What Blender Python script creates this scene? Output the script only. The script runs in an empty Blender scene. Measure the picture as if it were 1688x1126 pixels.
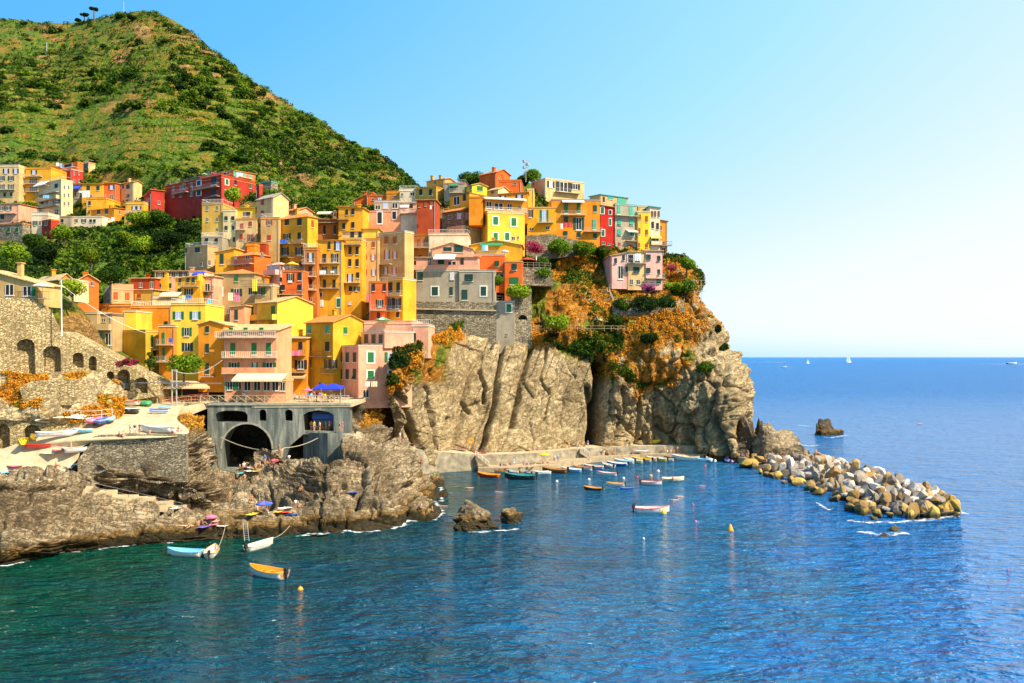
import bpy, bmesh, math, random
import numpy as np
from mathutils import Vector, Matrix
from mathutils.geometry import tessellate_polygon

# ------------------------------------------------------------------ camera, sky, sun
SC = bpy.context.scene
COL = SC.collection
F = 1400.0; CX = 844.0; HY = 588.5; H = 25.0        # focal length (px of a 1688 px wide frame), principal column, horizon row, eye height
cam_d = bpy.data.cameras.new('camera'); cam = bpy.data.objects.new('camera', cam_d); COL.objects.link(cam)
cam.location = (0, 0, H); cam.rotation_euler = (math.radians(90), 0, 0)
cam_d.sensor_width = 36.0; cam_d.lens = 36.0 * F / 1688.0; cam_d.shift_y = 25.5 / 1688.0
cam_d.clip_start = 0.5; cam_d.clip_end = 80000
SC.camera = cam

SUN_EL, SUN_AZ = 46.0, 31.0      # elevation; azimuth measured from +X towards -Y
W = bpy.data.worlds.new('World'); SC.world = W; W.use_nodes = True
nt = W.node_tree; nt.nodes.clear()
sky = nt.nodes.new('ShaderNodeTexSky'); sky.sky_type = 'NISHITA'; sky.sun_disc = False
sky.sun_elevation = math.radians(SUN_EL); sky.sun_rotation = math.radians(90 + SUN_AZ)
sky.air_density = 1.0; sky.dust_density = 0.8; sky.ozone_density = 1.0; sky.altitude = 30
bw = nt.nodes.new('ShaderNodeRGBToBW'); nt.links.new(sky.outputs[0], bw.inputs[0])
tc = nt.nodes.new('ShaderNodeTexCoord'); sp = nt.nodes.new('ShaderNodeSeparateXYZ'); nt.links.new(tc.outputs['Generated'], sp.inputs[0])
def wm(op, a, b):
    m = nt.nodes.new('ShaderNodeMath'); m.operation = op
    for i, v in ((0, a), (1, b)):
        if isinstance(v, (int, float)): m.inputs[i].default_value = v
        else: nt.links.new(v, m.inputs[i])
    return m.outputs[0]
SKY_K = 0.085                      # the sky's own brightness, sorted from deep blue overhead to white at the sea horizon
t_ = wm('ADD', wm('MULTIPLY', bw.outputs[0], SKY_K), wm('ADD', wm('MULTIPLY', sp.outputs[0], 0.40), 0.12))
rp = nt.nodes.new('ShaderNodeValToRGB'); nt.links.new(t_, rp.inputs[0]); e = rp.color_ramp.elements
for k, (p_, c_) in enumerate([(0.0, (.035, .30, .80)), (.22, (.12, .46, .84)), (.42, (.33, .66, .86)), (.66, (.74, .82, .84)), (1.0, (.92, .92, .90))]):
    q = e[k] if k < 2 else e.new(p_)
    q.position = p_; q.color = (*c_, 1)
mixw = nt.nodes.new('ShaderNodeMix'); mixw.data_type = 'RGBA'; mixw.inputs[0].default_value = 0.96
sc_ = nt.nodes.new('ShaderNodeVectorMath'); sc_.operation = 'SCALE'; sc_.inputs['Scale'].default_value = 6.4; nt.links.new(rp.outputs[0], sc_.inputs[0])
nt.links.new(sky.outputs[0], mixw.inputs[6]); nt.links.new(sc_.outputs[0], mixw.inputs[7])
bg = nt.nodes.new('ShaderNodeBackground'); bg.inputs['Strength'].default_value = 0.12
wo = nt.nodes.new('ShaderNodeOutputWorld')
nt.links.new(mixw.outputs[2], bg.inputs['Color']); nt.links.new(bg.outputs[0], wo.inputs[0])
sd = bpy.data.lights.new('sun', 'SUN'); sun = bpy.data.objects.new('sun', sd); COL.objects.link(sun)
sd.energy = 5.0; sd.angle = math.radians(0.5); sd.color = (1.0, 0.90, 0.72)
ce, se = math.cos(math.radians(SUN_EL)), math.sin(math.radians(SUN_EL))
SUND = Vector((math.cos(math.radians(SUN_AZ)) * ce, -math.sin(math.radians(SUN_AZ)) * ce, se))
sun.rotation_euler = SUND.to_track_quat('Z', 'Y').to_euler(); sun.location = (100, -80, 150)
SC.view_settings.view_transform = 'Standard'; SC.view_settings.look = 'None'
SC.view_settings.exposure = 0.72; SC.view_settings.gamma = 1.0
try: SC.view_settings.use_curve_mapping = False
except Exception: pass
try:
    SC.cycles.max_bounces = 5; SC.cycles.diffuse_bounces = 2; SC.cycles.glossy_bounces = 2
    SC.cycles.transparent_max_bounces = 6; SC.cycles.caustics_reflective = False; SC.cycles.caustics_refractive = False
except Exception: pass

random.seed(11); RS = np.random.RandomState(5)

def P(px, py, D):                 # photo pixel + depth -> world point
    return Vector(((px - CX) * D / F, D, H - (py - HY) * D / F))
def Z(px, py, z):                 # photo pixel + world height -> world point
    D = F * (H - z) / (py - HY); return Vector(((px - CX) * D / F, D, z))

# ------------------------------------------------------------------ noise
def _h(ix, iy, iz, s):
    n = (ix.astype(np.int64) * 73856093) ^ (iy.astype(np.int64) * 19349663) ^ (iz.astype(np.int64) * 83492791) ^ (s * 2654435761 & 0x7fffffff)
    n = (n ^ (n >> 13)) * 1274126177 & 0x7fffffff
    n = (n ^ (n >> 16)) * 668265263 & 0x7fffffff
    n = n ^ (n >> 15)
    return (n & 0xffffff) / 16777215.0
def vn(p, sc=1.0, s=0):           # value noise, p (...,3)
    p = np.asarray(p, float) * sc; i = np.floor(p); f = p - i; u = f * f * (3 - 2 * f)
    x, y, z = i[..., 0], i[..., 1], i[..., 2]; a, b, c = u[..., 0], u[..., 1], u[..., 2]
    def g(dx, dy, dz): return _h(x + dx, y + dy, z + dz, s)
    l = lambda p, q, t: p + (q - p) * t
    return l(l(l(g(0,0,0), g(1,0,0), a), l(g(0,1,0), g(1,1,0), a), b), l(l(g(0,0,1), g(1,0,1), a), l(g(0,1,1), g(1,1,1), a), b), c) * 2 - 1
def fbm(p, sc, o=4, s=0, r=.5):
    t = 0; a = 1
    for k in range(o): t = t + a * vn(p, sc * 2 ** k, s + k); a *= r
    return t
def ridge(p, sc, o=4, s=0, r=.5):
    t = 0; a = 1
    for k in range(o): t = t + a * (1 - 2 * np.abs(vn(p, sc * 2 ** k, s + k))); a *= r
    return t
def ss(a, b, x): t = np.clip((x - a) / (b - a), 0, 1); return t * t * (3 - 2 * t)
def worley(p, s=0):                # 3-D cellular noise: (random value of the nearest cell, distance gap to the next one)
    p = np.asarray(p, float); i = np.floor(p).astype(np.int64); f1 = np.full(p.shape[:-1], 9.); f2 = f1.copy(); cv = np.zeros(p.shape[:-1])
    for a in (-1, 0, 1):
        for b in (-1, 0, 1):
            for c in (-1, 0, 1):
                x, y, z = i[..., 0] + a, i[..., 1] + b, i[..., 2] + c
                d = (x + _h(x, y, z, s + 1) - p[..., 0]) ** 2 + (y + _h(x, y, z, s + 2) - p[..., 1]) ** 2 + (z + _h(x, y, z, s + 3) - p[..., 2]) ** 2
                near = d < f1; f2 = np.where(near, f1, np.minimum(f2, d)); cv = np.where(near, _h(x, y, z, s + 4), cv); f1 = np.where(near, d, f1)
    return cv, np.sqrt(f2) - np.sqrt(f1)
def blocks(p, sc, s, crack=.5, cw=.07): cv, g = worley(p * np.array(sc), s); return (cv - .5) - crack * np.exp(-g / cw)
def cell(x, s=0):                 # 1-D random constant per integer cell
    i = np.floor(x); z = np.zeros_like(i); return _h(i, z, z, s)

# ------------------------------------------------------------------ materials
def mat(name):
    m = bpy.data.materials.new(name); m.use_nodes = True; n = m.node_tree; n.nodes.clear()
    o = n.nodes.new('ShaderNodeOutputMaterial'); b = n.nodes.new('ShaderNodeBsdfPrincipled'); n.links.new(b.outputs[0], o.inputs[0])
    return m, n, b
def N(n, t, **k):
    x = n.nodes.new(t)
    for a, v in k.items():
        if a.startswith('i_'): x.inputs[a[2:].replace('_', ' ')].default_value = v
        elif a.startswith('n'): x.inputs[int(a[1:])].default_value = v
        else: setattr(x, a, v)
    return x
def ramp(n, fac, stops):
    r = n.nodes.new('ShaderNodeValToRGB'); e = r.color_ramp.elements
    while len(e) < len(stops): e.new(0.5)
    for q, (p, c) in zip(e, stops): q.position = p; q.color = (*c, 1) if len(c) == 3 else c
    n.links.new(fac, r.inputs[0]); return r.outputs[0]
def mixc(n, fac, a, b, mode='MIX'):
    m = n.nodes.new('ShaderNodeMix'); m.data_type = 'RGBA'; m.blend_type = mode
    if isinstance(fac, (int, float)): m.inputs[0].default_value = fac
    else: n.links.new(fac, m.inputs[0])
    for i, v in ((6, a), (7, b)):
        if isinstance(v, tuple): m.inputs[i].default_value = (*v, 1) if len(v) == 3 else v
        else: n.links.new(v, m.inputs[i])
    return m.outputs[2]
def math_(n, op, a, b=None, clamp=False):
    m = n.nodes.new('ShaderNodeMath'); m.operation = op; m.use_clamp = clamp
    for i, v in ((0, a), (1, b)):
        if v is None: continue
        if isinstance(v, (int, float)): m.inputs[i].default_value = v
        else: n.links.new(v, m.inputs[i])
    return m.outputs[0]
def noise(n, vec, scale, detail=4, rough=.55, dist=0):
    x = n.nodes.new('ShaderNodeTexNoise'); x.inputs['Scale'].default_value = scale; x.inputs['Detail'].default_value = detail
    x.inputs['Roughness'].default_value = rough; x.inputs['Distortion'].default_value = dist
    if vec is not None: n.links.new(vec, x.inputs['Vector'])
    return x.outputs[0]
def geo(n): return n.nodes.new('ShaderNodeNewGeometry')
def mapping(n, vec, sc=(1,1,1), rot=(0,0,0)):
    m = n.nodes.new('ShaderNodeMapping'); m.inputs['Scale'].default_value = sc; m.inputs['Rotation'].default_value = rot
    n.links.new(vec, m.inputs['Vector']); return m.outputs[0]
def bump(n, b, height, strength=.5, dist=.1, prev=None):
    x = n.nodes.new('ShaderNodeBump'); x.inputs['Strength'].default_value = strength; x.inputs['Distance'].default_value = dist
    n.links.new(height, x.inputs['Height'])
    if prev: n.links.new(prev, x.inputs['Normal'])
    n.links.new(x.outputs[0], b.inputs['Normal']); return x.outputs[0]
_mc = {}
def plain(name, c, rough=.7, metal=0, var=.12, sc=3.0):
    k = ('p', name, c)
    if k in _mc: return _mc[k]
    m, n, b = mat(name); g = geo(n); f = noise(n, g.outputs['Position'], sc, 3)
    d = tuple(x * (1 - var) for x in c); l = tuple(min(1, x * (1 + var)) for x in c)
    n.links.new(ramp(n, f, [(.3, d), (.7, l)]), b.inputs['Base Color']); b.inputs['Roughness'].default_value = rough; b.inputs['Metallic'].default_value = metal
    _mc[k] = m; return m
def paint(c):                      # weathered painted plaster
    k = ('w', c)
    if k in _mc: return _mc[k]
    m, n, b = mat('painted_plaster'); p = geo(n).outputs['Position']
    f1 = noise(n, p, .35, 5, .6); f2 = noise(n, mapping(n, p, (1.3, 1.3, .16)), 1.0, 6, .7); f3 = noise(n, p, 5, 3)
    dk = tuple(x * q for x, q in zip(c, (.72, .68, .68))); lt = tuple(min(.95, x * 1.08 + .02) for x in c)
    c1 = ramp(n, f1, [(.3, dk), (.55, c), (.75, lt)])
    st = ramp(n, f2, [(.50, (0, 0, 0)), (.68, (1, 1, 1))])
    c2 = mixc(n, math_(n, 'MULTIPLY', st, .6), c1, (c[0] * .55 + .07, c[1] * .5 + .055, c[2] * .5 + .035))
    n.links.new(c2, b.inputs['Base Color']); b.inputs['Roughness'].default_value = .9
    b.inputs['Specular IOR Level'].default_value = .2
    bump(n, b, f3, .25, .03); _mc[k] = m; return m

def build_rock(name, cols, strata=(0,0,0), scale=.5, wet=True, veg=True, bs=.9):
    m, n, b = mat(name); g = geo(n); p = g.outputs['Position']
    ps = mapping(n, p, (1, 1, 1), strata)
    pst = mapping(n, ps, (.25, .25, 2.2))
    f1 = noise(n, p, .12, 6, .62); f2 = noise(n, pst, scale, 6, .7, .4); f3 = noise(n, p, 2.4, 5, .7)
    c = ramp(n, f1, [(.36, cols[0]), (.49, cols[1]), (.62, cols[2])])
    c = mixc(n, math_(n, 'MULTIPLY', ramp(n, f2, [(.35, (1,1,1)), (.6, (0,0,0))]), .55), c, cols[3])
    v = N(n, 'ShaderNodeTexVoronoi', feature='DISTANCE_TO_EDGE'); v.inputs['Scale'].default_value = .55
    wp = n.nodes.new('ShaderNodeVectorMath'); wp.operation = 'ADD'; n.links.new(mapping(n, ps, (.7, .7, 1.5)), wp.inputs[0])
    nz = N(n, 'ShaderNodeTexNoise'); nz.inputs['Scale'].default_value = .6; n.links.new(p, nz.inputs['Vector']); nzs = n.nodes.new('ShaderNodeVectorMath'); nzs.operation = 'SCALE'; nzs.inputs['Scale'].default_value = 3.5; n.links.new(nz.outputs['Color'], nzs.inputs[0]); n.links.new(nzs.outputs[0], wp.inputs[1])
    n.links.new(wp.outputs[0], v.inputs['Vector'])
    crack = ramp(n, v.outputs['Distance'], [(0.0, (0,0,0)), (.035, (1,1,1))])
    ln = None
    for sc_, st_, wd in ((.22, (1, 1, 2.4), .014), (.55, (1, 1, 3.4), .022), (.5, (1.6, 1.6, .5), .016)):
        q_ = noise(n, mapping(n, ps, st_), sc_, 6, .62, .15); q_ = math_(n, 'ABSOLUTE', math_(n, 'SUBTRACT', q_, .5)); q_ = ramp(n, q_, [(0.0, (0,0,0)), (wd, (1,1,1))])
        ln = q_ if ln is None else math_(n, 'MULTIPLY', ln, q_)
    c = mixc(n, math_(n, 'MULTIPLY', math_(n, 'SUBTRACT', 1.0, ln), .8), c, tuple(x * .3 for x in cols[0]))  # dark crack lines: crevice shade, plus soil and lichen, painted into the rock colour
    c = mixc(n, math_(n, 'MULTIPLY', f3, .35), c, (cols[2][0]*1.15, cols[2][1]*1.05, cols[2][2]*.9))
    if wet:
        sx = N(n, 'ShaderNodeSeparateXYZ'); n.links.new(p, sx.inputs[0])
        zz = math_(n, 'ADD', sx.outputs[2], math_(n, 'MULTIPLY', noise(n, p, .5, 4), -2.2))
        c = mixc(n, ramp(n, math_(n, 'MULTIPLY', zz, .5), [(.12, (.85,.85,.85)), (.62, (0,0,0))]), c, (.24, .125, .018))
        c = mixc(n, ramp(n, zz, [(-.0, (.9,.9,.9)), (.28, (0,0,0))]), c, (.035, .028, .012))
    if veg:
        at = N(n, 'ShaderNodeAttribute', attribute_name='mask'); s2 = N(n, 'ShaderNodeSeparateColor'); n.links.new(at.outputs['Color'], s2.inputs[0])
        fo = noise(n, p, 1.2, 5, .7)
        og = ramp(n, fo, [(.3, (.17, .085, .012)), (.5, (.44, .17, .016)), (.7, (.66, .31, .03))])
        gg = ramp(n, fo, [(.3, (.015, .045, .003)), (.5, (.08, .145, .006)), (.7, (.26, .31, .015))])
        c = mixc(n, s2.outputs[0], c, og); c = mixc(n, s2.outputs[1], c, gg)
    n.links.new(c, b.inputs['Base Color']); b.inputs['Roughness'].default_value = .85; b.inputs['Specular IOR Level'].default_value = .25
    h = math_(n, 'ADD', math_(n, 'MULTIPLY', f2, 1.0), math_(n, 'MULTIPLY', f3, .6)); h = math_(n, 'ADD', h, math_(n, 'MULTIPLY', ln, .5))
    bump(n, b, h, bs, .4); return m

def build_masonry(name, c0, c1, c2, mortar, sx=1.0, sz=1.0):
    m, n, b = mat(name); p = geo(n).outputs['Position']
    v = N(n, 'ShaderNodeTexVoronoi', feature='F1'); v.inputs['Scale'].default_value = 1.0; v.inputs['Randomness'].default_value = .85
    e = N(n, 'ShaderNodeTexVoronoi', feature='DISTANCE_TO_EDGE'); e.inputs['Scale'].default_value = 1.0; e.inputs['Randomness'].default_value = .85
    mp = mapping(n, p, (1.5 * sx, 1.5 * sx, 3.0 * sz)); n.links.new(mp, v.inputs['Vector']); n.links.new(mp, e.inputs['Vector'])
    s = N(n, 'ShaderNodeSeparateColor'); n.links.new(v.outputs['Color'], s.inputs[0])
    c = ramp(n, s.outputs[0], [(0.1, c0), (.5, c1), (.9, c2)])
    f = noise(n, p, .25, 5, .6); c = mixc(n, ramp(n, f, [(.45, (0,0,0)), (.7, (.7,.7,.7))]), c, tuple(x * .45 for x in c1))
    ed = ramp(n, e.outputs['Distance'], [(.02, (0,0,0)), (.12, (1,1,1))])
    c = mixc(n, ed, mortar, c); n.links.new(c, b.inputs['Base Color']); b.inputs['Roughness'].default_value = .9; b.inputs['Specular IOR Level'].default_value = .2
    bump(n, b, math_(n, 'ADD', ed, math_(n, 'MULTIPLY', noise(n, p, 6, 3), .5)), .8, .08); return m

def build_leaf(name, a, b_, c_, sc=.35):
    m, n, b = mat(name); g = geo(n)
    oi = N(n, 'ShaderNodeObjectInfo'); f = noise(n, g.outputs['Position'], sc, 3, .6)
    f2 = noise(n, g.outputs['Position'], 2.5, 2, .6)
    ff = math_(n, 'ADD', math_(n, 'MULTIPLY', f, .55), math_(n, 'MULTIPLY', f2, .3)); ff = math_(n, 'ADD', ff, math_(n, 'MULTIPLY', oi.outputs['Random'], .22))
    n.links.new(ramp(n, ff, [(.30, a), (.52, b_), (.72, c_)]), b.inputs['Base Color'])
    b.inputs['Roughness'].default_value = .75; b.inputs['Specular IOR Level'].default_value = .15
    tr = N(n, 'ShaderNodeBsdfTranslucent'); n.links.new(ramp(n, ff, [(.30, a), (.52, b_), (.72, c_)]), tr.inputs[0])
    mx = N(n, 'ShaderNodeMixShader', n0=.22); o = [x for x in n.nodes if x.type == 'OUTPUT_MATERIAL'][0]
    n.links.new(b.outputs[0], mx.inputs[1]); n.links.new(tr.outputs[0], mx.inputs[2]); n.links.new(mx.outputs[0], o.inputs[0])
    return m

M = {}
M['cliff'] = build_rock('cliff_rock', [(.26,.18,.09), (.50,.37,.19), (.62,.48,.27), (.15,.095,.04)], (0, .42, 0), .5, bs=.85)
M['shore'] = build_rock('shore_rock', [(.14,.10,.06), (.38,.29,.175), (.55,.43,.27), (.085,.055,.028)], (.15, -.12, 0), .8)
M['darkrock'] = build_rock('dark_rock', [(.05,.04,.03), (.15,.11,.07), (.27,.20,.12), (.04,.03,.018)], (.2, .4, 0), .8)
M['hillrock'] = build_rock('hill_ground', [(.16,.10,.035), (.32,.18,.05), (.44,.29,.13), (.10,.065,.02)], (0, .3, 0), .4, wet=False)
M['stone'] = build_masonry('stone_masonry', (.30,.21,.09), (.54,.40,.19), (.66,.53,.28), (.17,.11,.05), 1.5, 1.7)
M['greystone'] = build_masonry('grey_stone', (.17,.13,.08), (.34,.27,.17), (.50,.42,.27), (.10,.08,.05), 1.35, 1.5)
M['leaf'] = build_leaf('leaf_green', (.005,.022,.001), (.036,.090,.003), (.17,.23,.008))
M['leafdark'] = build_leaf('leaf_dark', (.003,.012,.001), (.018,.042,.002), (.08,.12,.006))
M['leafbright'] = build_leaf('leaf_bright', (.03,.085,.003), (.14,.24,.008), (.36,.44,.02))
M['dry'] = build_leaf('dry_grass', (.34,.15,.012), (.66,.28,.02), (.85,.48,.06))
M['bloom'] = build_leaf('magenta_bloom', (.35,.005,.06), (.60,.01,.13), (.75,.05,.25))
M['bloompink'] = build_leaf('pink_bloom', (.45,.04,.18), (.65,.10,.35), (.75,.30,.45))
M['bark'] = plain('bark', (.10, .065, .035), .9)
M['metal'] = plain('metal_rail', (.42, .40, .36), .5, .2)
M['white'] = plain('white_paint', (.80, .79, .74), .5)
M['concrete'] = plain('concrete', (.40, .30, .18), .9, var=.28, sc=1.2)
M['pale'] = plain('pale_concrete', (.52, .40, .23), .9, var=.22, sc=.8)
M['dark'] = plain('dark_metal', (.02, .02, .022), .5)
M['black'] = plain('dark_inside', (.012, .011, .012), .9)
M['wood'] = plain('varnished_wood', (.50, .20, .03), .5)

# ------------------------------------------------------------------ objects
def tag(o, label=None, cat=None, group=None, kind=None):
    if label: o['label'] = label
    if cat: o['category'] = cat
    if group: o['group'] = group
    if kind: o['kind'] = kind
    return o
def empty(name, loc=(0,0,0), rz=0):
    o = bpy.data.objects.new(name, None); COL.objects.link(o); o.location = loc; o.rotation_euler = (0, 0, rz); return o
def link(name, me, parent=None, loc=(0,0,0), rot=(0,0,0), scale=(1,1,1)):
    o = bpy.data.objects.new(name, me); COL.objects.link(o); o.parent = parent; o.location = loc; o.rotation_euler = rot; o.scale = scale; return o
def omat(o, *ms):                  # per-object materials on shared mesh data
    for s, m in zip(o.material_slots, ms): s.link = 'OBJECT'; s.material = m
    return o
class MB:
    def __init__(s): s.v = []; s.f = []; s.m = []
    def add(s, vs, fs, m=0):
        k = len(s.v); s.v += [tuple(v) for v in vs]; s.f += [tuple(i + k for i in f) for f in fs]; s.m += [m] * len(fs); return s
    def box(s, x0, x1, y0, y1, z0, z1, m=0):
        return s.add([(x0,y0,z0),(x1,y0,z0),(x1,y1,z0),(x0,y1,z0),(x0,y0,z1),(x1,y0,z1),(x1,y1,z1),(x0,y1,z1)],
                     [(0,3,2,1),(4,5,6,7),(0,1,5,4),(1,2,6,5),(2,3,7,6),(3,0,4,7)], m)
    def bar(s, a, b, r, m=0, n=4, r2=None):
        a, b = Vector(a), Vector(b); d = b - a
        if d.length < 1e-6: return s
        q = d.to_track_quat('Z', 'Y').to_matrix(); r2 = r if r2 is None else r2; vs = []
        for p, rr in ((a, r), (b, r2)):
            for k in range(n):
                t = 2 * math.pi * (k + .5) / n; vs.append(p + q @ Vector((math.cos(t) * rr, math.sin(t) * rr, 0)))
        return s.add(vs, [(k, (k+1) % n, n + (k+1) % n, n + k) for k in range(n)] + [tuple(range(n-1, -1, -1)), tuple(range(n, 2*n))], m)
    def lathe(s, prof, n=12, c=(0,0,0), m=0):
        vs = []; fs = []
        for r, z in prof:
            for k in range(n): t = 2 * math.pi * k / n; vs.append((c[0] + r * math.cos(t), c[1] + r * math.sin(t), c[2] + z))
        for j in range(len(prof) - 1):
            for k in range(n): fs.append((j*n+k, j*n+(k+1) % n, (j+1)*n+(k+1) % n, (j+1)*n+k))
        fs.append(tuple(range(n-1, -1, -1))); fs.append(tuple(range((len(prof)-1)*n, len(prof)*n)))
        return s.add(vs, fs, m)
    def mesh(s, name, mats, smooth=False):
        me = bpy.data.meshes.new(name); me.from_pydata(s.v, [], s.f)
        for x in (mats if isinstance(mats, (list, tuple)) else [mats]): me.materials.append(x)
        me.polygons.foreach_set('material_index', s.m)
        if smooth: me.polygons.foreach_set('use_smooth', [True] * len(s.f))
        me.update(); return me
    def build(s, name, mats, parent=None, smooth=False, **k): return link(name, s.mesh(name, mats, smooth), parent, **k)

def npmesh(name, V, Fq, mats, smooth=False, mi=None, mask=None):   # fast mesh from arrays (quads)
    me = bpy.data.meshes.new(name); V = np.asarray(V, np.float32); Fq = np.asarray(Fq, np.int32); k = Fq.shape[1]
    me.vertices.add(len(V)); me.vertices.foreach_set('co', V.ravel()); me.loops.add(Fq.size); me.loops.foreach_set('vertex_index', Fq.ravel())
    me.polygons.add(len(Fq)); me.polygons.foreach_set('loop_start', np.arange(len(Fq), dtype=np.int32) * k)
    for x in (mats if isinstance(mats, (list, tuple)) else [mats]): me.materials.append(x)
    if mi is not None: me.polygons.foreach_set('material_index', np.asarray(mi, np.int32))
    if smooth: me.polygons.foreach_set('use_smooth', np.ones(len(Fq), bool))
    me.update(calc_edges=True); me.validate()
    if mask is not None:
        at = me.color_attributes.new('mask', 'FLOAT_COLOR', 'POINT'); c = np.zeros((len(V), 4), np.float32); c[:, :mask.shape[1]] = mask; c[:, 3] = 1
        at.data.foreach_set('color', c.ravel())
    return me

def cgrid(rows, nu, nv):           # smooth interpolation of a control grid (rows x cols x 3) -> (nv,nu,3)
    A = np.array(rows, float)
    def cr(A, n):                  # Catmull-Rom along axis 0
        m = len(A); t = np.linspace(0, m - 1 - 1e-6, n); i = t.astype(int); f = (t - i)[:, None, None]
        g = lambda k: A[np.clip(i + k, 0, m - 1)]
        p0, p1, p2, p3 = g(-1), g(0), g(1), g(2)
        return p1 + .5 * f * (p2 - p0 + f * (2*p0 - 5*p1 + 4*p2 - p3 + f * (3*(p1 - p2) + p3 - p0)))
    B = cr(A, nv); B = cr(B.transpose(1, 0, 2), nu).transpose(1, 0, 2); return B
def toworld(G):
    W_ = np.empty_like(G); W_[..., 0] = (G[..., 0] - CX) * G[..., 2] / F; W_[..., 1] = G[..., 2]; W_[..., 2] = H - (G[..., 1] - HY) * G[..., 2] / F; return W_
def relief(name, rows, nu, nv, m, disp=None, maskf=None, smooth=True, zq=None, label=None, flip=False):
    G = cgrid(rows, nu, nv); Wd = toworld(G)
    if zq is not None: Wd = zq(Wd, G)
    du = np.gradient(Wd, axis=1); dv = np.gradient(Wd, axis=0); n_ = np.cross(du, dv); n_ /= np.maximum(np.linalg.norm(n_, axis=-1, keepdims=True), 1e-9)
    c = np.array([0, 0, H]) - Wd; sg = np.sign(np.sum(n_ * c, -1, keepdims=True)); sg[sg == 0] = 1
    n_ = n_ * (np.sign(np.median(sg)))
    if disp is not None: Wd = Wd + n_ * disp(Wd, G)[..., None]
    mk = None
    if maskf is not None: mk = maskf(Wd, G, n_).reshape(-1, 3)
    idx = np.arange(nu * nv).reshape(nv, nu)
    q = np.stack([idx[:-1, :-1], idx[:-1, 1:], idx[1:, 1:], idx[1:, :-1]], -1).reshape(-1, 4)
    if np.median(sg) < 0: q = q[:, ::-1]
    me = npmesh(name, Wd.reshape(-1, 3), q, m, smooth, mask=mk)
    return link(name, me), Wd, G
# ------------------------------------------------------------------ sea
def water_material():
    m, n, b = mat('sea_water'); g = geo(n); p = g.outputs['Position']
    s = N(n, 'ShaderNodeSeparateXYZ'); n.links.new(p, s.inputs[0]); X, Y = s.outputs[0], s.outputs[1]
    big = noise(n, mapping(n, p, (.012, .02, 1)), 1.0, 4, .6); mid = noise(n, mapping(n, p, (.05, .12, 1)), 1.0, 5, .65)
    # clear green water over the rocks of the cove against the blue of the deep open sea
    t = math_(n, 'ADD', math_(n, 'MULTIPLY', X, .0105), math_(n, 'MULTIPLY', math_(n, 'SUBTRACT', 150.0, Y), .0018))
    t = math_(n, 'ADD', t, math_(n, 'MULTIPLY', math_(n, 'SUBTRACT', big, .5), .8)); t = math_(n, 'ADD', t, math_(n, 'MULTIPLY', math_(n, 'SUBTRACT', mid, .5), .7))
    c = ramp(n, math_(n, 'ADD', t, .5), [(.02, (.001, .058, .030)), (.30, (.0005, .050, .058)), (.55, (.0003, .070, .135)), (.85, (.001, .135, .31)), (1.0, (.001, .15, .44))])
    n.links.new(c, b.inputs['Base Color']); b.inputs['IOR'].default_value = 1.33; b.inputs['Specular IOR Level'].default_value = .42
    n.links.new(ramp(n, math_(n, 'MULTIPLY', Y, .001), [(.1, (.08,.08,.08)), (.6, (.38,.38,.38))]), b.inputs['Roughness'])
    w1 = noise(n, mapping(n, p, (.42, .95, 1), (0, 0, .25)), 1.0, 4, .6, .4)
    w2 = noise(n, mapping(n, p, (.12, .30, 1), (0, 0, -.2)), 1.0, 4, .6, .4)
    w3 = noise(n, mapping(n, p, (.025, .07, 1), (0, 0, .12)), 1.0, 3, .5)
    h = math_(n, 'ADD', math_(n, 'MULTIPLY', w1, 2.3), math_(n, 'MULTIPLY', w2, 4.6)); h = math_(n, 'ADD', h, math_(n, 'MULTIPLY', w3, 3.0))
    bump(n, b, h, 1.0, 1.0); return m
M['water'] = water_material()
ys = [30, 60, 90, 130, 200, 400, 1000, 4000, 15000, 60000]; vs = []; fs = []
for y in ys:
    hw = 100 + y * 1.1
    for k in range(9): vs.append((-hw + 2 * hw * k / 8, y, 0))
for j in range(len(ys) - 1):
    for k in range(8): fs.append((j*9+k, j*9+k+1, (j+1)*9+k+1, (j+1)*9+k))
me = bpy.data.meshes.new('sea'); me.from_pydata(vs, [], fs); me.materials.append(M['water']); tag(link('sea', me), kind='structure')
me = bpy.data.meshes.new('seabed'); me.from_pydata([(-400, 0, -6), (400, 0, -6), (400, 500, -6), (-400, 500, -6)], [], [(0,1,2,3)]); me.materials.append(M['shore'])

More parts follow.
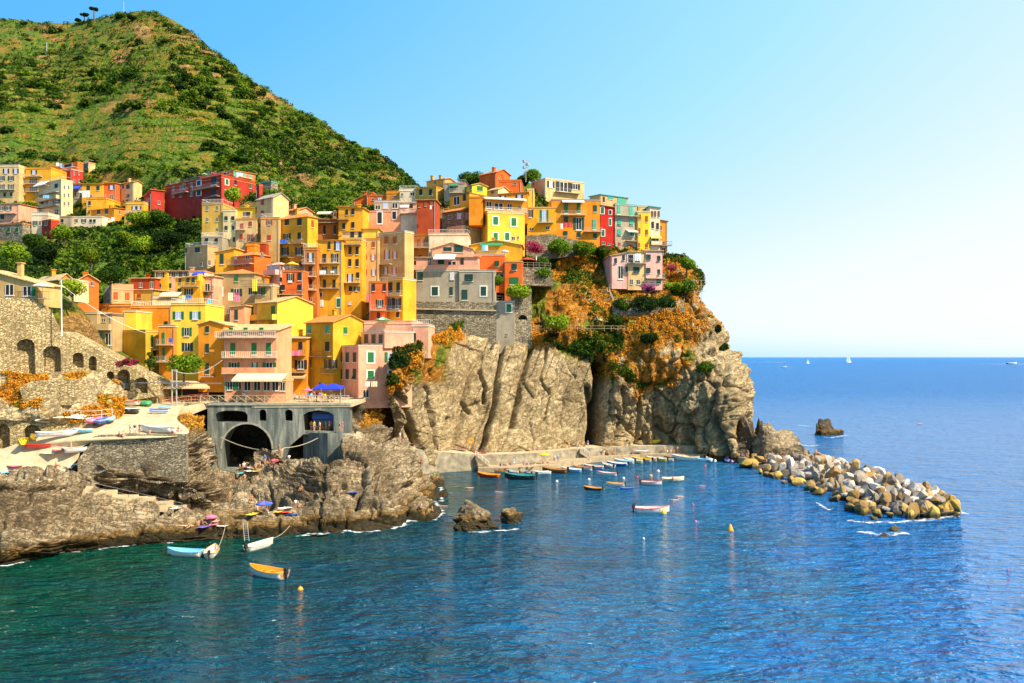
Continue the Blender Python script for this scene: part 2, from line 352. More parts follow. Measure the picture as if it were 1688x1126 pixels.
# ------------------------------------------------------------------ hill and the ground under the village
HC = {
 -170: [(36,560),(120,440),(200,375),(270,320),(340,285),(400,250),(450,207),(500,178),(560,152),(640,140)],
 0:    [(30,520),(110,430),(190,370),(268,315),(340,283),(395,247),(440,207),(485,172),(545,147),(640,138)],
 90:   [(40,505),(115,428),(195,368),(270,312),(340,280),(395,247),(445,207),(495,175),(560,152),(650,142)],
 170:  [(30,490),(110,420),(190,365),(268,308),(335,276),(395,245),(450,207),(500,180),(570,160),(655,150)],
 215:  [(20,480),(105,415),(185,360),(265,305),(330,270),(392,243),(450,207),(510,183),(580,163),(660,152)],
 258:  [(16,470),(100,408),(180,355),(262,300),(325,265),(390,240),(452,208),(520,186),(600,166),(660,156)],
 300:  [(42,455),(115,400),(190,350),(265,297),(325,262),(392,240),(455,212),(530,190),(610,170),(660,158)],
 350:  [(82,440),(140,390),(205,340),(265,295),(325,262),(392,236),(455,212),(535,190),(620,172),(665,162)],
 400:  [(128,420),(175,378),(230,335),(280,295),(330,256),(392,232),(455,214),(540,192),(625,174),(668,164)],
 470:  [(168,402),(215,366),(262,330),(305,295),(340,248),(395,226),(460,214),(545,194),(630,176),(668,166)],
 540:  [(208,385),(245,355),(280,325),(315,290),(348,240),(398,222),(465,214),(550,196),(630,180),(668,170)],
 610:  [(246,370),(270,345),(296,318),(325,280),(352,236),(402,222),(470,216),(552,200),(630,186),(668,178)],
 655:  [(272,355),(285,335),(302,310),(325,275),(352,236),(405,224),(475,218),(556,204),(630,190),(668,184)],
 690: [(305,345),(312,325),(320,300),(332,270),(354,238),(408,228),(478,224),(560,220),(630,218),(668,216)],
 740: [(308,300),(312,285),(322,270),(334,255),(356,238),(410,236),(480,234),(560,232),(630,230),(668,230)],
 800: [(300,268),(306,262),(318,256),(334,248),(358,238),(410,238),(480,238),(560,236),(630,234),(668,234)],
 880: [(300,262),(306,258),(318,252),(334,246),(358,238),(408,242),(470,242),(560,240),(630,240),(668,240)],
 960: [(335,262),(340,258),(346,252),(354,246),(368,240),(405,248),(470,246),(560,245),(630,245),(668,245)],
 1040: [(360,262),(364,258),(370,252),(376,246),(388,240),(415,252),(475,250),(560,250),(630,250),(668,250)],
 1100: [(430,262),(432,258),(434,252),(438,246),(444,242),(460,255),(490,255),(560,255),(630,255),(668,255)],
}
for c in HC:
    py, D = HC[c][-1]; HC[c].append((py + 70, D - (4 if c < 640 else 0)))
cols = sorted(HC); rowsH = []
for r in range(11): rowsH.append([(c, *HC[c][r]) for c in cols])
# uneven columns: resample to a uniform column spacing
ux = np.linspace(-170, 1100, 29); rowsH = [[(u, np.interp(u, cols, [a[1] for a in R]), np.interp(u, cols, [a[2] for a in R])) for u in ux] for R in rowsH]
def terr(Wd, G):
    px, py = G[..., 0], G[..., 1]; Wd = Wd.copy()
    Wd[..., 2] += fbm(Wd * [1,1,.0], .02, 4, 3) * 5 * ss(255, 290, G[..., 2]) * ss(0, 1, (py - 30) / 60.)
    big = np.where(py < 300, 1, .8) * (1 - ss(300, 520, px + (py - 150) * .6)) * ss(0, 25, py - np.interp(px, cols, [HC[c][0][0] for c in cols]))
    amt = big * ss(-.35, .15, fbm(Wd * [1,1,.3], .018, 3, 9) + .25) * ss(185, 215, G[..., 2])
    z = Wd[..., 2] + fbm(Wd * [1,1,0], .03, 2, 21) * 1.5; hh = 4.3; q = z / hh; fr = q - np.floor(q)
    zz = (np.floor(q) + ss(.70, 1.0, fr)) * hh
    Wd[..., 2] += (zz - z) * amt
    return Wd
def hdisp(Wd, G):
    px, py = G[..., 0], G[..., 1]; far = ss(225, 280, G[..., 2])
    gully = ss(380, 450, px) * (1 - ss(540, 600, px)) * ss(160, 230, py)
    return (fbm(Wd, .05, 5, 1, .55) * 1.3 + ridge(Wd, .06, 4, 31) * 2.2 * gully) * far * ss(0, 30, py - np.interp(px, cols, [HC[c][0][0] for c in cols]))
def hmask(Wd, G, n_):
    px, py = G[..., 0], G[..., 1]; f = fbm(Wd, .06, 4, 40); f2 = fbm(Wd, .3, 3, 44)
    up = np.gradient(Wd, axis=0); flat = 1 - ss(.3, .9, np.abs(up[..., 2]) / (np.linalg.norm(up[..., :2], axis=-1) + 1e-6))
    rock = ss(.35, .7, f + .75 * np.exp(-((px - (425 + (py - 200) * .75)) / 26.) ** 2) * ss(170, 230, py) + .65 * np.exp(-((px - (395 + (py-190)*.5)) / 16.) ** 2) * ss(150, 210, py)+ .6 * np.exp(-((px - 232) / 12.) ** 2 - ((py - 50) / 14.) ** 2) + .5*np.exp(-((px - 290) / 30.) ** 2 - ((py - 62) / 18.) ** 2) - .1)
    green = np.clip(.80 + .5 * f2 + .6 * flat - .25 * ss(450, 650, px), 0, 1) * (1 - rock)
    orange = np.clip(.75 + .4 * f, 0, 1) * (1 - rock * .8)
    return np.stack([orange, green, rock], -1)
hill, HW, HG = relief('hill', rowsH, 620, 420, M['hillrock'], hdisp, hmask, zq=terr)
tag(hill, kind='structure')
def hat(px, py):                    # world point of the hill surface seen near pixel (px,py)
    j = int(np.clip((px + 170) / 1270. * (HW.shape[1] - 1), 0, HW.shape[1] - 1))
    w = HW[:, j]; pyj = HY - (w[:, 2] - H) * F / w[:, 1]; ok = np.where(pyj >= py)[0]; i = ok[0] if len(ok) else len(pyj) - 1
    return Vector(w[i])

# ------------------------------------------------------------------ the headland cliff
HR = [
 [(648,592,186),(690,566,196),(735,545,205),(785,520,212),(835,490,218),(870,425,232),(905,396,235),(950,392,235),(1000,400,235),(1050,408,236),(1095,425,236),(1128,430,234),(1150,452,236),(1146,455,255),(1120,470,290)],
 [(644,604,182),(686,578,192),(732,558,200),(785,545,206),(835,530,212),(870,480,219),(905,455,220),(950,450,220),(1000,465,220),(1050,482,219),(1095,485,219),(1138,490,219),(1166,500,222),(1166,505,248),(1130,510,290)],
 [(641,618,179),(682,596,189),(728,572,196),(783,552,201),(835,560,204),(870,552,208),(905,540,208),(950,535,208),(1000,540,208),(1050,535,208),(1095,530,209),(1150,530,211),(1206,548,216),(1208,555,245),(1170,560,290)],
 [(640,632,177),(676,618,185),(724,600,192),(775,585,197),(828,580,200),(868,580,202),(905,588,203),(950,592,204),(1000,598,204),(1050,600,204),(1100,600,204),(1160,595,206),(1222,600,212),(1224,605,245),(1190,610,290)],
 [(640,650,176),(672,648,182),(716,640,187),(765,635,191),(820,635,194),(862,635,197),(905,635,199),(950,635,201),(1000,640,201),(1050,642,202),(1100,642,202),(1170,640,203),(1232,642,208),(1236,645,240),(1210,650,290)],
 [(644,690,179),(672,695,181),(712,695,184),(760,695,187),(812,695,190),(856,695,193),(902,695,195),(950,695,198),(1000,695,200),(1052,695,201),(1104,695,201),(1175,695,202),(1233,690,205),(1238,690,235),(1230,690,280)],
 [(650,722,180),(674,728,181),(708,732,182),(756,738,184),(808,742,186),(854,742,189),(902,738,192),(950,736,195),(1000,735,198),(1052,735,200),(1108,738,200),(1180,745,200),(1236,748,200),(1244,735,225),(1250,720,270)],
 [(654,768,181),(676,775,181),(708,780,182),(756,780,184),(808,780,186),(854,778,189),(902,775,192),(950,772,194),(1000,770,197),(1052,768,199),(1108,768,199),(1180,768,199),(1238,772,198),(1246,760,220),(1255,745,265)],
]
LEFTD = [(163,170,186),(161,168,184),(160,166,182),(160,166,181),(161,168,182),(168,174,182),(176,178,181),(178,180,182)]
HR = [[(R[i][0], R[i][1], LEFTD[k][i]) for i in range(3)] + R[3:] for k, R in enumerate(HR)]
HR = [[(a, b, c + 14 * math.exp(-((a - 1080) / 115.) ** 2) * (0, 0, .1, .3, .55, .85, 1, 1)[k]) for a, b, c in R] for k, R in enumerate(HR)]
HR = [[(a - (18 * min(1, max(0, (a - 1100) / 60.)) * (0.6, 1.1, 1.3, 1.1, .9, .7, .4, .4)[k]), b, c) for a, b, c in R] for k, R in enumerate(HR)]
HR = [[(a, b, c + (7 * max(0, min(1, (a - 700) / 60., (985 - a) / 40.)) * (0, 0, 0, .1, .3, .7, 1, 1)[k])) for a, b, c in R] for k, R in enumerate(HR)]
CRACKS = [([(987,598),(989,640),(983,690),(979,770)], 7.5, 20), ([(968,640),(975,700),(970,740)], 4, 5), ([(1020,640),(1022,680),(1016,700)], 3, 2.5),
 ([(875,572),(858,640),(845,705)], 3.2, 2.6), ([(830,560),(822,610),(816,650),(806,700),(790,745)], 3, 3), ([(815,565),(780,600),(755,680)], 2.4, 1.6),
 ([(700,640),(712,700),(716,742)], 2.5, 2), ([(765,680),(745,745)], 3, 2), ([(735,690),(720,745)], 2.5, 2), ([(650,640),(672,700),(690,745)], 5, 3),
 ([(900,575),(890,625),(905,650)], 2, 1.2), ([(1085,690),(1082,745)], 9, 3), ([(1135,690),(1138,740)], 10, 3.5), ([(1185,690),(1200,750)], 6, 3),
 ([(905,640),(895,700)], 1.5, .8), ([(1050,650),(1040,740)], 3, 1.6), ([(1220,700),(1230,770)], 8, 4), ([(790,610),(800,640),(795,665)], 2.5, 1.6), ([(760,660),(772,682)], 2.5, 1.4)]
def polyd(px, py, pts):
    d = np.full(px.shape, 1e9)
    for (x0, y0), (x1, y1) in zip(pts[:-1], pts[1:]):
        t = np.clip(((px-x0)*(x1-x0) + (py-y0)*(y1-y0)) / ((x1-x0)**2 + (y1-y0)**2), 0, 1); d = np.minimum(d, np.hypot(px - x0 - t*(x1-x0), py - y0 - t*(y1-y0)))
    return d
def cdisp(Wd, G):
    px, py = G[..., 0], G[..., 1]; x, z = Wd[..., 0], Wd[..., 2]
    slab = (1 - ss(985, 1010, px)) * ss(672, 700, px + (py - 600) * .3)
    up = 1 - ss(-12, 10, py - np.interp(px, [640,700,780,850,900,950,1000,1050,1110,1160,1250], [640,560,552,565,580,592,612,640,625,600,560]))
    wz = fbm(Wd, .07, 3, 61) * 1.0
    s = (x * 1.0 - z * .38 + wz) / 3.4; fr = s - np.floor(s)
    st = (cell(s, 3) - .5) * 1.5 + fr * .7 - .9 * ss(.06, .0, np.minimum(fr, 1 - fr))
    s2 = (x * .5 + z * 1.0 + wz * 1.2) / 5.5; f2 = s2 - np.floor(s2); st += (cell(s2 + 7 * np.floor(s), 8) - .5) * .8
    rough = ridge(Wd * [1, 1, .7], .10, 5, 71, .62) * 1.5 + (ridge(Wd * [1.3, 1, .6], .30, 5, 75, .66)) * .75
    pw = Wd + np.stack([fbm(Wd, .2, 3, 130), fbm(Wd, .2, 3, 131), fbm(Wd, .2, 3, 132)], -1) * .9
    q3 = np.stack([(pw[..., 0] - pw[..., 2] * .38), pw[..., 1], pw[..., 2] + pw[..., 0] * .38], -1)
    st = st + blocks(q3, (.28, .1, .05), 170, .6, .03) * 1.2 + blocks(q3, (.4, .2, .13), 173, .35, .05) * .2
    rough = rough * .7 + blocks(pw, (.14, .14, .10), 160, .6) * 3.0 + blocks(q3, (.38, .38, .22), 165, .5) * 1.1
    d = slab * (st * .68 + fbm(Wd, .5, 4, 65, .6) * .22 + .35 * ss(.45, .8, vn(Wd * [1, 1, .35], .22, 67)) ) + (1 - slab) * rough
    d = d * (1 - .5 * up) + up * fbm(Wd, .12, 5, 81, .6) * 1.6
    for pts, w, dep in CRACKS: d = d - dep * np.exp(-(polyd(px + vn(Wd, .35, 90) * 3, py, pts) / w) ** 2) 
    edge = (1 - ss(643, 656, px)); return d * (1 - edge * .5)
def cmask(Wd, G, n_):
    px, py = G[..., 0], G[..., 1]; f = fbm(Wd, .10, 5, 51, .6); f2 = fbm(Wd, .5, 3, 55)
    lim = np.interp(px, [640,700,740,780,850,900,950,1000,1050,1110,1160,1190,1250], [650,572,562,545,566,578,592,622,650,640,560,520,470])
    g = ss(-20, 14, lim - py + f * 28) * np.where(px > 1150, .7, 1)
    left = ss(0, 22, 745 - px) * ss(0, 20, 640 - py) * ss(-.1, .3, f + .15)
    g = np.clip(np.maximum(g * ss(-.55, -.1, f2 + f * .6 + .25), left), 0, 1)
    gr = g * ss(.12, .4, fbm(Wd, .16, 3, 58) + .22 * ss(480, 430, py)) * .9
    return np.stack([g, gr, g * 0], -1)
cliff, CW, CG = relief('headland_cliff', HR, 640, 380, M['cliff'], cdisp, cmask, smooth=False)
tag(cliff, kind='structure')

# ------------------------------------------------------------------ shore rocks in front
def sh(px, py): return (px, py, F * H / (py - HY))
def shz(px, py, z): return (px, py, F * (H - z) / (py - HY))
SR = [  # rows from below the waterline up and back
 [shz(-140,965,-1.5), shz(0,950,-1.5), shz(90,934,-1.5), shz(170,922,-1.5), shz(250,914,-1.5), shz(330,908,-1.5), shz(400,905,-1.5), shz(470,900,-1.5), shz(540,896,-1.5), shz(610,892,-1.5), shz(670,884,-1.5), shz(712,872,-1.5), shz(738,848,-1.5), shz(748,815,-1.5)],
 [sh(-140,945), sh(0,932), sh(90,915), sh(170,904), sh(250,898), sh(330,892), sh(400,890), sh(470,885), sh(540,881), sh(610,876), sh(670,868), sh(708,858), sh(722,840), sh(738,806)],
 [(-140,915,101),(0,905,103),(90,893,107),(170,884,112),(250,880,114),(330,880,115.5),(400,878,116.5),(470,872,119),(540,868,121),(610,862,124),(668,855,127),(700,847,132),(712,828,145),(733,797,166)],
 [(-140,870,104),(0,862,106),(90,858,110),(170,855,115),(250,855,117),(330,858,118.5),(400,860,118.5),(470,855,121.5),(540,842,124),(608,828,128),(660,822,132),(690,822,137),(698,806,150),(722,784,170)],
 [(-140,830,106),(0,822,108.5),(90,820,113),(170,826,118),(250,834,121),(330,846,122),(400,848,124),(470,838,127),(540,812,128),(600,790,132),(650,786,137),(682,790,143),(688,784,156),(708,768,174)],
 [(-140,805,108),(0,798,110.5),(90,800,115),(170,812,121),(250,826,124),(330,838,126),(400,830,129),(470,808,132),(535,778,132),(592,752,136),(640,748,141),(672,758,149),(680,764,162),(690,760,177)],
 [(-140,825,114),(0,820,117),(90,803,121),(170,795,120.6),(250,796,121.6),(330,804,125),(395,786,135.5),(460,768,137.5),(530,748,137),(590,722,141),(630,724,148),(655,738,157),(668,748,168),(676,755,179)],
 [(-140,822,122),(0,815,124),(90,800,126),(165,770,121.9),(240,775,122.3),(320,768,127),(385,776,140),(455,750,141),(525,755,144),(588,718,147),(625,715,157),(650,727,166),(662,735,174),(668,745,182)],
 [(-140,820,126),(0,810,128),(100,785,128),(175,750,125),(245,738,127),(325,718,132),(370,790,143),(445,765,142.6),(520,752,152),(578,705,152),(620,690,162),(645,700,172),(655,715,178),(660,730,184)],
 [(-140,810,128),(0,800,129),(100,780,128),(180,735,128),(245,700,136),(330,682,144),(368,730,155),(440,770,160),(520,760,162),(570,690,160),(615,660,168),(640,670,176),(650,690,181),(655,715,186)],
]
def sdisp(Wd, G):
    px, py = G[..., 0], G[..., 1]; p = Wd
    w = fbm(p, .05, 3, 101) * (1.6 + 1.0 * ss(470, 600, px)) + fbm(p, .3, 2, 104) * .18
    right = ss(470, 600, px)
    t = (p[..., 2] - p[..., 0] * .10 + p[..., 1] * .12 + w) / 1.05; fr = t - np.floor(t)
    right = ss(470, 600, px)
    led = (fr ** .4 - .5) * (1.9 - .8 * right) + (cell(t, 4) - .5) * .8
    t2 = (p[..., 2] * 1. - p[..., 0] * .10 + p[..., 1] * .12 + w) / .42; led2 = ((t2 - np.floor(t2)) ** .6 - .5) * (.75 - .4 * right)
    blk = (p[..., 0] * .9 + p[..., 1] * .25 + fbm(p, .12, 3, 108) * 3) / 7.5; fb = blk - np.floor(blk); cr = -1.7 * np.exp(-(np.minimum(fb, 1 - fb) / .045) ** 2) + (cell(blk, 6) - .5) * 1.1
    pw = p + np.stack([fbm(p, .25, 3, 130), fbm(p, .25, 3, 131), fbm(p, .25, 3, 132)], -1) * .7; pw[..., 2] += -p[..., 0] * .12 + p[..., 1] * .1
    big = fbm(p, .06, 3, 111, .6) * 1.9 + blocks(pw, (.13, .13, .36), 140, .6, .10) * (1.7 + 1.7 * right) + blocks(pw, (.30, .30, 1.5), 150, .5) * (.8 + .35 * right) + ridge(p * [.6, 1, 2.0], .5, 4, 115, .55) * .12
    d = (led + led2) * (1 - .35 * right) + cr * (.5 + .5 * ss(-.2, .3, fbm(p, .05, 2, 119))) + big
    low = ss(0, 1, (p[..., 2] + .6) / 1.8)
    return d * (.25 + .75 * low)
def smask(Wd, G, n_):
    px, py = G[..., 0], G[..., 1]; f = fbm(Wd, .2, 4, 121)
    g = np.exp(-((px - 318) / 26.) ** 2 - ((py - 692) / 22.) ** 2) * 1.2 + np.exp(-((px - 620) / 40.) ** 2 - ((py - 672) / 26.) ** 2) * 1.1
    g = ss(.25, .6, g + f * .35); return np.stack([g, g * .2, g * 0], -1)
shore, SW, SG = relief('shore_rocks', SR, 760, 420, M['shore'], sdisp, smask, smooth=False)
tag(shore, kind='structure')
def sat(px, py):                    # visible surface point of the shore rocks near a pixel
    w = SW.reshape(-1, 3); X = CX + w[:, 0] * F / w[:, 1]; Y = HY - (w[:, 2] - H) * F / w[:, 1]
    d = (X - px) ** 2 + (Y - py) ** 2; k = np.where(d < max(d.min() * 1.5, 2.5))[0]; return Vector(w[k[np.argmin(w[k, 1])]])
# ------------------------------------------------------------------ house builder
COLR = dict(orr=(.78,.27,.015), yo=(.80,.38,.02), ye=(.84,.55,.03), cr=(.72,.47,.19), be=(.50,.34,.15), ta=(.62,.38,.13), pk=(.80,.38,.23), pp=(.84,.34,.16),
 rd=(.46,.035,.02), dr=(.42,.06,.015), ro=(.76,.14,.02), gr=(.40,.33,.22), wh=(.78,.62,.40), oc=(.60,.36,.06), ol=(.62,.35,.02), br=(.50,.17,.03), yl=(.88,.55,.05), lp=(.78,.42,.33),
 cw=(.76,.59,.28), gy=(.42,.33,.2))
ROOFC = dict(t=(.70,.24,.03), n=(.72,.46,.18), g=(.42,.36,.28), w=(.70,.60,.44), l=(.10,.42,.38), s=(.50,.33,.16), r=(.50,.10,.03), p=(.80,.42,.28), k=(.10,.08,.07))
def tile(c):
    k = ('t', c)
    if k in _mc: return _mc[k]
    m, n, b = mat('roof_tiles'); p = geo(n).outputs['Position']; tcn = N(n, 'ShaderNodeTexCoord')
    f = noise(n, p, 1.6, 5, .7); f2 = noise(n, p, .3, 3)
    cc = ramp(n, f, [(.3, tuple(x*.6 for x in c)), (.5, c), (.7, tuple(min(.9, x*1.3+.03) for x in c))])
    cc = mixc(n, ramp(n, f2, [(.5, (0,0,0)), (.75, (.5,.5,.5))]), cc, (.35,.27,.16)); n.links.new(cc, b.inputs['Base Color']); b.inputs['Roughness'].default_value = .85
    w = N(n, 'ShaderNodeTexWave'); w.inputs['Scale'].default_value = 1.3; w.inputs['Distortion'].default_value = .6; n.links.new(p, w.inputs['Vector'])
    bump(n, b, w.outputs[0], .9, .12); _mc[k] = m; return m
SHC = dict(g=(.015,.16,.035), d=(.012,.055,.035), b=(.40,.09,.015), t=(.05,.38,.26), k=(.02,.02,.02), r=(.45,.05,.02), w=(.7,.7,.65), n=(.16,.09,.04))
for k_, c_ in SHC.items(): M['sh_' + k_] = plain('shutter_paint', c_, .6, var=.2)
gm_, gn_, gb_ = mat('window_glass'); gb_.inputs['Base Color'].default_value = (.018, .020, .024, 1); gb_.inputs['Roughness'].default_value = .45; gb_.inputs['Specular IOR Level'].default_value = .25; M['glass'] = gm_
M['glassb'] = plain('curtained_glass', (.42, .50, .72), .3); M['frame'] = plain('window_frame', (.72, .66, .52), .6); M['framew'] = plain('window_surround', (.85, .80, .68), .7)
def unit_window(pane, surround):
    b = MB(); b.box(-.5, .5, -.03, .0, -.5, .5, 0)                       # pane
    t = .055
    for x0, x1, z0, z1 in ((-.5, -.5+t, -.5, .5), (.5-t, .5, -.5, .5), (-.5+t, .5-t, .5-t*.7, .5), (-.5+t, .5-t, -.5, -.5+t*.7), (-.04, .04, -.5+t*.7, .5-t*.7)): b.box(x0, x1, -.07, -.032, z0, z1, 1)
    if surround:
        for x0, x1, z0, z1 in ((-.72, -.5, -.62, .62), (.5, .72, -.62, .62), (-.5, .5, .5, .62), (-.5, .5, -.62, -.5)): b.box(x0, x1, -.09, -.001, z0, z1, 2)
    else: b.box(-.58, .58, -.16, -.001, -.58, -.5, 1)
    return b.mesh('window', [pane, M['frame'], M['framew']])
WM = {(p, s): unit_window(M['glassb' if p else 'glass'], s) for p in (0, 1) for s in (0, 1)}
def unit_shutter():
    b = MB(); b.box(-.25, .25, -.045, 0, -.5, .5)
    for k in range(7): z = -.43 + k * .143; b.add([(-.21,-.045,z-.05),(.21,-.045,z-.05),(.21,-.085,z+.03),(-.21,-.085,z+.03),(.21,-.045,z+.05),(-.21,-.045,z+.05)], [(0,1,2,3),(3,2,4,5)])
    return b
SHM = {k: unit_shutter().mesh('shutter', M['sh_' + k]) for k in SHC}
SHW = {k: None for k in SHC}
def rail_mesh(w, d, h, m, solid=False):
    b = MB(); n = max(3, int(w / .35)); k = .02
    if solid: b.box(0, w, -d, -d + .1, 0, h); b.box(0, .1, -d + .1, 0, 0, h); b.box(w - .1, w, -d + .1, 0, 0, h)
    else:
        for i in range(n + 1): b.bar((w*i/n, -d, 0), (w*i/n, -d, h), k, n=3)
        b.bar((0, -d, h), (w, -d, h), .035); b.bar((0, -d, .1), (w, -d, .1), .02, n=3)
        for x in (0, w): b.bar((x, -d, h), (x, 0, h), .03); b.bar((x, -d*.5, 0), (x, -d*.5, h), k, n=3)
    return b.mesh('railing', m)
AWN = dict(s=(.55,.35,.18), w=(.85,.82,.72), g=(.03,.25,.10), b=(.03,.06,.55), y=(.80,.55,.12), t=(.75,.60,.33), l=(.10,.42,.36), o=(.8,.35,.05), r=(.7,.06,.04), c=(.72,.66,.45))
HOUSES = {}
class House: pass
def house(label, xl, xc, xr, yt, yb, D, a, color, roof='fl4w', det='', dep=9.0, down=3.0, cat='house', name='house', group=None, colR=None):
    a = math.radians(a); x0 = (xc - CX) * D / F; tl = (xl - CX) / F; tr = (xr - CX) / F; ca, sa = math.cos(a), math.sin(a)
    wL = (x0 - tl * D) / (ca + tl * sa) if xc > xl else dep
    wR = dep
    if xr > xc + .5:
        den = sa - tr * ca; wR = (tr * D - x0) / den if den > .02 else dep
        if wR <= 0 or wR > 40: wR = dep
    wL = max(wL, .8); wR = max(wR, 1.0)
    zt = H - (yt - HY) * D / F; zb = H - (yb - HY) * D / F - down; h = zt - zb
    R = empty(name, (x0, D, zb), -a); tag(R, label, cat, group)
    m = color if not isinstance(color, (tuple, str)) else paint(COLR[color] if isinstance(color, str) else color); px2m = D / F
    hs_ = House(); hs_.R = R; hs_.wL = wL; hs_.wR = wR; hs_.h = h; hs_.zb = zb; hs_.a = a; hs_.x0 = x0; hs_.D = D; hs_.xc = xc; hs_.down = down; hs_.fill = 1; HOUSES[label] = hs_
    def face(px, py, which):        # pixel -> (s along face, z above base)
        r = (px - CX) / F; dz = -(py - HY) / F
        n_ = (-sa, -ca) if which == 'F' else (ca, -sa)
        t = (n_[0] * x0 + n_[1] * D) / (n_[0] * r + n_[1]); wx, wy, wz = r * t, t, H + dz * t
        s = ((wx - x0) * ca - (wy - D) * sa) if which == 'F' else ((wx - x0) * sa + (wy - D) * ca)
        return s, wz - zb, t
    hs_.face = face
    b = MB(); kind = roof[:2]; rt = roof[2:-1]; rc = ROOFC[roof[-1]]; rise = (float(rt) if rt else 4) * px2m
    b.box(-wL, 0, 0, wR, 0, h)
    RT = tile(rc) if kind != 'fl' else plain('roof_slab', rc, .8, var=.15); o = .35; rb = MB()
    def slab(q, th=.16):            # sloped slab from 4 corners
        up = [(x, y, z + th) for x, y, z in q]; rb.add(q + up, [(3,2,1,0),(4,5,6,7),(0,1,5,4),(1,2,6,5),(2,3,7,6),(3,0,4,7)])
    if kind == 'gx':                # ridge along x, gables at x=0 / x=-wL
        ym = wR / 2; b.add([(0,0,h),(0,wR,h),(0,ym,h+rise)], [(0,1,2)]); b.add([(-wL,0,h),(-wL,wR,h),(-wL,ym,h+rise)], [(0,2,1)]); e = rise / ym * o
        slab([(-wL-o,-o,h-e),(o,-o,h-e),(o,ym,h+rise),(-wL-o,ym,h+rise)]); slab([(-wL-o,ym,h+rise),(o,ym,h+rise),(o,wR+o,h-e),(-wL-o,wR+o,h-e)])
    elif kind == 'gy':
        xm = -wL / 2; b.add([(-wL,0,h),(0,0,h),(xm,0,h+rise)], [(0,1,2)]); b.add([(-wL,wR,h),(0,wR,h),(xm,wR,h+rise)], [(0,2,1)]); e = rise / (wL/2) * o
        slab([(o,-o,h-e),(o,wR+o,h-e),(xm,wR+o,h+rise),(xm,-o,h+rise)]); slab([(xm,-o,h+rise),(xm,wR+o,h+rise),(-wL-o,wR+o,h-e),(-wL-o,-o,h-e)])
    elif kind == 'hp':
        q = min(wL, wR) / 2; A_ = [(-wL-o,-o,h-.02),(o,-o,h-.02),(o,wR+o,h-.02),(-wL-o,wR+o,h-.02)]
        r1, r2 = ((-wL+q, wR/2, h+rise), (-q, wR/2, h+rise)) if wL >= wR else ((-wL/2, q, h+rise), (-wL/2, wR-q, h+rise))
        rb.add(A_ + [r1, r2], [(0,1,5,4),(1,2,5),(2,3,4,5),(3,0,4),(3,2,1,0)] if wL >= wR else [(0,1,4),(1,2,5,4),(2,3,5),(3,0,4,5),(3,2,1,0)])
    elif kind in ('sf', 'sb', 'sl', 'sr'):
        z = dict(sf=(0,0,1,1), sb=(1,1,0,0), sl=(1,0,0,1), sr=(0,1,1,0))[kind]; Q = [(-wL,0),(0,0),(0,wR),(-wL,wR)]
        T = [(x, y, h + rise * k) for (x, y), k in zip(Q, z)]; B4 = [(x, y, h) for x, y in Q]
        b.add(B4 + T, [(0,1,5,4),(1,2,6,5),(2,3,7,6),(3,0,4,7)])
        cx_, cy_ = -wL/2, wR/2; slab([(cx_+(x-cx_)*(1+2*o/wL), cy_+(y-cy_)*(1+2*o/wR), h+.01 + rise*(.5+(k-.5)*(1+2*o/(wR if kind in('sf','sb') else wL)))) for (x, y), k in zip(Q, z)])
    else:
        ph = rise if rt and rt != '0' else .25; t = .22; rb.box(-wL-.1, .1, -.1, wR+.1, h, h+.14)
        for x0_, x1_, y0_, y1_ in ((-wL, 0, 0, t), (-wL, 0, wR-t, wR), (-wL, -wL+t, t, wR-t), (-t, 0, t, wR-t)): b.box(x0_, x1_, y0_, y1_, h+.141, h+.141+ph)
        rb.box(-wL-.06, .06, -.06, t+.05, h+.142+ph, h+.2+ph) ; rb.box(-t-.05, .06, t+.051, wR+.05, h+.142+ph, h+.2+ph)
    b.build('wall', [m], R); ro = rb.build('roof', [RT], R)
    if kind == 'fl' and wL > 3 and roof != 'fl0w' and name == 'house' and random.random() < .5: link('railing', rail_mesh(wL, wR * .7, .9, random.choice([M['metal'], M['white'], M['dark']])), ro, loc=(-wL, wR * .7 + .12, h + .15 + (rise if rt and rt != '0' else .25)))
    if random.random() < .6 and h > 4: pb = MB(); xx = -.25 if random.random() < .5 else -wL + .25; pb.bar((xx, -.1, 0), (xx, -.1, h - .1), .07, n=5); pb.build('drainpipe', [M['metal']], R)
    if kind != 'fl' and wL > 5 and random.random() < .6:
        c_ = MB(); cx_ = -wL * random.uniform(.25, .75); cy_ = wR * .5; c_.box(cx_-.35, cx_+.35, cy_-.35, cy_+.35, h + rise*.3, h+rise+1.1); c_.box(cx_-.5, cx_+.5, cy_-.5, cy_+.5, h+rise+1.1, h+rise+1.25); c_.build('chimney', [m], ro)
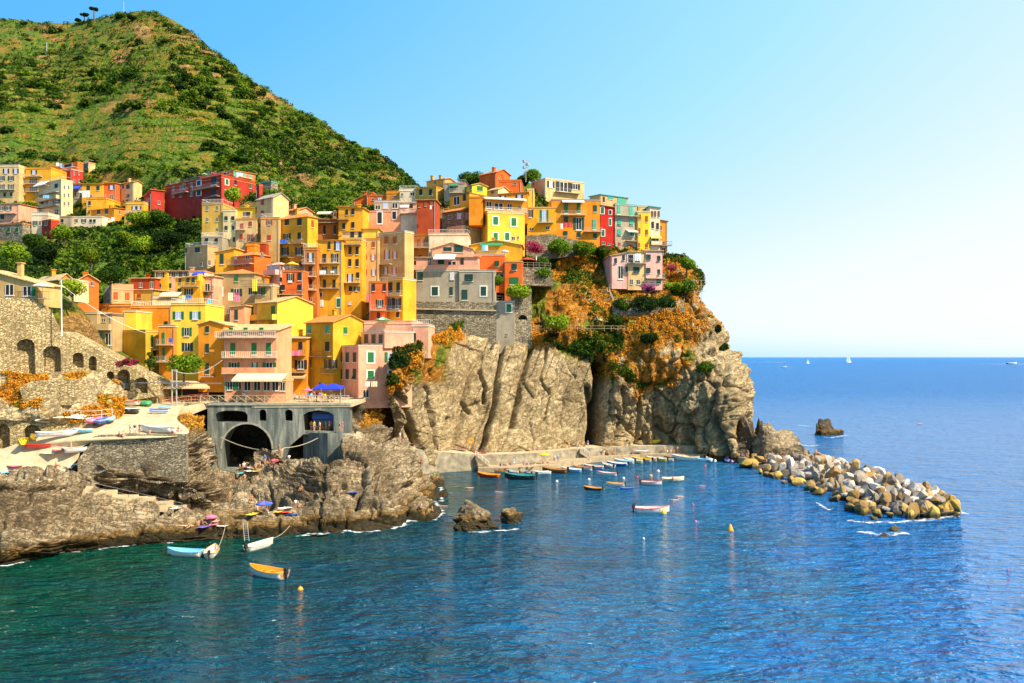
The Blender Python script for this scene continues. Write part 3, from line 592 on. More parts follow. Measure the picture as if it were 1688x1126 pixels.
    for tok in det.split():
        if tok[1] == ':':
            k, ar = tok.split(':'); ar = ar.split(',')
            if k == 'B':
                x1, x2, y = map(float, ar[:3]); rc_ = ar[3] if len(ar) > 3 else 'm'; w_ = 'F' if (x1+x2)/2 < xc or xr <= xc + .5 else 'R'
                s1, z, _ = face(x1, y, w_); s2, z, _ = face(x2, y, w_); s1, s2 = min(s1, s2), max(s1, s2); d = 1.1
                rz = 0 if w_ == 'F' else math.pi/2; loc = (s1, 0, z) if w_ == 'F' else (0, s1, z); q = MB(); q.box(0, s2-s1, -d-.05, -.002, -.16, 0)
                bo = q.build('balcony', [M['pale'] if rc_ != 'd' else M['concrete']], R, loc=loc, rot=(0, 0, rz))
                link('railing', rail_mesh(s2-s1, d, 1.0, {'m': M['metal'], 'w': M['white'], 'd': M['dark'], 's': m, 't': M['sh_t']}[rc_], rc_ == 's'), bo)
            elif k == 'A':
                x1, x2, y, dr_ = map(float, ar[:4]); w_ = 'F' if (x1+x2)/2 < xc or xr <= xc + .5 else 'R'
                s1, z, _ = face(x1, y, w_); s2, z, _ = face(x2, y, w_); s1, s2 = min(s1, s2), max(s1, s2); dr2 = dr_ * px2m; out = max(1.5, dr2 * 1.3) if len(ar) < 6 else float(ar[5])
                rz = 0 if w_ == 'F' else math.pi/2; loc = (s1, 0, z) if w_ == 'F' else (0, s1, z); w = s2 - s1
                q = MB(); q.add([(0,0,0),(w,0,0),(w,-out,-dr2),(0,-out,-dr2),(0,0,.06),(w,0,.06),(w,-out,-dr2+.06),(0,-out,-dr2+.06),(0,-out-.01,-dr2-.25),(w,-out-.01,-dr2-.25)], [(0,3,2,1),(4,5,6,7),(0,1,5,4),(1,2,6,5),(3,0,4,7),(7,6,9,8)])
                for x in (.1, w-.1): q.bar((x, -out+.1, -dr2), (x, 0, -dr2-.3), .03)
                q.build('awning', [plain('awning_cloth', AWN[ar[4]], .8)], R, loc=loc, rot=(0, 0, rz))
            elif k == 'K':
                s, z, _ = face(float(ar[0]), float(ar[1]), 'F'); q = MB(); q.box(s-.4, s+.4, 1.2, 2, h-.5, z); q.box(s-.52, s+.52, 1.08, 2.12, z, z+.14); q.build('chimney', [m], ro)
            continue
        pos, st = tok.split(':'); xs, yy = pos.split('@'); sz = st.rstrip('abcdefghijklmnopqrstuvwyz'); sty = st[len(sz):]; w, hh = map(float, sz.split('x'))
        for X in map(float, xs.split('/')):
            for Y in map(float, yy.split('/')):
                w_ = 'F' if X < xc or xr <= xc + .5 else 'R'
                s, z, t_ = face(X, Y, w_); s1, _, _ = face(X - w/2, Y, w_); s2, _, _ = face(X + w/2, Y, w_); ww = abs(s2 - s1); wh_ = hh * t_ / F
                rz = 0 if w_ == 'F' else math.pi/2; loc = (s, -.004, z) if w_ == 'F' else (.004, s, z)
                wo_ = link('window', WM[(1 if 'i' in sty else 0, 1 if 'u' in sty else 0)], R, loc=loc, rot=(0, 0, rz), scale=(ww, 1, wh_))
                c = (sty[1:].replace('i', '').replace('u', '') + 'd')[0]
                if c not in SHC: c = 'd'
                if sty[0] == 'o':
                    for sx in (-.76, .76): link('shutter', SHM[c], wo_, loc=(sx, -.0, 0))
                elif sty[0] == 'c':
                    for sx in (-.255, .255): link('shutter', SHM[c], wo_, loc=(sx, -.075, 0))
                elif sty[0] == 'p':  # closed shutters with the lower flaps propped open
                    for sx in (-.255, .255): link('shutter', SHM[c], wo_, loc=(sx, -.075, .17), scale=(1, 1, .66)); link('shutter', SHM[c], wo_, loc=(sx, -.30, -.32), rot=(-.9, 0, 0), scale=(1, 1, .34))
    return hs_

# ---- upper left hamlet
house('pale cream tall house at the far left edge of the upper hamlet', -18, 31, 31, 275, 332, 283, 4, 'cr', 'fl3w', '3/18@294/308:5x8od 10/26@282:5x8oki 8/19@321:4x7cd B:-8,25,313')
house('tall orange house with balconies between the cream house and the yellow block', 31, 84, 84, 278, 335, 285, 6, 'yo', 'fl2t', '37/56@284:5x7odi 37@298/309/323:4x6cd 55@299/312:6x8od B:42,70,291 B:42,70,303 B:45,70,316')
house('orange upper house with covered loggia beside the red roof terrace', 60, 96, 96, 276, 300, 293, 5, 'orr', 'sf2t', '77@282:6x6n 90@285:9x8n')
house('red house with rosy sunlit side below the hill in the hamlet', 95, 118, 137, 280, 312, 292, 34, 'rd', 'fl1w', '104@284:4x7n 122/130@286/298:2.5x5nr')
house('red penthouse floor with dark open loggia under flat red roof', 86, 128, 137, 268, 281, 297, 30, 'ro', 'fl1t', '105@274:30x6n')
house('beige block with yellow sunlit side and white awning in the hamlet', 64, 101, 120, 297, 360, 266, 34, 'cw', 'fl1w', '70@334:5x6ck 77@334:4x6n 93@307:5x8ck 93@333:6x6od 93@350:7x9n B:64,98,316 B:64,98,327,s B:64,98,338 106/113@309/322:2.6x7nr 106/113@336:2.6x7nb A:63,82,298,7,w')
house('small white walled house with a blue awning in the hamlet', 119, 141, 141, 304, 335, 277, 5, 'gy', 'sf2t', '126/134@322:5x9n A:123,134,306,6,b')
house('yellow orange row house with two dark windows', 135, 169, 169, 303, 330, 272, 4, 'yo', 'sf2t', '146/162@310:5x8cd 150@325:5x7n')
house('red orange row house between yellow and beige neighbours', 169, 191, 191, 302, 332, 272.4, 4, 'ro', 'sf2t', '184@309:5x7odi 184@325:5x8n')
house('beige row house with yellow gable side by the bushes', 191, 220, 234, 300, 332, 272, 30, 'cr', 'gx3t', '199@308:5x7odi 211@308:5x7cd 211@323:5x7n')
house('little amber house with orange parapet under the row', 142, 175, 175, 328, 345, 266, 4, 'yo', 'fl2t', '148@335:4x7cd')
house('low orange house with cream side below the hamlet row', 150, 188, 207, 343, 360, 259, 28, 'orr', 'sf1t', '163/176@349:5x8cd 197@350:3x7n')
house('low white house with laundry line at the hamlet foot', 117, 168, 168, 358, 376, 253, 3, 'wh', 'fl1w', '124/138@364:4x6od 150/156@364:4x5cd')
house('small yellow house with white terrace rail in the hamlet', 207, 237, 237, 336, 354, 255, 5, 'yo', 'fl3w', '221/229@343:4x6oki B:210,236,351')
house('narrow ochre house below the white rail terrace', 205, 222, 222, 354, 368, 251, 4, 'oc', 'fl1t', '213@361:4x6cd')
house('dark red house with slanted roof beside the big red building', 237, 249, 271, 319, 356, 257, 50, 'rd', 'sr6t', '244@330/343:4x6nw 262@334:4x6nw')
house('small white house with terrace in front of the yellow block', 52, 79, 79, 355, 377, 250, 4, 'wh', 'fl4w', '58@368:4x8od 66@368:4x8n')
house('little red cube house with orange sunlit side', 69, 84, 98, 363, 385, 246, 35, 'rd', 'fl1t', '76@369:5x6nw')
house('pink house at the left edge under the cream house', -12, 31, 31, 336, 368, 262, 4, 'pk', 'sf2t', '3/14@344:5x7od 4@358:6x7cd B:-8,28,352')
house('grey stone house with orange end at the left edge', -12, 37, 50, 369, 390, 245, 20, M['greystone'], 'fl1t', '15/29@379:4x7cg')
house('drab grey annex below the beige block', 98, 118, 118, 358, 376, 252, 4, 'gy', 'fl1s', '103@364:4x6ck')
house('pale hut with black opening on the slope over the row', 137, 146, 157, 269, 284, 302, 40, 'cr', 'fl1t', '142@274:7x8n')
# ---- the big red building
house('long dark red building on the slope with pink sunlit end', 272, 365, 421, 293, 352, 246, 35, 'rd', 'fl4t', '286/298@310/322:4x6nw 303@307:5x9nw 316@304/320:4x7nw 328@302/318:6x8cdu 353@298:9x13ck 353@317:9x9ck B:320,362,307 B:342,363,323,d B:288,312,316 374@300/318:5x9cgu 388@301:4x8ck 412@307:4x7cg')
house('set back top floor with roof terrace on the long red building', 330, 388, 421, 282, 296, 254, 32, 'ro', 'sf2t', '345@287:8x6n 374@285:10x6n 395@288:10x9oti 412@291:4x6ct B:392,414,296,w')
house('narrow red stair tower right of the long red building', 422, 427, 433, 306, 326, 240, 35, 'rd', 'fl2t', '')
house('green glazed greenhouse on the slope over the red building end', 428, 447, 458, 300, 313, 250, 25, M['greystone'], 'fl1l', '', cat='greenhouse')
# ---- left blocks
house('dull ochre windowless looking tower at the left end of the cream blocks', 333, 367, 367, 337, 395, 215, 5, 'oc', 'fl2s', '342/358@343/362:4x7nw 358@379:4x6n')
house('white low annex at the foot of the ochre tower', 332, 366, 366, 391, 408, 210, 5, 'gr', 'fl1w', '341/357@396:5x6ck')
house('pale house with dark green shutters and planted roof terrace', 367, 388, 388, 348, 408, 214, 5, 'cw', 'fl2w', '373/384@360:5x7cd 373/385@376:5x7cd 371/386@395:4x8cd')
house('cream house topped by a yellow penthouse with red brown shutters', 388, 423, 423, 362, 408, 213, 4, 'cr', 'fl1t', '399@373:5x9cr 413@369:5x8cr 398@391:5x9cr 413@392:5x12or B:389,405,379 B:404,422,401,d')
house('yellow penthouse with terrace above the cream house', 388, 421, 421, 343, 364, 215, 3, 'ye', 'sf2t', '404@353:7x8n 410@353:5x7ck')
house('pale tall house with a bright white gable', 423, 450, 476, 325, 410, 211, 38, 'cr', 'gx9g', '433@334:5x9cr 433@352:5x9cr 428@372:3x8cr 431@391:4x8cr', dep=8)
house('cream house with brick red windows left of the big orange house', 430, 460, 460, 361, 424, 208, 5, 'ta', 'fl2t', '444@367:5x8or 444@392:6x9cr')
house('pink cottage with gable behind the big orange house', 449, 492, 516, 346, 362, 218, 32, 'pk', 'gx6t', '459@352:5x7ck 487@347:7x4n')
house('big orange house with hip roof and three rows of black shutters', 460, 507, 524, 357, 425, 205, 32, 'yo', 'hp9t', '473/494@366:7x11ck 473@391:6x12ok 494@389:6x12ck 470/493@414:6x13ok B:462,480,401 B:484,502,401 B:462,482,423,d B:486,504,423,d 515@369:4x12cr')
house('brown orange house with wooden pergola terrace', 524, 558, 558, 362, 394, 215, 5, 'br', 'sf9t', '535/552@379:4x14ck 552@352:4x10n B:525,557,367,d A:525,548,349,4,t')
house('orange house with four small black windows under a tiled shed roof', 558, 598, 598, 343, 386, 212, 6, 'yo', 'sl3t', '572@350:4x9ck 582@349:5x10ck 567@373:5x10ck 582@371:5x10ck B:558,576,362,d')
house('salmon house with white framed openings and open roof arches', 598, 660, 660, 349, 380, 217, 4, 'pp', 'fl1p', '604@359:6x11cku 626@359:7x18cku 650@355:6x12cku')
house('grey roof room with arches above the salmon house', 617, 660, 660, 333, 352, 223, 4, 'gr', 'fl2w', '636@339:8x9ni 651@339:9x9n 623@342:8x7n')
house('white walled house with cluttered terrace between salmon and brick red houses', 660, 687, 687, 353, 375, 217, 3, 'wh', 'fl1w', 'B:660,687,352')
house('pink house with white sunshade behind the cluttered terrace', 660, 687, 687, 334, 354, 223, 3, 'pk', 'sf4w', '678@340:5x7ck A:661,675,338,4,w')
house('brick red windowless looking house with small brown shutters up high', 687, 718, 718, 330, 378, 213, 2, 'dr', 'sf3t', '691@339:4x6cb 701@337:4x6cb 711@335:5x8cb')
house('red gabled house behind the salmon house', 583, 612, 612, 330, 345, 246, 8, 'ro', 'sr12t', '')
house('low red house left of the yellow topped one under the hill', 604, 638, 638, 323, 336, 245, 5, 'ro', 'fl1t', '626@328:6x5ni 615@329:5x4n')
house('low orange house with yellow parapet under the hill', 637, 660, 660, 319, 336, 244, 5, 'orr', 'fl4t', '651@324:6x4n')
house('white terraced house at the right foot of the hill', 658, 687, 687, 315, 336, 242, 4, 'wh', 'fl3w', '680@320:8x6n 663@321:3x5n')
house('ochre house with two black shuttered windows near the ridge', 683, 719, 732, 309, 334, 238, 30, 'oc', 'fl1t', '694/710@317:5x10ck')
house('small ochre house with white gable at the top of the ridge', 703, 733, 748, 295, 312, 246, 34, 'oc', 'gx3t', '717@301:4x5n K:707,289')
house('grey beige house with green sunshade near the ridge', 732, 767, 767, 303, 322, 237, 5, 'gr', 'fl1t', '744/752@308:6x5n B:742,766,318 A:741,756,304,3,g')
# ---- tall middle row
house('tall tan house with rust shutters and yellow attic wall', 595, 624, 624, 395, 464, 196, 4, 'ta', 'fl1t', '602/616@403:5x10cb 601/615@424:4x9obi 601/616@449:4x10obi', down=5)
house('yellow attic room on the tall tan house', 597, 624, 624, 381, 397, 199, 4, 'yl', 'sb3t', '')
house('broad tan house with rust shutters and a bright yellow side wall', 624, 667, 682, 383, 464, 194, 32, 'ta', 'fl2w', '637/651@396:6x12cb 638@420:5x16obi 651@420:4x12obi 636/650@446:4x11obi B:625,647,435', down=5)
house('tall amber house with paired black shutters and a blue balcony door', 564, 596, 596, 395, 510, 192, 4, 'yo', 'fl2w', '577/589@413:5x13ck 577/589@433:5x12ck 577@458:5x13oki 590@454:5x10ck 578@476:6x8ck 588@476:5x8ok 577@500:5x5ni B:566,596,403,d B:566,594,466')
house('narrow loggia house with cluttered terrace over the amber house', 565, 598, 598, 382, 402, 199, 4, 'cr', 'sf1t', '581/594@389:6x13ck B:566,597,402,d')
house('tall orange house with a green door and flag like laundry', 523, 564, 564, 396, 510, 190, 4, 'yo', 'hp4t', '557@405:6x14oki 535@426:6x15ck 552@425:6x14ok 535@447:4x14ok 552@446:4x14ok 535/551@468:5x14ck 529@486:4x7cku 558@499:6x14cgu 529@500:6x9cwiu B:525,560,434 B:525,560,453 B:525,560,475,d 543@405:4x12ck')
house('narrow dark orange house with a single column of black shutters', 500, 523, 523, 412, 510, 188, 4, 'br', 'fl3t', '512@424:5x14oki 512@447/468:6x15ck B:500,520,435 B:500,522,456 B:500,522,478 512@494:5x7n', down=4)
house('red orange house with terrace and pink line below the narrow orange house', 465, 500, 500, 448, 502, 184, 4, 'ro', 'fl1t', '479@458:6x14ok 494@456:6x13ck 467@474:6x9ck 494@474:6x10ck B:458,500,485,d', down=4)
house('small orange top room with yellow chair terrace', 478, 500, 500, 425, 450, 190, 4, 'orr', 'sf3t', '488@437:5x10ck 496@437:5x10ck B:474,500,447')
house('pink house with slanting white edge and green window', 440, 462, 476, 436, 484, 190, 35, 'lp', 'hp5p', '447@440:5x9ni 454@442:4x9ni 464@441:3x9cg 462@461/474:3x8ck B:440,460,452,s')
# ---- left middle
house('beige house with flat tiled roof and dark square windows on the left slope', 305, 342, 360, 406, 446, 202, 30, 'be', 'fl1s', '307@413:4x8cd 326@412:8x9cd 332@436:4x7n 345@433:4x9nr 356@432:5x9nd')
house('orange house with tan shed roof and tall dark door', 355, 386, 386, 416, 446, 198, 5, 'yo', 'sr6n', '366@427:6x17cd')
house('red orange house with long balcony and cream sunlit side', 381, 419, 446, 420, 462, 194, 34, 'ro', 'hp8t', '389@424:4x6ciw 408@424:6x5n 394@438:3x5n 408@438:5x5n B:380,418,434 432@420:5x7nb')
house('orange chimney house with yellow wall on the roofs', 405, 420, 420, 405, 425, 203, 5, 'orr', 'fl3t', '')
house('brown red box room behind the tiled roofs', 414, 438, 438, 402, 416, 206, 3, 'dr', 'fl1t', '')
house('drab beige house with hip tile roof and bright green shutters', 353, 420, 420, 451, 524, 184, 5, 'be', 'hp11t', '363@459:6x10cg 390@459:6x10cg 363@481:7x13cdu 390@482:9x12od 363@504:6x11nn 377@513:5x8nb', down=4)
house('beige house with planted terrace and dark shuttered windows', 420, 450, 450, 471, 510, 181, 5, 'be', 'fl2w', '427/416@480:6x11od 436@480:4x12cg B:400,448,471,d', down=4)
house('small loggia house with white railing and tile roof over the planted terrace', 405, 438, 438, 456, 472, 188, 4, 'orr', 'sf3t', '416@463:7x11ni 424@463:4x9n')
house('yellow house with terrace, dark shutters and blue laundry', 289, 330, 330, 459, 508, 178, 5, 'yo', 'sr4n', '297@462:4x8cd 310/319@462:5x8cd 296@480:5x9cd 311@481:7x10od B:299,328,472,d', down=4)
house('cream and pink side house with a dark balcony', 330, 352, 352, 456, 520, 180, 4, 'pk', 'sf2n', '342@474:8x13nk 340@484:6x8n 340@503:12x9n 337@512:4x5n B:329,352,480,d', down=4)
house('orange house with black double windows behind the yellow house', 255, 276, 276, 447, 478, 190, 4, 'yo', 'sf1s', '264@453:7x8ok 264@471:4x7cd', down=4)
house('pink and orange house with a row of black windows', 275, 312, 312, 447, 480, 190.5, 4, 'pk', 'sf1s', '281/292/303@452:5x8ok 281@471:4x8cd', down=4)
house('white low house with small green window and blue tarpaulin', 311, 336, 336, 448, 462, 190, 4, 'wh', 'fl1t', '319@453:3x5cg A:322,340,449,4,b', down=4)
house('terracotta low house with flowers behind the peach house', 215, 256, 256, 459, 480, 188, 4, 'dr', 'sf1n', '250@470:5x12nw 232@470:5x8n', down=4)
house('small ochre house with brown shutters behind the peach house', 222, 254, 254, 478, 500, 182, 5, 'oc', 'sf1n', '230@488:6x7cb', down=4)
house('cream terrace house with tan canopy and plants', 252, 300, 300, 492, 512, 176, 4, 'cw', 'fl4w', '275@503:5x6n B:255,299,503,s A:268,300,482,6,t', down=4)
house('peach house with arched brown shutters and parapet roof', 169, 184, 220, 477, 510, 178, 62, 'pp', 'fl8p', '180@489:3x8nb 191@488:7x13cb 210@489:7x13cb', down=4)
house('orange flat roofed house behind the olive block', 216, 283, 283, 507, 545, 166, 6, 'orr', 'fl2n', '235@521:4x11cd 242@519:3x11ck 274@533:6x7cd', down=4)
house('peach garden wall house below the arched shutters', 140, 216, 216, 505, 522, 170, 4, 'orr', 'fl3n', '165@510:5x4n', down=4)
house('tan house with a large black window by the stone ramp', 128, 160, 160, 517, 566, 155, 4, 'be', 'fl2w', '144@539:18x17n')
house('beige terrace house with a turquoise door', 160, 185, 185, 520, 566, 156, 4, 'be', 'fl1k', '171@528:6x6nb B:160,184,543,s 164@559:12x22ct 179@559:10x20n', down=2)
house('bright yellow rooftop room on the olive block', 203, 224, 224, 514, 545, 160, 3, 'yl', 'fl1w', '193@533:4x12n')
house('plain olive yellow block beside the stone ramp', 184, 240, 262, 547, 590, 156, 32, 'ol', 'fl2n', '250@562:4x20cg 254@585:5x14ck B:250,268,576')
house('orange narrow house with green doors and iron balconies', 262, 289, 289, 539, 612, 155.5, 4, 'orr', 'fl2w', '270@558:4x20cg 270@584:4x20cg B:262,287,568 B:262,285,596')
house('lemon yellow house with green shutters and blue curtains', 282, 338, 338, 503, 612, 156, 3, 'yl', 'fl2n', '294/322@520:9x13ogi 308@547:8x14og 309@572:9x14od 309@602:9x12n', down=3)
house('vivid orange house left of the peach house', 327, 369, 369, 535, 628, 151.5, 3, 'orr', 'gy6n', '342@543:6x11cd 342@574:6x15cd 342@608:6x18cd B:334,355,620,d', down=2)
house('peach house with three floors of green shutters on the plaza', 369, 456, 456, 545, 664, 150, 2, 'pp', 'sf12n', '381/405/431@545:7x10cg 384/419/443@575:8x19cg 386@604:9x13og 420@604:5x13ogi 444@604:11x13og 379/398@636:9x14og B:358,456,556,w B:369,458,589,w B:369,456,615,s', down=1, dep=9)
house('restaurant annex with tan canopy and wooden window wall on the plaza', 397, 472, 472, 628, 661, 147, 2, 'pp', 'fl1n', '408/424/440/454@636:11x16nb 466@637:8x15nb A:392,474,616,10,t,3', down=1, dep=4)
house('big bright yellow gabled house behind the peach house', 402, 457, 516, 498, 575, 177, 38, 'yl', 'gx11n', '414/451@514:7x19cg 447@541:7x18cg B:402,456,526,s', down=4)
house('small peach lean to with a dark door left of the bright yellow gable', 378, 403, 403, 507, 532, 178, 4, 'pp', 'sr3n', '390@519:5x17cd', down=4)
house('orange house with pink laundry over the arcade', 457, 505, 505, 558, 650, 172, 3, 'orr', 'sf6n', '472/496@570:6x13ck 471@601:8x17ck 496@601:10x15ok B:458,504,585,d B:456,505,613,d A:458,506,618,4,s', down=4)
house('mustard house with orange tiled roof above the blue awnings', 504, 549, 604, 531, 650, 171, 36, 'ol', 'gx13t', '510/540@543:6x13pt 510/540@571:7x15ck 510@600:7x14pd 540/551@600:5x15ok 528@634:5x8n 569@545:6x11cg B:500,547,587,d B:535,556,615,d', down=3)
house('red orange block with black windows above the pink plaza house', 608, 638, 638, 466, 530, 185, 4, 'ro', 'fl1t', '616/634@474:5x12ck 626@500:6x12ok 624@520:5x10ck B:612,637,511', down=4)
house('amber block with dull sunlit side above the pink plaza house', 638, 664, 686, 461, 530, 184, 30, 'yo', 'fl2w', '644/657@474:6x17ck 643/655@500:6x17ok 656@519:5x8ck B:642,664,487 B:638,662,512', down=4)
house('pink terrace house with striped umbrella above the plaza house', 600, 686, 686, 534, 556, 177, 3, 'pk', 'fl4p', '', down=2)
house('rose pink house on the plaza edge with green shutters', 558, 591, 679, 571, 665, 163, 62, 'pk', 'fl1w', '562/573/585@589:5x16cd 562/573@617:5x16cd 585@617:5x18pd 611@589:10x17cgu 644@589:10x17ogi 611@618:10x14pgu 645@618:9x14pgu 603@649:10x13nr', down=1)
house('upper floor with dark loggia on the rose pink house', 595, 634, 682, 548, 574, 165, 60, 'pk', 'fl1w', '604/616/628@559:6x15ck B:560,594,572', down=0)
house('pink annex with striped shutter beside the cliff', 679, 706, 706, 538, 566, 171, 3, 'pk', 'fl3w', '683@556:6x14pd', down=3)
# ---- right of the centre
house('brown red house with shutters under the orange banded terrace', 680, 708, 708, 388, 450, 212, 6, 'br', 'fl1t', '692@401:5x16cb 700@401:4x14nw 703@401:5x15cb 693@430:5x18ck B:682,707,408 B:682,707,430,d', down=4)
house('white walled house with an orange band around its roof terrace', 706, 771, 771, 388, 430, 211, 2, 'wh', 'fl3t', '', down=3)
house('pink gabled house with wide green glass under the eaves', 711, 778, 778, 410, 440, 208, 3, 'pk', 'gy10n', '738@411:13x7cd 756@410:14x12cd', down=3)
house('pink balcony floor with tiled roof and white sunshade above the grey house', 686, 788, 788, 424, 448, 205, 3, 'pk', 'sf7n', '708@433:5x14nw 727@432:10x8cd 762@433:5x14ck 745@437:14x12nw A:717,752,420,8,w,3 B:683,790,444,s', down=0)
house('rounded grey green house on the stone bastion', 686, 757, 757, 447, 500, 204, 4, 'gr', 'fl0w', '693@455:8x14cd 745@455:7x12ciw 717@480:10x14cdu 744@480:5x14cd', down=1)
house('grey house with green door beside the rounded house', 757, 815, 815, 448, 505, 203, 3, 'gr', 'fl0w', '773@458:13x12pd 766@486:9x17cd 797@480:9x15cdu', down=1)
house('coral house with terrace and round green door', 778, 832, 832, 421, 462, 209, 3, 'ro', 'fl1w', '819@435:7x10cg 822@455:18x6n B:800,828,448,d', down=3)
house('coral house with green flap windows by the red umbrella', 832, 861, 861, 432, 475, 208, 3, 'ro', 'fl1n', '848@440:8x11pd 848@463:14x12cg', down=3)
house('amber gabled wall house with green awning', 775, 860, 860, 404, 432, 213, 3, 'yo', 'gy8n', 'A:792,829,401,4,g', down=3)
house('bright yellow house with white quoins and green shutters', 793, 804, 865, 351, 405, 219, 76, 'yl', 'fl0w', '817@364:8x13cgu 847@366:8x13cgu 817/836@390:7x12cgu 846@393:6x6nb 854@392:3x5nb', down=3)
house('orange loggia floor on the bright yellow house with white roof edge', 796, 799, 868, 329, 352, 221, 76, 'orr', 'fl1w', '806@338:9x11n 822@340:15x10n 840@341:8x10n 857@343:6x6n B:800,867,351,w A:797,866,328,3,c', down=0)
house('rubble stone cottage with white gable between brick red and yellow houses', 729, 764, 793, 346, 375, 223, 38, M['greystone'], 'gx9t', '742@358:6x7nw 757@356:6x9nwi 771@356:7x11nwi 783@360:3x8niw', down=0)
house('cream lower wall of the rubble stone cottage', 737, 764, 792, 374, 405, 222, 38, 'cw', 'fl0w', '770@380:7x9nw', down=3)
house('amber house with a black opening below the ridge', 742, 774, 822, 319, 346, 226, 40, 'yo', 'fl1k', '753@331:10x14n 766@326:5x11ck', down=3)
house('orange house left of the bright yellow house', 773, 796, 796, 326, 352, 220, 3, 'orr', 'fl1t', '', down=3)
house('yellow gabled cottage with green window on the ridge', 767, 778, 803, 305, 322, 234, 60, 'ye', 'gx4n', '791@311:9x8cg 776@309:3x8n', down=3)
house('pale gabled cottage with tile roof on the ridge', 804, 821, 840, 312, 328, 236, 42, 'cw', 'gx6n', '812@317:5x5cb', down=3)
house('coral gabled house with chimney topping the village', 790, 818, 841, 284, 312, 246, 42, 'ro', 'gx7t', '828@292:4x9cb K:808,276 822@295:3x4n', down=3)
house('red orange flat house under the topmost gabled house', 822, 859, 859, 299, 322, 240, 5, 'ro', 'fl2t', '849@303:5x4n', down=3)
house('orange house with two open black shutters near the ridge', 822, 870, 870, 320, 350, 228, 4, 'orr', 'sr3t', '829@326:5x7oki 856@326:6x10oki B:822,840,334,d', down=3)
house('tall yellow wall house between orange house and beige villa', 869, 880, 880, 313, 345, 232, 3, 'yl', 'fl0w', '', down=3)
house('beige villa with white roof terrace and black shutters', 876, 899, 963, 295, 335, 244, 62, 'cr', 'fl1w', '908@304:6x11oki 929@308:13x16ok 948@308:8x10ok B:914,954,320,m', down=3)
house('amber house with blue door and green shutters under the villa', 869, 917, 917, 343, 390, 229, 2, 'yo', 'fl1n', '874@352:5x13ok 897@356:7x20ogi 876@378:7x4n 903@376:7x5n B:886,912,367,m', down=1)
house('big orange house with green shutters and long balconies', 909, 989, 989, 331, 402, 230, -4, 'orr', 'fl1g', '933@343:6x17cg 954@343:6x17cg 981@344:6x11cd 933@363:7x12cd 954@369:9x20od 980@370:6x17ct 932@385:7x8cd 954@387:6x9cd 981@389:6x8cd B:925,965,355 B:962,992,382 A:926,962,331,3,w', down=1)
house('narrow bright red house with white framed green windows', 990, 1011, 1011, 342, 406, 230.5, -4, (.62,.025,.012), 'sl3t', '993@347:5x10cgu 1006@350:4x7cku 1006@366:3.5x11cgu 994@384:5x10cgu 995@401:5x5nw 1004@403:6x4n', down=1)
house('pale grey tower house with turquoise shutters', 1011, 1014, 1050, 338, 412, 231, 70, 'gr', 'fl0l', '1020@346:5x14ct 1040@349:6x16ct 1021/1041@366:6x11pt 1021@383:6x10pt 1042@385:7x9ot 1021@403:4x6cr 1040@408:5x8cr B:1013,1051,357,t B:1030,1050,398,d A:1031,1048,380,3,c', down=1)
house('turquoise roofed top floor of the grey tower house', 972, 990, 1035, 321, 342, 234, 50, 'be', 'sf2l', '995@329:3x9ck 1006@326:8x6ct 1025@332:14x9ct', down=1)
house('pale yellow tower house with small brown windows', 1050, 1071, 1071, 350, 412, 233, -5, 'ye', 'fl1w', '1055@358:3.5x9cb 1066@361:4x10cb 1054@381:3.5x10cb 1066@383:4x9cb 1053@404:3.5x8cb 1066@405:4x7cb', down=1)
house('yellow rooftop room behind the pale yellow tower', 1052, 1073, 1073, 341, 354, 238, -5, 'oc', 'fl1w', '1062@347:5x6nw B:1055,1072,350,w', down=1)
house('white house with yellow balcony at the headland end', 1071, 1088, 1088, 343, 412, 234, -6, 'wh', 'sl2l', '1075/1080/1086@353:3x10cn 1076@371:4x11ck 1084@373:4x11ck 1078@396:5x8n 1084@397:4x8n B:1072,1090,404,s A:1071,1089,389,4,y', down=1)
house('orange end house with glass veranda at the tip of the village', 1087, 1100, 1100, 365, 432, 235, -6, 'orr', 'sl2s', '1090@376:3x9nb 1094@402:4x8n 1094@418:6x20nw B:1088,1106,405,d', down=1)
house('pink villa wing with sloping tile roof on the headland', 1007, 1035, 1035, 422, 470, 218, -8, 'lp', 'sr5n', '1015@430:4x9pd 1028@425:4x9pd 1023@449:8x22n 1033@444:3x9pd', down=1)
house('pink villa centre with recessed balcony and white sheet', 1035, 1063, 1063, 416, 472, 218.5, -8, 'cr', 'sf3n', '1045@427:22x15n 1049@445:10x10pd B:1034,1063,434,m 1052@465:6x8n 1041@465:5x9n', down=1)
house('pink villa wing with flap shutters nearest the sea', 1063, 1092, 1092, 414, 472, 219, -8, 'lp', 'sf2n', '1068@424:9x9pd 1086@426:5x9pd 1068@446:8x9pd 1086@449:4x10pd 1086@464:7x6cg B:1064,1094,459,m', down=1)
# ---- far left by the stone wall
house('cabin with sloping tan roof and dark veranda on top of the stone wall', -30, 62, 62, 468, 494, 132, 6, 'ta', 'sl26n', '16@478:14x18nw 45@480:14x16nw 56@481:6x16cg B:34,84,492,d', down=1, dep=6)
house('orange gabled house behind the mooring mast', 60, 98, 120, 460, 500, 160, 40, 'orr', 'gx9n', '', down=3)
house('red orange gabled house by the dark tree', 119, 128, 163, 462, 498, 158, 60, 'ro', 'gx10n', '152@468:5x7nr', down=3)
house('cream shuttered shed under the orange gable', 98, 119, 119, 462, 478, 150, 5, 'cw', 'fl1w', '109@467:18x9nw', down=2, dep=5)

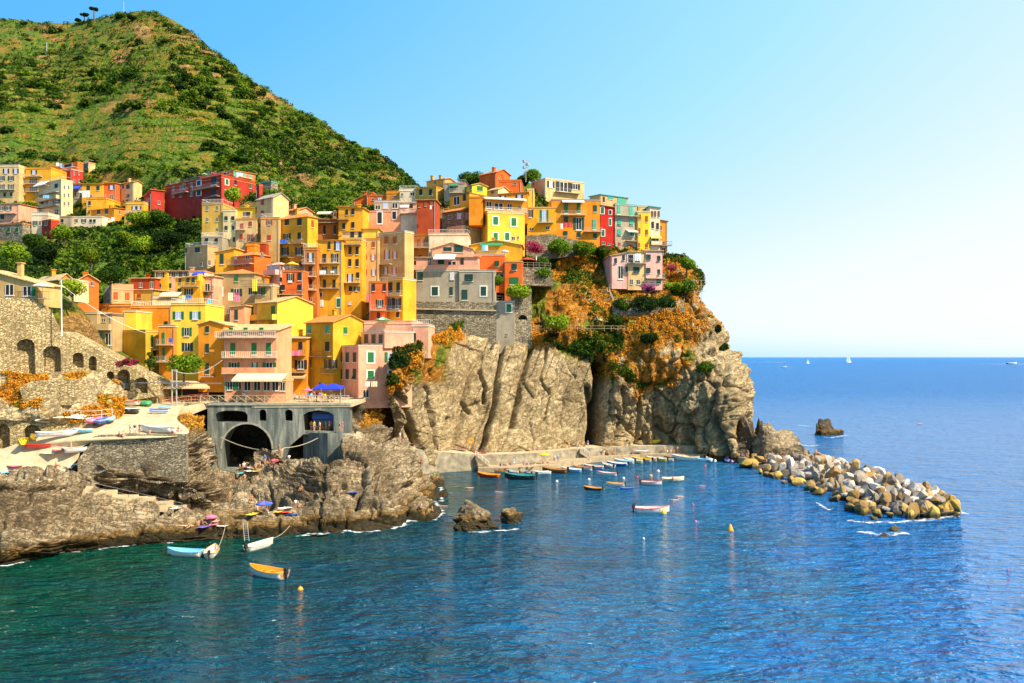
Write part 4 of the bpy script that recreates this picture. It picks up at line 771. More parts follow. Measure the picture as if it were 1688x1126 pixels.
# ---- the ground is cut and filled so that every house stands on it
_pts = []; 
for k_, q in HOUSES.items():
    if q.D < 125 or (q.xc > 683 and q.zb < 45 and q.D < 214) or q.xc > 990: continue
    ca, sa = math.cos(q.a), math.sin(q.a)
    for fx in np.linspace(0, 1, max(2, int(q.wL / 3) + 1)):
        for fy in (0.08, .5, 1.0):
            lx, ly = -q.wL * fx, q.wR * fy; _pts.append((q.x0 + lx * ca + ly * sa, q.D - lx * sa + ly * ca, q.zb + q.down - .6, q.fill))
_pts = np.array(_pts)
def hz(x, y):                       # height of the hill sheet at (x, y)
    d = (HW[..., 0] - x) ** 2 + (HW[..., 1] - y) ** 2; return HW[..., 2].ravel()[np.argmin(d)]
_r = []
for p in _pts:
    d = (HW[..., 0] - p[0]) ** 2 + (HW[..., 1] - p[1]) ** 2; k = np.argmin(d); r = p[2] - HW[..., 2].ravel()[k]; _r.append(0 if d.ravel()[k] > 9 or abs(r) > 14 else r)
flat_ = HW.reshape(-1, 3); num = np.zeros(len(flat_)); den = np.full(len(flat_), .02)
for p, r in zip(_pts, _r):
    d2 = (flat_[:, 0] - p[0]) ** 2 + (flat_[:, 1] - p[1]) ** 2; k = np.where(d2 < 200)[0]; w = np.exp(-d2[k] / 11.0); num[k] += w * r; den[k] += w
flat_[:, 2] += num / den
HW = flat_.reshape(HW.shape); hill.data.vertices.foreach_set('co', flat_.astype(np.float32).ravel()); hill.data.update()
# ------------------------------------------------------------------ walls with openings, plaza, ramp, quays
class Plane:
    def __init__(s, pa, Da, pb, Db):
        s.A = Vector(((pa - CX) * Da / F, Da)); B = Vector(((pb - CX) * Db / F, Db)); s.d = (B - s.A).normalized(); s.rz = math.atan2(s.d.y, s.d.x); s.n = Vector((s.d.y, -s.d.x))
    def s_(s, px, py):              # pixel -> (distance along, world z)
        r = Vector(((px - CX) / F, 1)); t = s.A.dot(s.n) / r.dot(s.n); p = r * t; return ((p - s.A).dot(s.d), H - (py - HY) * t / F)
    def pts(s, l): return [s.s_(*p) for p in l]
def arch(cx, w, top, bot, n=9, k=1.0):    # pixel outline of a round headed opening
    r = w / 2; return [(cx - r, bot)] + [(cx - r * math.cos(math.pi * i / n), top + r * k - r * k * math.sin(math.pi * i / n)) for i in range(n + 1)] + [(cx + r, bot)]
def wall(name, pl, outline, holes, thick, m, label=None, cat=None, parent=None, back=0):
    O = pl.pts(outline); Hs = [pl.pts(h) for h in holes]; loops = [O] + Hs; flat = [p for l in loops for p in l]
    tri = tessellate_polygon([[Vector((x, z, 0)) for x, z in l] for l in loops]); n = len(flat)
    v = [(x, 0, z) for x, z in flat] + [(x, thick, z) for x, z in flat]; f = [tuple(t) for t in tri] + [(a + n, c + n, b + n) for a, b, c in tri]; k = 0
    for l in loops:
        for i in range(len(l)): j = (i + 1) % len(l); f.append((k + i, k + j, n + k + j, n + k + i))
        k += len(l)
    b = MB(); b.add(v, f)
    if back:                         # a solid rear wall closing the openings
        xs = [p[0] for p in O]; 
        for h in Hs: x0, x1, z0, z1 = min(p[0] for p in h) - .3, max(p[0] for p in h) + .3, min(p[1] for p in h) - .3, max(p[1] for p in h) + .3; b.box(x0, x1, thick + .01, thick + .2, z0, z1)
    me = b.mesh(name, m); bm = bmesh.new(); bm.from_mesh(me); bmesh.ops.recalc_face_normals(bm, faces=bm.faces); bm.to_mesh(me); bm.free()
    o = link(name, me, parent, (pl.A.x, pl.A.y, 0), (0, 0, pl.rz)); 
    if label: tag(o, label, cat)
    return o
M['bridge'] = None
def bridge_mat():
    m, n, b = mat('streaked_concrete'); p = geo(n).outputs['Position']
    f = noise(n, mapping(n, p, (.8, .8, .10)), 1.0, 5, .7); f2 = noise(n, p, .5, 4, .6); f3 = noise(n, p, 3, 4)
    c = ramp(n, f, [(.34, (.05, .055, .045)), (.5, (.15, .16, .13)), (.66, (.42, .40, .31))]); c = mixc(n, math_(n, 'MULTIPLY', f2, .5), c, (.09, .11, .10))
    n.links.new(c, b.inputs['Base Color']); b.inputs['Roughness'].default_value = .9; bump(n, b, f3, .6, .1); return m
M['bridge'] = bridge_mat()
plb = Plane(340, 143.5, 577, 146.5)
wall('bridge', plb, [(342,664),(577,664),(577,792),(342,792)], [
  [(356,696),(355,684),(360,679),(372,677),(392,677),(404,679),(408,684),(408,696)], arch(433,12,675,694), arch(476,13,675,694),
  [(500,711),(500,684),(508,679),(525,676),(542,679),(550,684),(550,711)],
  [(366,775)] + [(407 - 41 * math.cos(math.pi * i / 14), 740 - 41 * math.sin(math.pi * i / 14)) for i in range(15)] + [(448,775)],
  [(468,760),(478,735),(500,716),(533,716),(533,760)]], 6.5, M['bridge'], 'grey water stained concrete bridge with big dark arch carrying the plaza', 'bridge')
zp = H - (664 - HY) * 145 / F
def ribbon(name, front, back, zb, m, kind='structure', label=None, cat=None):   # flat topped block between two polylines
    b = MB(); n = len(front); v = [tuple(p) for p in front] + [tuple(p) for p in back] + [(p[0], p[1], zb) for p in front] + [(p[0], p[1], zb) for p in back]; f = []
    for i in range(n - 1): f += [(i, i+1, n+i+1, n+i), (2*n+i, 2*n+i+1, i+1, i), (n+i, n+i+1, 3*n+i+1, 3*n+i)]
    f += [(0, n, 3*n, 2*n), (n-1, 3*n-1, 4*n-1, 2*n-1)]
    o = b.add(v, f).build(name, [m] if not isinstance(m, list) else m)
    if kind: tag(o, kind=kind)
    if label: tag(o, label, cat)
    return o
ribbon('plaza', [P(300,664,145), P(420,664,144.4), P(580,664,146.4)], [(P(300,664,145).x-3, 176, zp), (P(420,664,145).x-3, 176, zp), (P(578,664,150).x, 182, zp)], zp - .8, M['pale'])
def railing(name, pts, h, label, m=None, cat='railing', cross=False, sp=1.6, r=.04, rails=(1.0, .5)):
    m = m or M['metal']; b = MB(); pts = [Vector(p) for p in pts]
    for a, c in zip(pts[:-1], pts[1:]):
        L = (c - a).length; n = max(1, round(L / sp))
        for i in range(n + 1): q = a.lerp(c, i / n); b.bar(q, q + Vector((0,0,h)), r, n=4)
        for k in rails: b.bar(a + Vector((0,0,h*k)), c + Vector((0,0,h*k)), r * .8, n=4)
        if cross:
            for i in range(n): q, q2 = a.lerp(c, i / n), a.lerp(c, (i+1) / n); b.bar(q + Vector((0,0,.1)), q2 + Vector((0,0,h)), r*.7, n=3); b.bar(q + Vector((0,0,h)), q2 + Vector((0,0,.1)), r*.7, n=3)
    return tag(b.build(name, [m]), label, cat)
railing('railing', [P(330,664,145)+Vector((0,.15,0)), P(420,664,144.6)+Vector((0,.15,0)), P(575,664,146.6)+Vector((0,.15,0))], 1.25, 'long cream railing with crossed bars along the plaza edge', M['pale'], cross=True, r=.06)
railing('railing', [P(268,672,141), P(300,666,144), P(330,664,145)], 1.2, 'pale railing curving from the ramp to the plaza corner', M['pale'], r=.05)
# slipway and ramp
RR = [[(-110,832,110),(-30,826,112),(30,818,114),(75,806,117)], [(-80,798,116),(10,782,119),(70,772,121),(125,760,121.5)], [(-20,750,122),(60,742,122.5),(120,736,122.8),(152,730,122.8)],
      [(60,722,124),(150,718,123.2),(225,718,123),(304,717,123.4)], [(150,690,132),(200,686,133),(245,688,133),(292,690,132)], [(185,668,141),(222,665,143),(262,665,143.5),(305,664.5,144.6)], [(180,664,150),(222,662,150),(262,662,150),(305,662,150)]]
slip, RW, RG = relief('ramp', RR, 60, 80, M['pale'], lambda w, g: fbm(w, .3, 3, 5) * .05); tag(slip, kind='structure')
def rat(px, py):
    w = RW.reshape(-1, 3); X = CX + w[:, 0] * F / w[:, 1]; Y = HY - (w[:, 2] - H) * F / w[:, 1]; return Vector(w[np.argmin((X - px) ** 2 + (Y - py) ** 2)])
wall('stone_wall', Plane(150, 122.6, 307, 123.1), [(151,721),(165,717),(307,716),(307,795),(151,795)], [], .9, M['darkstone'] if 'darkstone' in M else M['greystone'], 'rough grey stone wall holding up the boat ramp', 'wall')
wall('stone_wall', Plane(130, 121.8, 152, 122.5), [(128,758),(152,729),(152,795),(128,795)], [], .8, M['greystone'], 'short dark wall end beneath the pink boat cover', 'wall')
wall('ramp_kerb', Plane(262, 137, 345, 144), [(262,695),(275,680),(300,671),(345,663),(345,672),(300,690),(285,716),(262,716)], [], .5, M['pale'], 'pale curved kerb between ramp and rocks below the plaza corner', 'kerb')
# big viaduct ramp on the left
plv = Plane(-40, 126, 265, 143)
wall('viaduct', plv, [(-60,488),(0,489),(58,493),(84,510),(100,545),(122,556),(180,586),(262,629),(266,652),(190,665),(190,700),(-60,700)],
  [[(29,618),(28,566),(33,561),(43,558.5),(53,561),(57,567),(59,618)], [(72,613),(71,578),(77,572),(86,570),(95,572),(100,577),(101,613)], arch(129,18,581,606), arch(153,13,587,611), arch(182,12,612,644), arch(204,21,609,644,k=.9), arch(233,21,622,648,k=.8)],
  1.6, M['stone'], 'sunlit stone viaduct with dark arched recesses sloping down to the harbour', 'viaduct', back=1)
ribbon('path', [P(100,546,134.8), P(122,557,136), P(180,587,139.5), P(262,630,144.4)], [P(100,546,134.8)+Vector((0,5,0)), P(122,557,136)+Vector((0,5,0)), P(180,587,139.5)+Vector((0,5,0)), P(262,630,144.4)+Vector((0,5,0))], 8, M['stone'])
wall('parapet_wall', Plane(-60, 123, 160, 128), [(-60,694),(-10,691),(70,692),(150,693),(158,706),(128,738),(90,752),(-60,772)], [arch(6,20,699,748), arch(53,29,700,736)], 1.4, M['stone'], 'stone wall with two arches beside the parked kayaks', 'wall', back=1)
RL = [[(-60,600,126),(0,616,127),(60,622,129),(110,622,131.5),(160,618,134.5),(200,640,136.5)], [(-60,640,125),(0,645,125.8),(60,645,126.8),(110,648,128.8),(160,655,132),(205,662,135)], [(-60,675,124),(0,675,124.6),(60,675,125.4),(110,678,126.8),(160,685,130),(200,690,132.5)], [(-60,692,123.2),(0,692,124.4),(60,693,125.6),(110,694,127),(160,700,129),(195,702,131)]]
def lm(Wd, G, n_): g = ss(-.3, .1, fbm(Wd, .25, 4, 7)); return np.stack([g, g * ss(.1, .4, fbm(Wd, .4, 3, 9)), g * 0], -1)
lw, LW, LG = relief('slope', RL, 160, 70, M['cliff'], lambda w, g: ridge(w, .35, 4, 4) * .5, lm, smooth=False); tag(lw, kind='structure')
wall('stone_wall', Plane(30, 124.6, 130, 127), [(32,640),(52,628),(128,625),(130,640),(118,668),(40,668)], [], .7, M['stone'], 'low stone retaining wall under orange grass beside the big arches', 'wall')
railing('railing', [P(-40,691,123.6), P(30,690,124.9), P(100,691,126.4), P(150,692,127.7), P(185,688,131)], 1.3, 'white railing along the top of the arched wall', M['white'], r=.035)
# stepped concrete path down the rocks
stp = empty('path_steps', Z(0,800,9)); tag(stp, 'pale stepped concrete path running down the shore rocks', 'steps')
for x0, x1, y, D in ((-60,72,794,112.2),(72,107,801,114.4),(105,140,806,116),(139,176,812,117.4),(174,212,820,118.8),(210,242,822,120),(240,274,829,121.4),(272,300,835,122.6)):
    b = MB(); p, q = P(x0, y, D), P(x1, y, D + .6); b.add([p, q, q+Vector((.3,2.6,0)), p+Vector((.3,2.6,0)), p-Vector((0,0,1.3)), q-Vector((0,0,1.3)), q+Vector((.3,2.6,-1.3)), p+Vector((.3,2.6,-1.3))], [(0,1,2,3),(4,5,1,0),(5,6,2,1),(6,7,3,2),(7,4,0,3),(7,6,5,4)])
    o = b.build('step', [M['pale']]); o.parent = stp; o.matrix_parent_inverse = Matrix.Translation(-stp.location)
railing('railing', [P(107,800,115), P(140,806,116.6), P(212,822,119.5), P(300,842,123)], 1.1, 'thin rail beside the stepped concrete path', M['metal'], sp=4, r=.025)
# promenade and quay
FR = [(636,704,176),(668,738,177),(720,745,183),(790,750,188),(850,749,190.5),(900,746,194.5),(950,740,200),(1000,737,205),(1080,735,209),(1189,735,209)]
fr = [P(*p) for p in FR]; bk = [v + Vector((0, 8 if i else 4, 0)) for i, v in enumerate(fr)]
ribbon('promenade', [v + Vector((0,.7,0)) for v in fr], bk, -1.5, M['pale'])
ribbon('harbour_wall', fr, [v + Vector((0,.69,0)) for v in fr], -1.5, M['greyc'] if 'greyc' in M else plain('harbour_concrete', (.30,.25,.17), .9, var=.45, sc=.8), kind=None, label='weathered concrete harbour wall under the cliff promenade', cat='wall')
ribbon('wall_coping', [v + Vector((0,-.12,.002)) for v in fr], [v + Vector((0,.8,.002)) for v in fr], 99, M['pale'], kind=None) if False else None
railing('railing', [v + Vector((0,.35,0)) for v in fr[1:7]], 1.0, 'thin grey railing on the promenade under the quarried cliff', M['metal'], sp=3, r=.03)
QR = [(788,771,1.0),(840,771,1.0),(880,769.5,1.0),(920,765,1.1),(942,760,1.2),(975,753.5,1.3),(1054,749,1.3),(1178,748.5,1.3),(1237,757,1.3)]
qf = [Z(*p) for p in QR]; ribbon('quay', qf, [v + Vector((0, 9 if i < 8 else 5, 0)) for i, v in enumerate(qf)], -2, M['concrete'])
def stairs(label, a, b_, w, n):
    a, b_ = Vector(a), Vector(b_); m = MB(); d = (b_ - a) / n
    for i in range(n): p = a + d * i; m.add([p, p+d*1.0-Vector((0,0,d.z)), p+d-Vector((0,0,d.z))+Vector((0,w,0)), p+Vector((0,w,0))] , [(0,1,2,3)]); q = p + Vector((d.x, d.y, 0)); m.add([q, q+Vector((0,0,d.z)), q+Vector((0,w,d.z)), q+Vector((0,w,0))], [(0,1,2,3)])
    m.add([a, b_, b_+Vector((0,0,-.6)), a+Vector((0,0,-.9))], [(0,1,2,3)]); m.add([a+Vector((0,w,0)), b_+Vector((0,w,0)), b_+Vector((0,w,-.6)), a+Vector((0,w,-.9))], [(0,1,2,3)])
    r = empty('stairs', a); tag(r, label, 'stairs'); o = m.build('flight', [M['concrete']]); rl = MB()
    for y in (0, w):
        o_ = Vector((0, y, 0)); rl.bar(a+o_+Vector((0,0,1)), b_+o_+Vector((0,0,1)), .035)
        for i in range(5): q = a.lerp(b_, i/4) + o_; rl.bar(q, q+Vector((0,0,1)), .03)
    for x in (o, rl.build('handrail', [M['white']])): x.parent = r; x.matrix_parent_inverse = Matrix.Translation(-a)
stairs('white railed stairs from the promenade down to the boats', P(784,750,187.6)-Vector((0,1.3,0)), P(806,770,185.5), 1.2, 12)
stairs('stairs from the promenade to the quay beside the dark cleft', P(955,739.5,200.6)-Vector((0,1.3,0)), P(972,753,200), 1.2, 10)
# bastion below the grey houses
wall('bastion_wall', Plane(684, 202.4, 818, 202.0), [(684,497),(818,499),(818,572),(800,575),(700,572),(684,560)], [], 2.5, M['greystone'], 'high rubble stone bastion wall under the grey rounded house', 'wall')
wall('bastion_ledge', Plane(683, 201.9, 818, 201.5), [(683,508),(818,511),(818,513),(683,510)], [], .6, M['pale'], 'narrow pale ledge crossing the rubble bastion', 'ledge')
house('slim grey tower with a green window beside the bastion', 817, 848, 848, 498, 562, 202.4, 3, 'gr', 'fl1w', '839@508:8x13cgu 835@552:4x4n', down=3, dep=7)
wall('stone_wall', Plane(846, 203.5, 876, 205), [(847,478),(876,476),(877,575),(847,575)], [arch(862,16,519,527)], 2.5, M['greystone'], 'stone wall with arched niche right of the slim grey tower', 'wall', back=1)
railing('railing', [P(818,497,202.8), P(848,497,202.8)], 1.3, 'pale rails on top of the slim grey tower', M['pale'])
wall('garden_wall', Plane(866, 226, 965, 226), [(866,388),(905,386),(960,398),(962,420),(868,432)], [], .8, M['greystone'], 'grey stone garden wall under the big orange house', 'wall')
wall('terrace_wall', Plane(858, 212, 912, 213), [(858,440),(908,441),(912,472),(860,470)], [], 3.5, M['greystone'], 'stone terrace wall below the red umbrella', 'wall')
railing('railing', [P(860,440,211.5), P(908,441,212.5)], 1.1, 'pale rail on the terrace with the red umbrella', M['pale'])
railing('railing', [P(876,547,203), P(930,545,204.5), P(985,546,205.5), P(1030,546,205.5)], 1.3, 'wooden fence along the cliff path in dry grass', M['pale'], cat='fence', r=.05)
railing('railing', [P(1012,503,212), P(1128,506,211), P(1128,500,216)], 1.4, 'grey railing round the lowest villa garden terrace', M['metal'], cat='railing', r=.05)
railing('railing', [P(1004,478,215), P(1060,472,214.5), P(1100,472,215)], 1.3, 'grey railing in front of the pink villa', M['metal'], cat='railing', r=.05)
railing('railing', [P(1004,482,214), P(1012,502,212)], 1.2, 'sloping rail beside the villa garden steps', M['metal'], cat='railing', r=.05)
ribbon('garden_terrace', [P(1010,505,211.6), P(1130,508,210.6)], [P(1010,505,211.6)+Vector((0,6,0)), P(1130,508,210.6)+Vector((0,6,0))], P(1010,505,211.6).z - 3, M['greystone'], kind=None, label='stone garden terrace below the pink villa', cat='terrace')
for q in (P(1052,606,203), P(1112,602,204), P(1170,594,206)): pass
# restaurant pavilion with tan canopy, boat crane
pv = empty('restaurant_pavilion', P(285,662,148)); tag(pv, 'open restaurant pavilion with tan canopy at the head of the ramp', 'pavilion')
def sub(o, r): o.parent = r; o.matrix_parent_inverse = Matrix.Translation(-r.location); return o
b = MB(); A_, B_, C_, D_ = P(226,641,145.5), P(346,641,147), P(338,633,154), P(240,633,153); A2 = [v + Vector((0,0,.25)) for v in (A_, B_, C_, D_)]
b.add([A_,B_,C_,D_]+A2+[P(262,627.5,151), P(322,628,151.5)], [(3,2,1,0),(0,1,5,4),(1,2,6,5),(2,3,7,6),(3,0,4,7),(4,5,9,8),(5,6,9),(6,7,8,9),(7,4,8)]); sub(b.build('canopy', [plain('canopy_cloth', (.66,.44,.22), .8)]), pv)
for px, py, D in ((232,662,146.5),(262,662,146.8),(300,662,147),(343,662,147.4),(242,662,153),(336,662,153.6)): q = P(px,py,D); sub(MB().bar(q, (q.x, q.y, P(px,640,D).z), .1).build('post', [M['sh_n']]), pv)
b = MB(); p, q = P(240,664,154.5), P(345,664,155.5); b.add([p,q,(q.x,q.y,P(345,636,155.5).z),(p.x,p.y,P(240,636,154.5).z)], [(0,1,2,3)]); sub(b.build('back_wall', [plain('pavilion_wall', (.10,.05,.03), .9)]), pv)
railing('railing', [P(262,668,144.5), P(300,664,145.6), P(343,660,147)], 1.2, 'red brown wooden railing in front of the pavilion', plain('red_wood', (.42,.09,.025), .7), cross=True, sp=1.0, r=.05)
cr_ = empty('boat_crane', P(287,668,142)); tag(cr_, 'grey boat crane with long boom over the ramp', 'crane')
for px in (283.5, 291): q = P(px,670,142); sub(MB().bar(q, (q.x,q.y,P(px,609,142).z), .13, n=6).build('mast', [M['metal']]), cr_)
sub(MB().bar(P(283.5,610,142), P(291,610,142), .1).build('crossbar', [M['metal']]), cr_)
sub(MB().bar(P(222,631,141.2), P(365,632,141.6), .13).build('boom', [plain('crane_steel', (.18,.17,.17), .5)]), cr_)
b = MB(); q = P(202,641,141); w_, h_ = 22*.1, 10*.1; b.box(q.x, q.x+w_, q.y-.4, q.y+.4, q.z, q.z+h_); sub(b.build('counterweight', [plain('crane_steel', (.18,.17,.17), .5)]), cr_)
# mooring mast with cables on the left
ms = empty('mast_pole', P(102,552,131)); tag(ms, 'tall white mooring mast standing by the stone ramp', 'mast'); q = P(102,554,131); sub(MB().bar(q, P(101,462,131), .10, n=6, r2=.07).build('pole', [M['white']]), ms)
def cable(name, label, pts, r=.035, m=None, cat='cable', sag=1.0):
    b = MB()
    for a, c in zip(pts[:-1], pts[1:]):
        L = [Vector(a).lerp(Vector(c), i / 12) - Vector((0, 0, sag * 4 * (i/12) * (1 - i/12))) for i in range(13)]
        for p, q in zip(L[:-1], L[1:]): b.bar(p, q, r, n=4)
    return tag(b.build(name, [m or M['white']]), label, cat)
cable('cable', 'white cable running down from the mast past the olive block', [P(102,470,131), P(240,549,139)], .035, sag=.8)
cable('cable', 'thin white cable hanging between the crane and the orange house', [P(287,611,142), P(366,594,141)], .05, sag=1.2)
cable('cable', 'rope slung across the dark bridge arch', [P(364,721,143), P(432,742,139), P(470,738,141), P(524,722,143)], .07, plain('rope', (.55,.45,.28), .9), cat='rope', sag=.35)
# kiosk, ledge in the right hand arch
ribbon('landing', [P(500,713,146.8), P(540,714,142), P(575,714,143)], [P(500,713,152), P(540,714,153), P(575,714,153)], 4, M['bridge'], kind='structure')
kk = empty('kiosk', P(524,713,150)); tag(kk, 'blue kiosk with striped counter inside the right bridge opening', 'kiosk')
b = MB(); p = P(512,712,149.5); b.box(p.x, p.x+3.3, p.y, p.y+1.5, p.z, p.z+1.1); sub(b.build('counter', [plain('kiosk_counter', (.65,.25,.03), .6)]), kk)
b = MB(); b.box(p.x+.3, p.x+4, p.y-.3, p.y+.1, p.z+2.3, p.z+3.1); sub(b.build('sign_board', [plain('kiosk_blue', (.05,.16,.65), .5)]), kk)
b = MB(); b.box(p.x, p.x+4.2, p.y+1.6, p.y+1.8, p.z, p.z+3.4); sub(b.build('back_panel', [plain('kiosk_back', (.25,.33,.42), .6)]), kk)

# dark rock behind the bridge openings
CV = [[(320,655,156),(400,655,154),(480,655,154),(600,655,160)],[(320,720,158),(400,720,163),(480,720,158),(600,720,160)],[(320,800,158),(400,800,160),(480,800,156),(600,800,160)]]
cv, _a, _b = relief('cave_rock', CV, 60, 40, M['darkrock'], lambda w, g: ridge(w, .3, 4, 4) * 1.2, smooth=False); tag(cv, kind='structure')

def ring(cx, cy, rx, ry, w, label_m):
    o = [(cx - rx * math.cos(math.pi * i / 14), cy - ry * math.sin(math.pi * i / 14)) for i in range(15)]; q = [(cx - (rx + w) * math.cos(math.pi * i / 14), cy - (ry + w) * math.sin(math.pi * i / 14)) for i in range(15)]
    x = wall('arch_ring', plb, q + o[::-1], [], .12, label_m); br_ = bpy.data.objects['bridge']; x.location -= Vector((math.sin(plb.rz) * -.08, math.cos(plb.rz) * .08, 0)); x.parent = br_; x.matrix_parent_inverse = (Matrix.Translation(br_.location) @ Matrix.Rotation(plb.rz, 4, 'Z')).inverted()
ring(407, 740, 41, 41, 3, plain('ring_stone', (.30,.28,.21), .9, var=.3, sc=2))
cn = wall('cornice', plb, [(341,664.5),(578,664.5),(578,668),(341,668)], [], .5, plain('ring_stone', (.30,.28,.21), .9, var=.3, sc=2)); cn.location -= Vector((math.sin(plb.rz) * -.25, math.cos(plb.rz) * .25, 0)); br_ = bpy.data.objects['bridge']; cn.parent = br_; cn.matrix_parent_inverse = (Matrix.Translation(br_.location) @ Matrix.Rotation(plb.rz, 4, 'Z')).inverted()
# ------------------------------------------------------------------ foliage
def leaves(C, Rr, n, size, seed, flat=.75, up=.25, aspect=.65):    # leaf quads around lobes: C (k,3) centres, Rr (k,) radii
    r = np.random.RandomState(seed); C = np.asarray(C, float); Rr = np.asarray(Rr, float); w = Rr ** 2; k = r.choice(len(C), n, p=w / w.sum())
    d = r.normal(size=(n, 3)); d[:, 2] = d[:, 2] + up; d /= np.linalg.norm(d, axis=1, keepdims=True)
    rad = Rr[k] * (r.uniform(.45, 1.08, n) ** .5); pos = C[k] + d * rad[:, None] * np.array([1, 1, flat])
    nn = d + r.normal(size=(n, 3)) * .55; nn /= np.linalg.norm(nn, axis=1, keepdims=True)
    t = np.cross(nn, r.normal(size=(n, 3))); t /= np.linalg.norm(t, axis=1, keepdims=True); bt = np.cross(nn, t); s = size * r.uniform(.55, 1.35, (n, 1))
    a = t * s; b_ = bt * s * aspect; bend = nn * s * .25
    V = np.stack([pos - a - b_ * .3 - bend, pos - b_ + a * .2, pos + a + b_ * .2 - bend, pos + b_ - a * .1], 1).reshape(-1, 3)
    return V, np.arange(n * 4).reshape(-1, 4)
def lobes(seed, k, rx, rz, r0=.35, r1=.55):
    r = np.random.RandomState(seed); c = r.normal(size=(k, 3)); c /= np.linalg.norm(c, axis=1, keepdims=True); c *= r.uniform(.25, .75, (k, 1)); c[:, 2] = np.abs(c[:, 2]) * rz * 1.2; c[:, :2] *= rx
    return c, r.uniform(r0, r1, k)
def bush_mesh(seed, n=420, k=7, size=.11, m='leaf', rx=1.0, rz=.8, r0=.28, r1=.5):
    c, rr = lobes(seed, k, rx, rz, r0, r1); V, Fq = leaves(c, rr, n, size, seed); V[:, 2] += .15; return npmesh('foliage', V, Fq, M[m])
BM = [bush_mesh(s, m=mm, n=nn, k=kk) for s, mm, nn, kk in ((1,'leaf',520,8),(2,'leafdark',560,9),(3,'leaf',480,6),(4,'leafbright',420,7),(5,'leafdark',520,7),(6,'leaf',520,10))]
def place_bush(k, p, s, sz=None, label=None, cat='bush', group=None, name='bush'):
    sz = sz or s; o = link(name, BM[k], None, (p[0], p[1], p[2] - .12 * sz), (0, 0, random.uniform(0, 6.28)), (s, s, sz)); return tag(o, label, cat, group)
# counted shrubs on the hillside (the ones that show largest), each where a ray meets the slope
SKY = ([0,60,110,160,210,255,285,320,350,395,440,500,560,620,660,685,720], [30,38,38,28,20,16,40,55,85,125,150,185,220,250,275,300,330])
r_ = random.Random(4); cnt = 0; tries = 0
BL = ('round green shrub growing on the terraced hillside', 'dark evergreen shrub growing on the terraced hillside', 'small green bush on the steep right flank of the hill')
while cnt < 298 and tries < 9000:
    tries += 1; px = r_.uniform(-10, 700); py = r_.uniform(20, 345)
    top = np.interp(px, *SKY)
    if py < top + 1 or py > np.interp(px, [0,130,260,420,520,600,700],[262,275,285,270,335,325,308]): continue
    dens = .5 + .5 * float(vn(np.array([px / 42., py / 20., 0]), 1, 3)) + (.6 if 118 < py < 185 and px < 430 else 0) - (.55 if (185 < py < 262 and px < 330) else 0) + (.3 if px > 330 else 0) - (.25 if px < 180 and py < 110 else 0)
    if r_.random() > dens: continue
    p = hat(px, py); right = px > 440
    s = r_.uniform(1.7, 3.2) if right else r_.uniform(2.4, 5.8) * (1.15 if 120 < py < 185 else .95)
    k = r_.choice([0, 2, 3, 5, 0]) if right else r_.choice([0, 1, 1, 2, 4, 5, 5])
    place_bush(k, p, s, s * r_.uniform(.7, 1.05), BL[2] if right else BL[1 if k in (1, 4) else 0], group='hill shrubs, ' + ('right flank' if right else 'dark' if k in (1,4) else 'green')); cnt += 1
# uncountable undergrowth: vine rows on the terraces and scrub
def scatter(name, pts, sizes, m, seed, per=14, leaf=.34, flat=.6):
    pts = np.array(pts); C = pts.copy(); C[:, 2] += np.array(sizes) * .25; V, Fq = leaves(C, np.array(sizes), len(pts) * per, leaf, seed, flat=flat); o = link(name, npmesh(name, V, Fq, M[m])); return tag(o, kind='stuff')
def hill_pts(n, seed, f):
    r = np.random.RandomState(seed); jj = r.randint(0, HW.shape[1], n); ii = r.randint(0, HW.shape[0], n); w = HW[ii, jj]; g = HG[ii, jj]; k = f(w, g, r); return w[k], g[k]
hx = np.interp
w, g = hill_pts(60000, 1, lambda w, g, r: (g[:, 1] > np.interp(g[:, 0], *SKY) + 1) & (g[:, 2] > np.where(g[:, 0] < 330, 178, 215)) & (g[:, 1] < 500) & (r.rand(len(w)) < .55 - .45 * (g[:, 0] < 380) * (g[:, 1] > 165) * (g[:, 1] < 275) + .6 * fbm(w, .035, 3, 33)) & ((g[:, 1] < 360) | (g[:, 0] < 330)))
scatter('hill_scrub', w[:11000], np.random.RandomState(3).uniform(.5, 1.9, len(w[:11000])), 'leaf', 5, 13, .45)
w, g = hill_pts(60000, 2, lambda w, g, r: (g[:, 1] > np.interp(g[:, 0], *SKY) + 1) & (g[:, 2] > np.where(g[:, 0] < 330, 185, 215)) & (g[:, 1] < 500) & (r.rand(len(w)) < .3 - .3 * (g[:, 0] < 380) * (g[:, 1] > 165) * (g[:, 1] < 275) + .7 * fbm(w, .04, 3, 39)) & ((g[:, 1] < 360) | (g[:, 0] < 330)))
scatter('dark_undergrowth', w[:6500], np.random.RandomState(4).uniform(.6, 2.0, len(w[:6500])), 'leafdark', 6, 13, .45)
# vine rows follow the outer edge of each terrace
up = np.gradient(HW, axis=0); slope = np.abs(up[..., 2]) / (np.linalg.norm(up[..., :2], axis=-1) + 1e-6)
mk = (slope < .45) & (HG[..., 0] < 460) & (HG[..., 2] > 225) & (HG[..., 1] > np.interp(HG[..., 0], *SKY) + 8) & (fbm(HW * [1,1,.3], .03, 2, 77) > -.15) & (HG[..., 1] < 350)
ii, jj = np.where(mk); rs = np.random.RandomState(8); k = rs.choice(len(ii), min(len(ii), 12000), replace=False); w = HW[ii[k], jj[k]]
scatter('vine_rows', w, rs.uniform(.45, .95, len(w)), 'leafbright', 9, 9, .36)
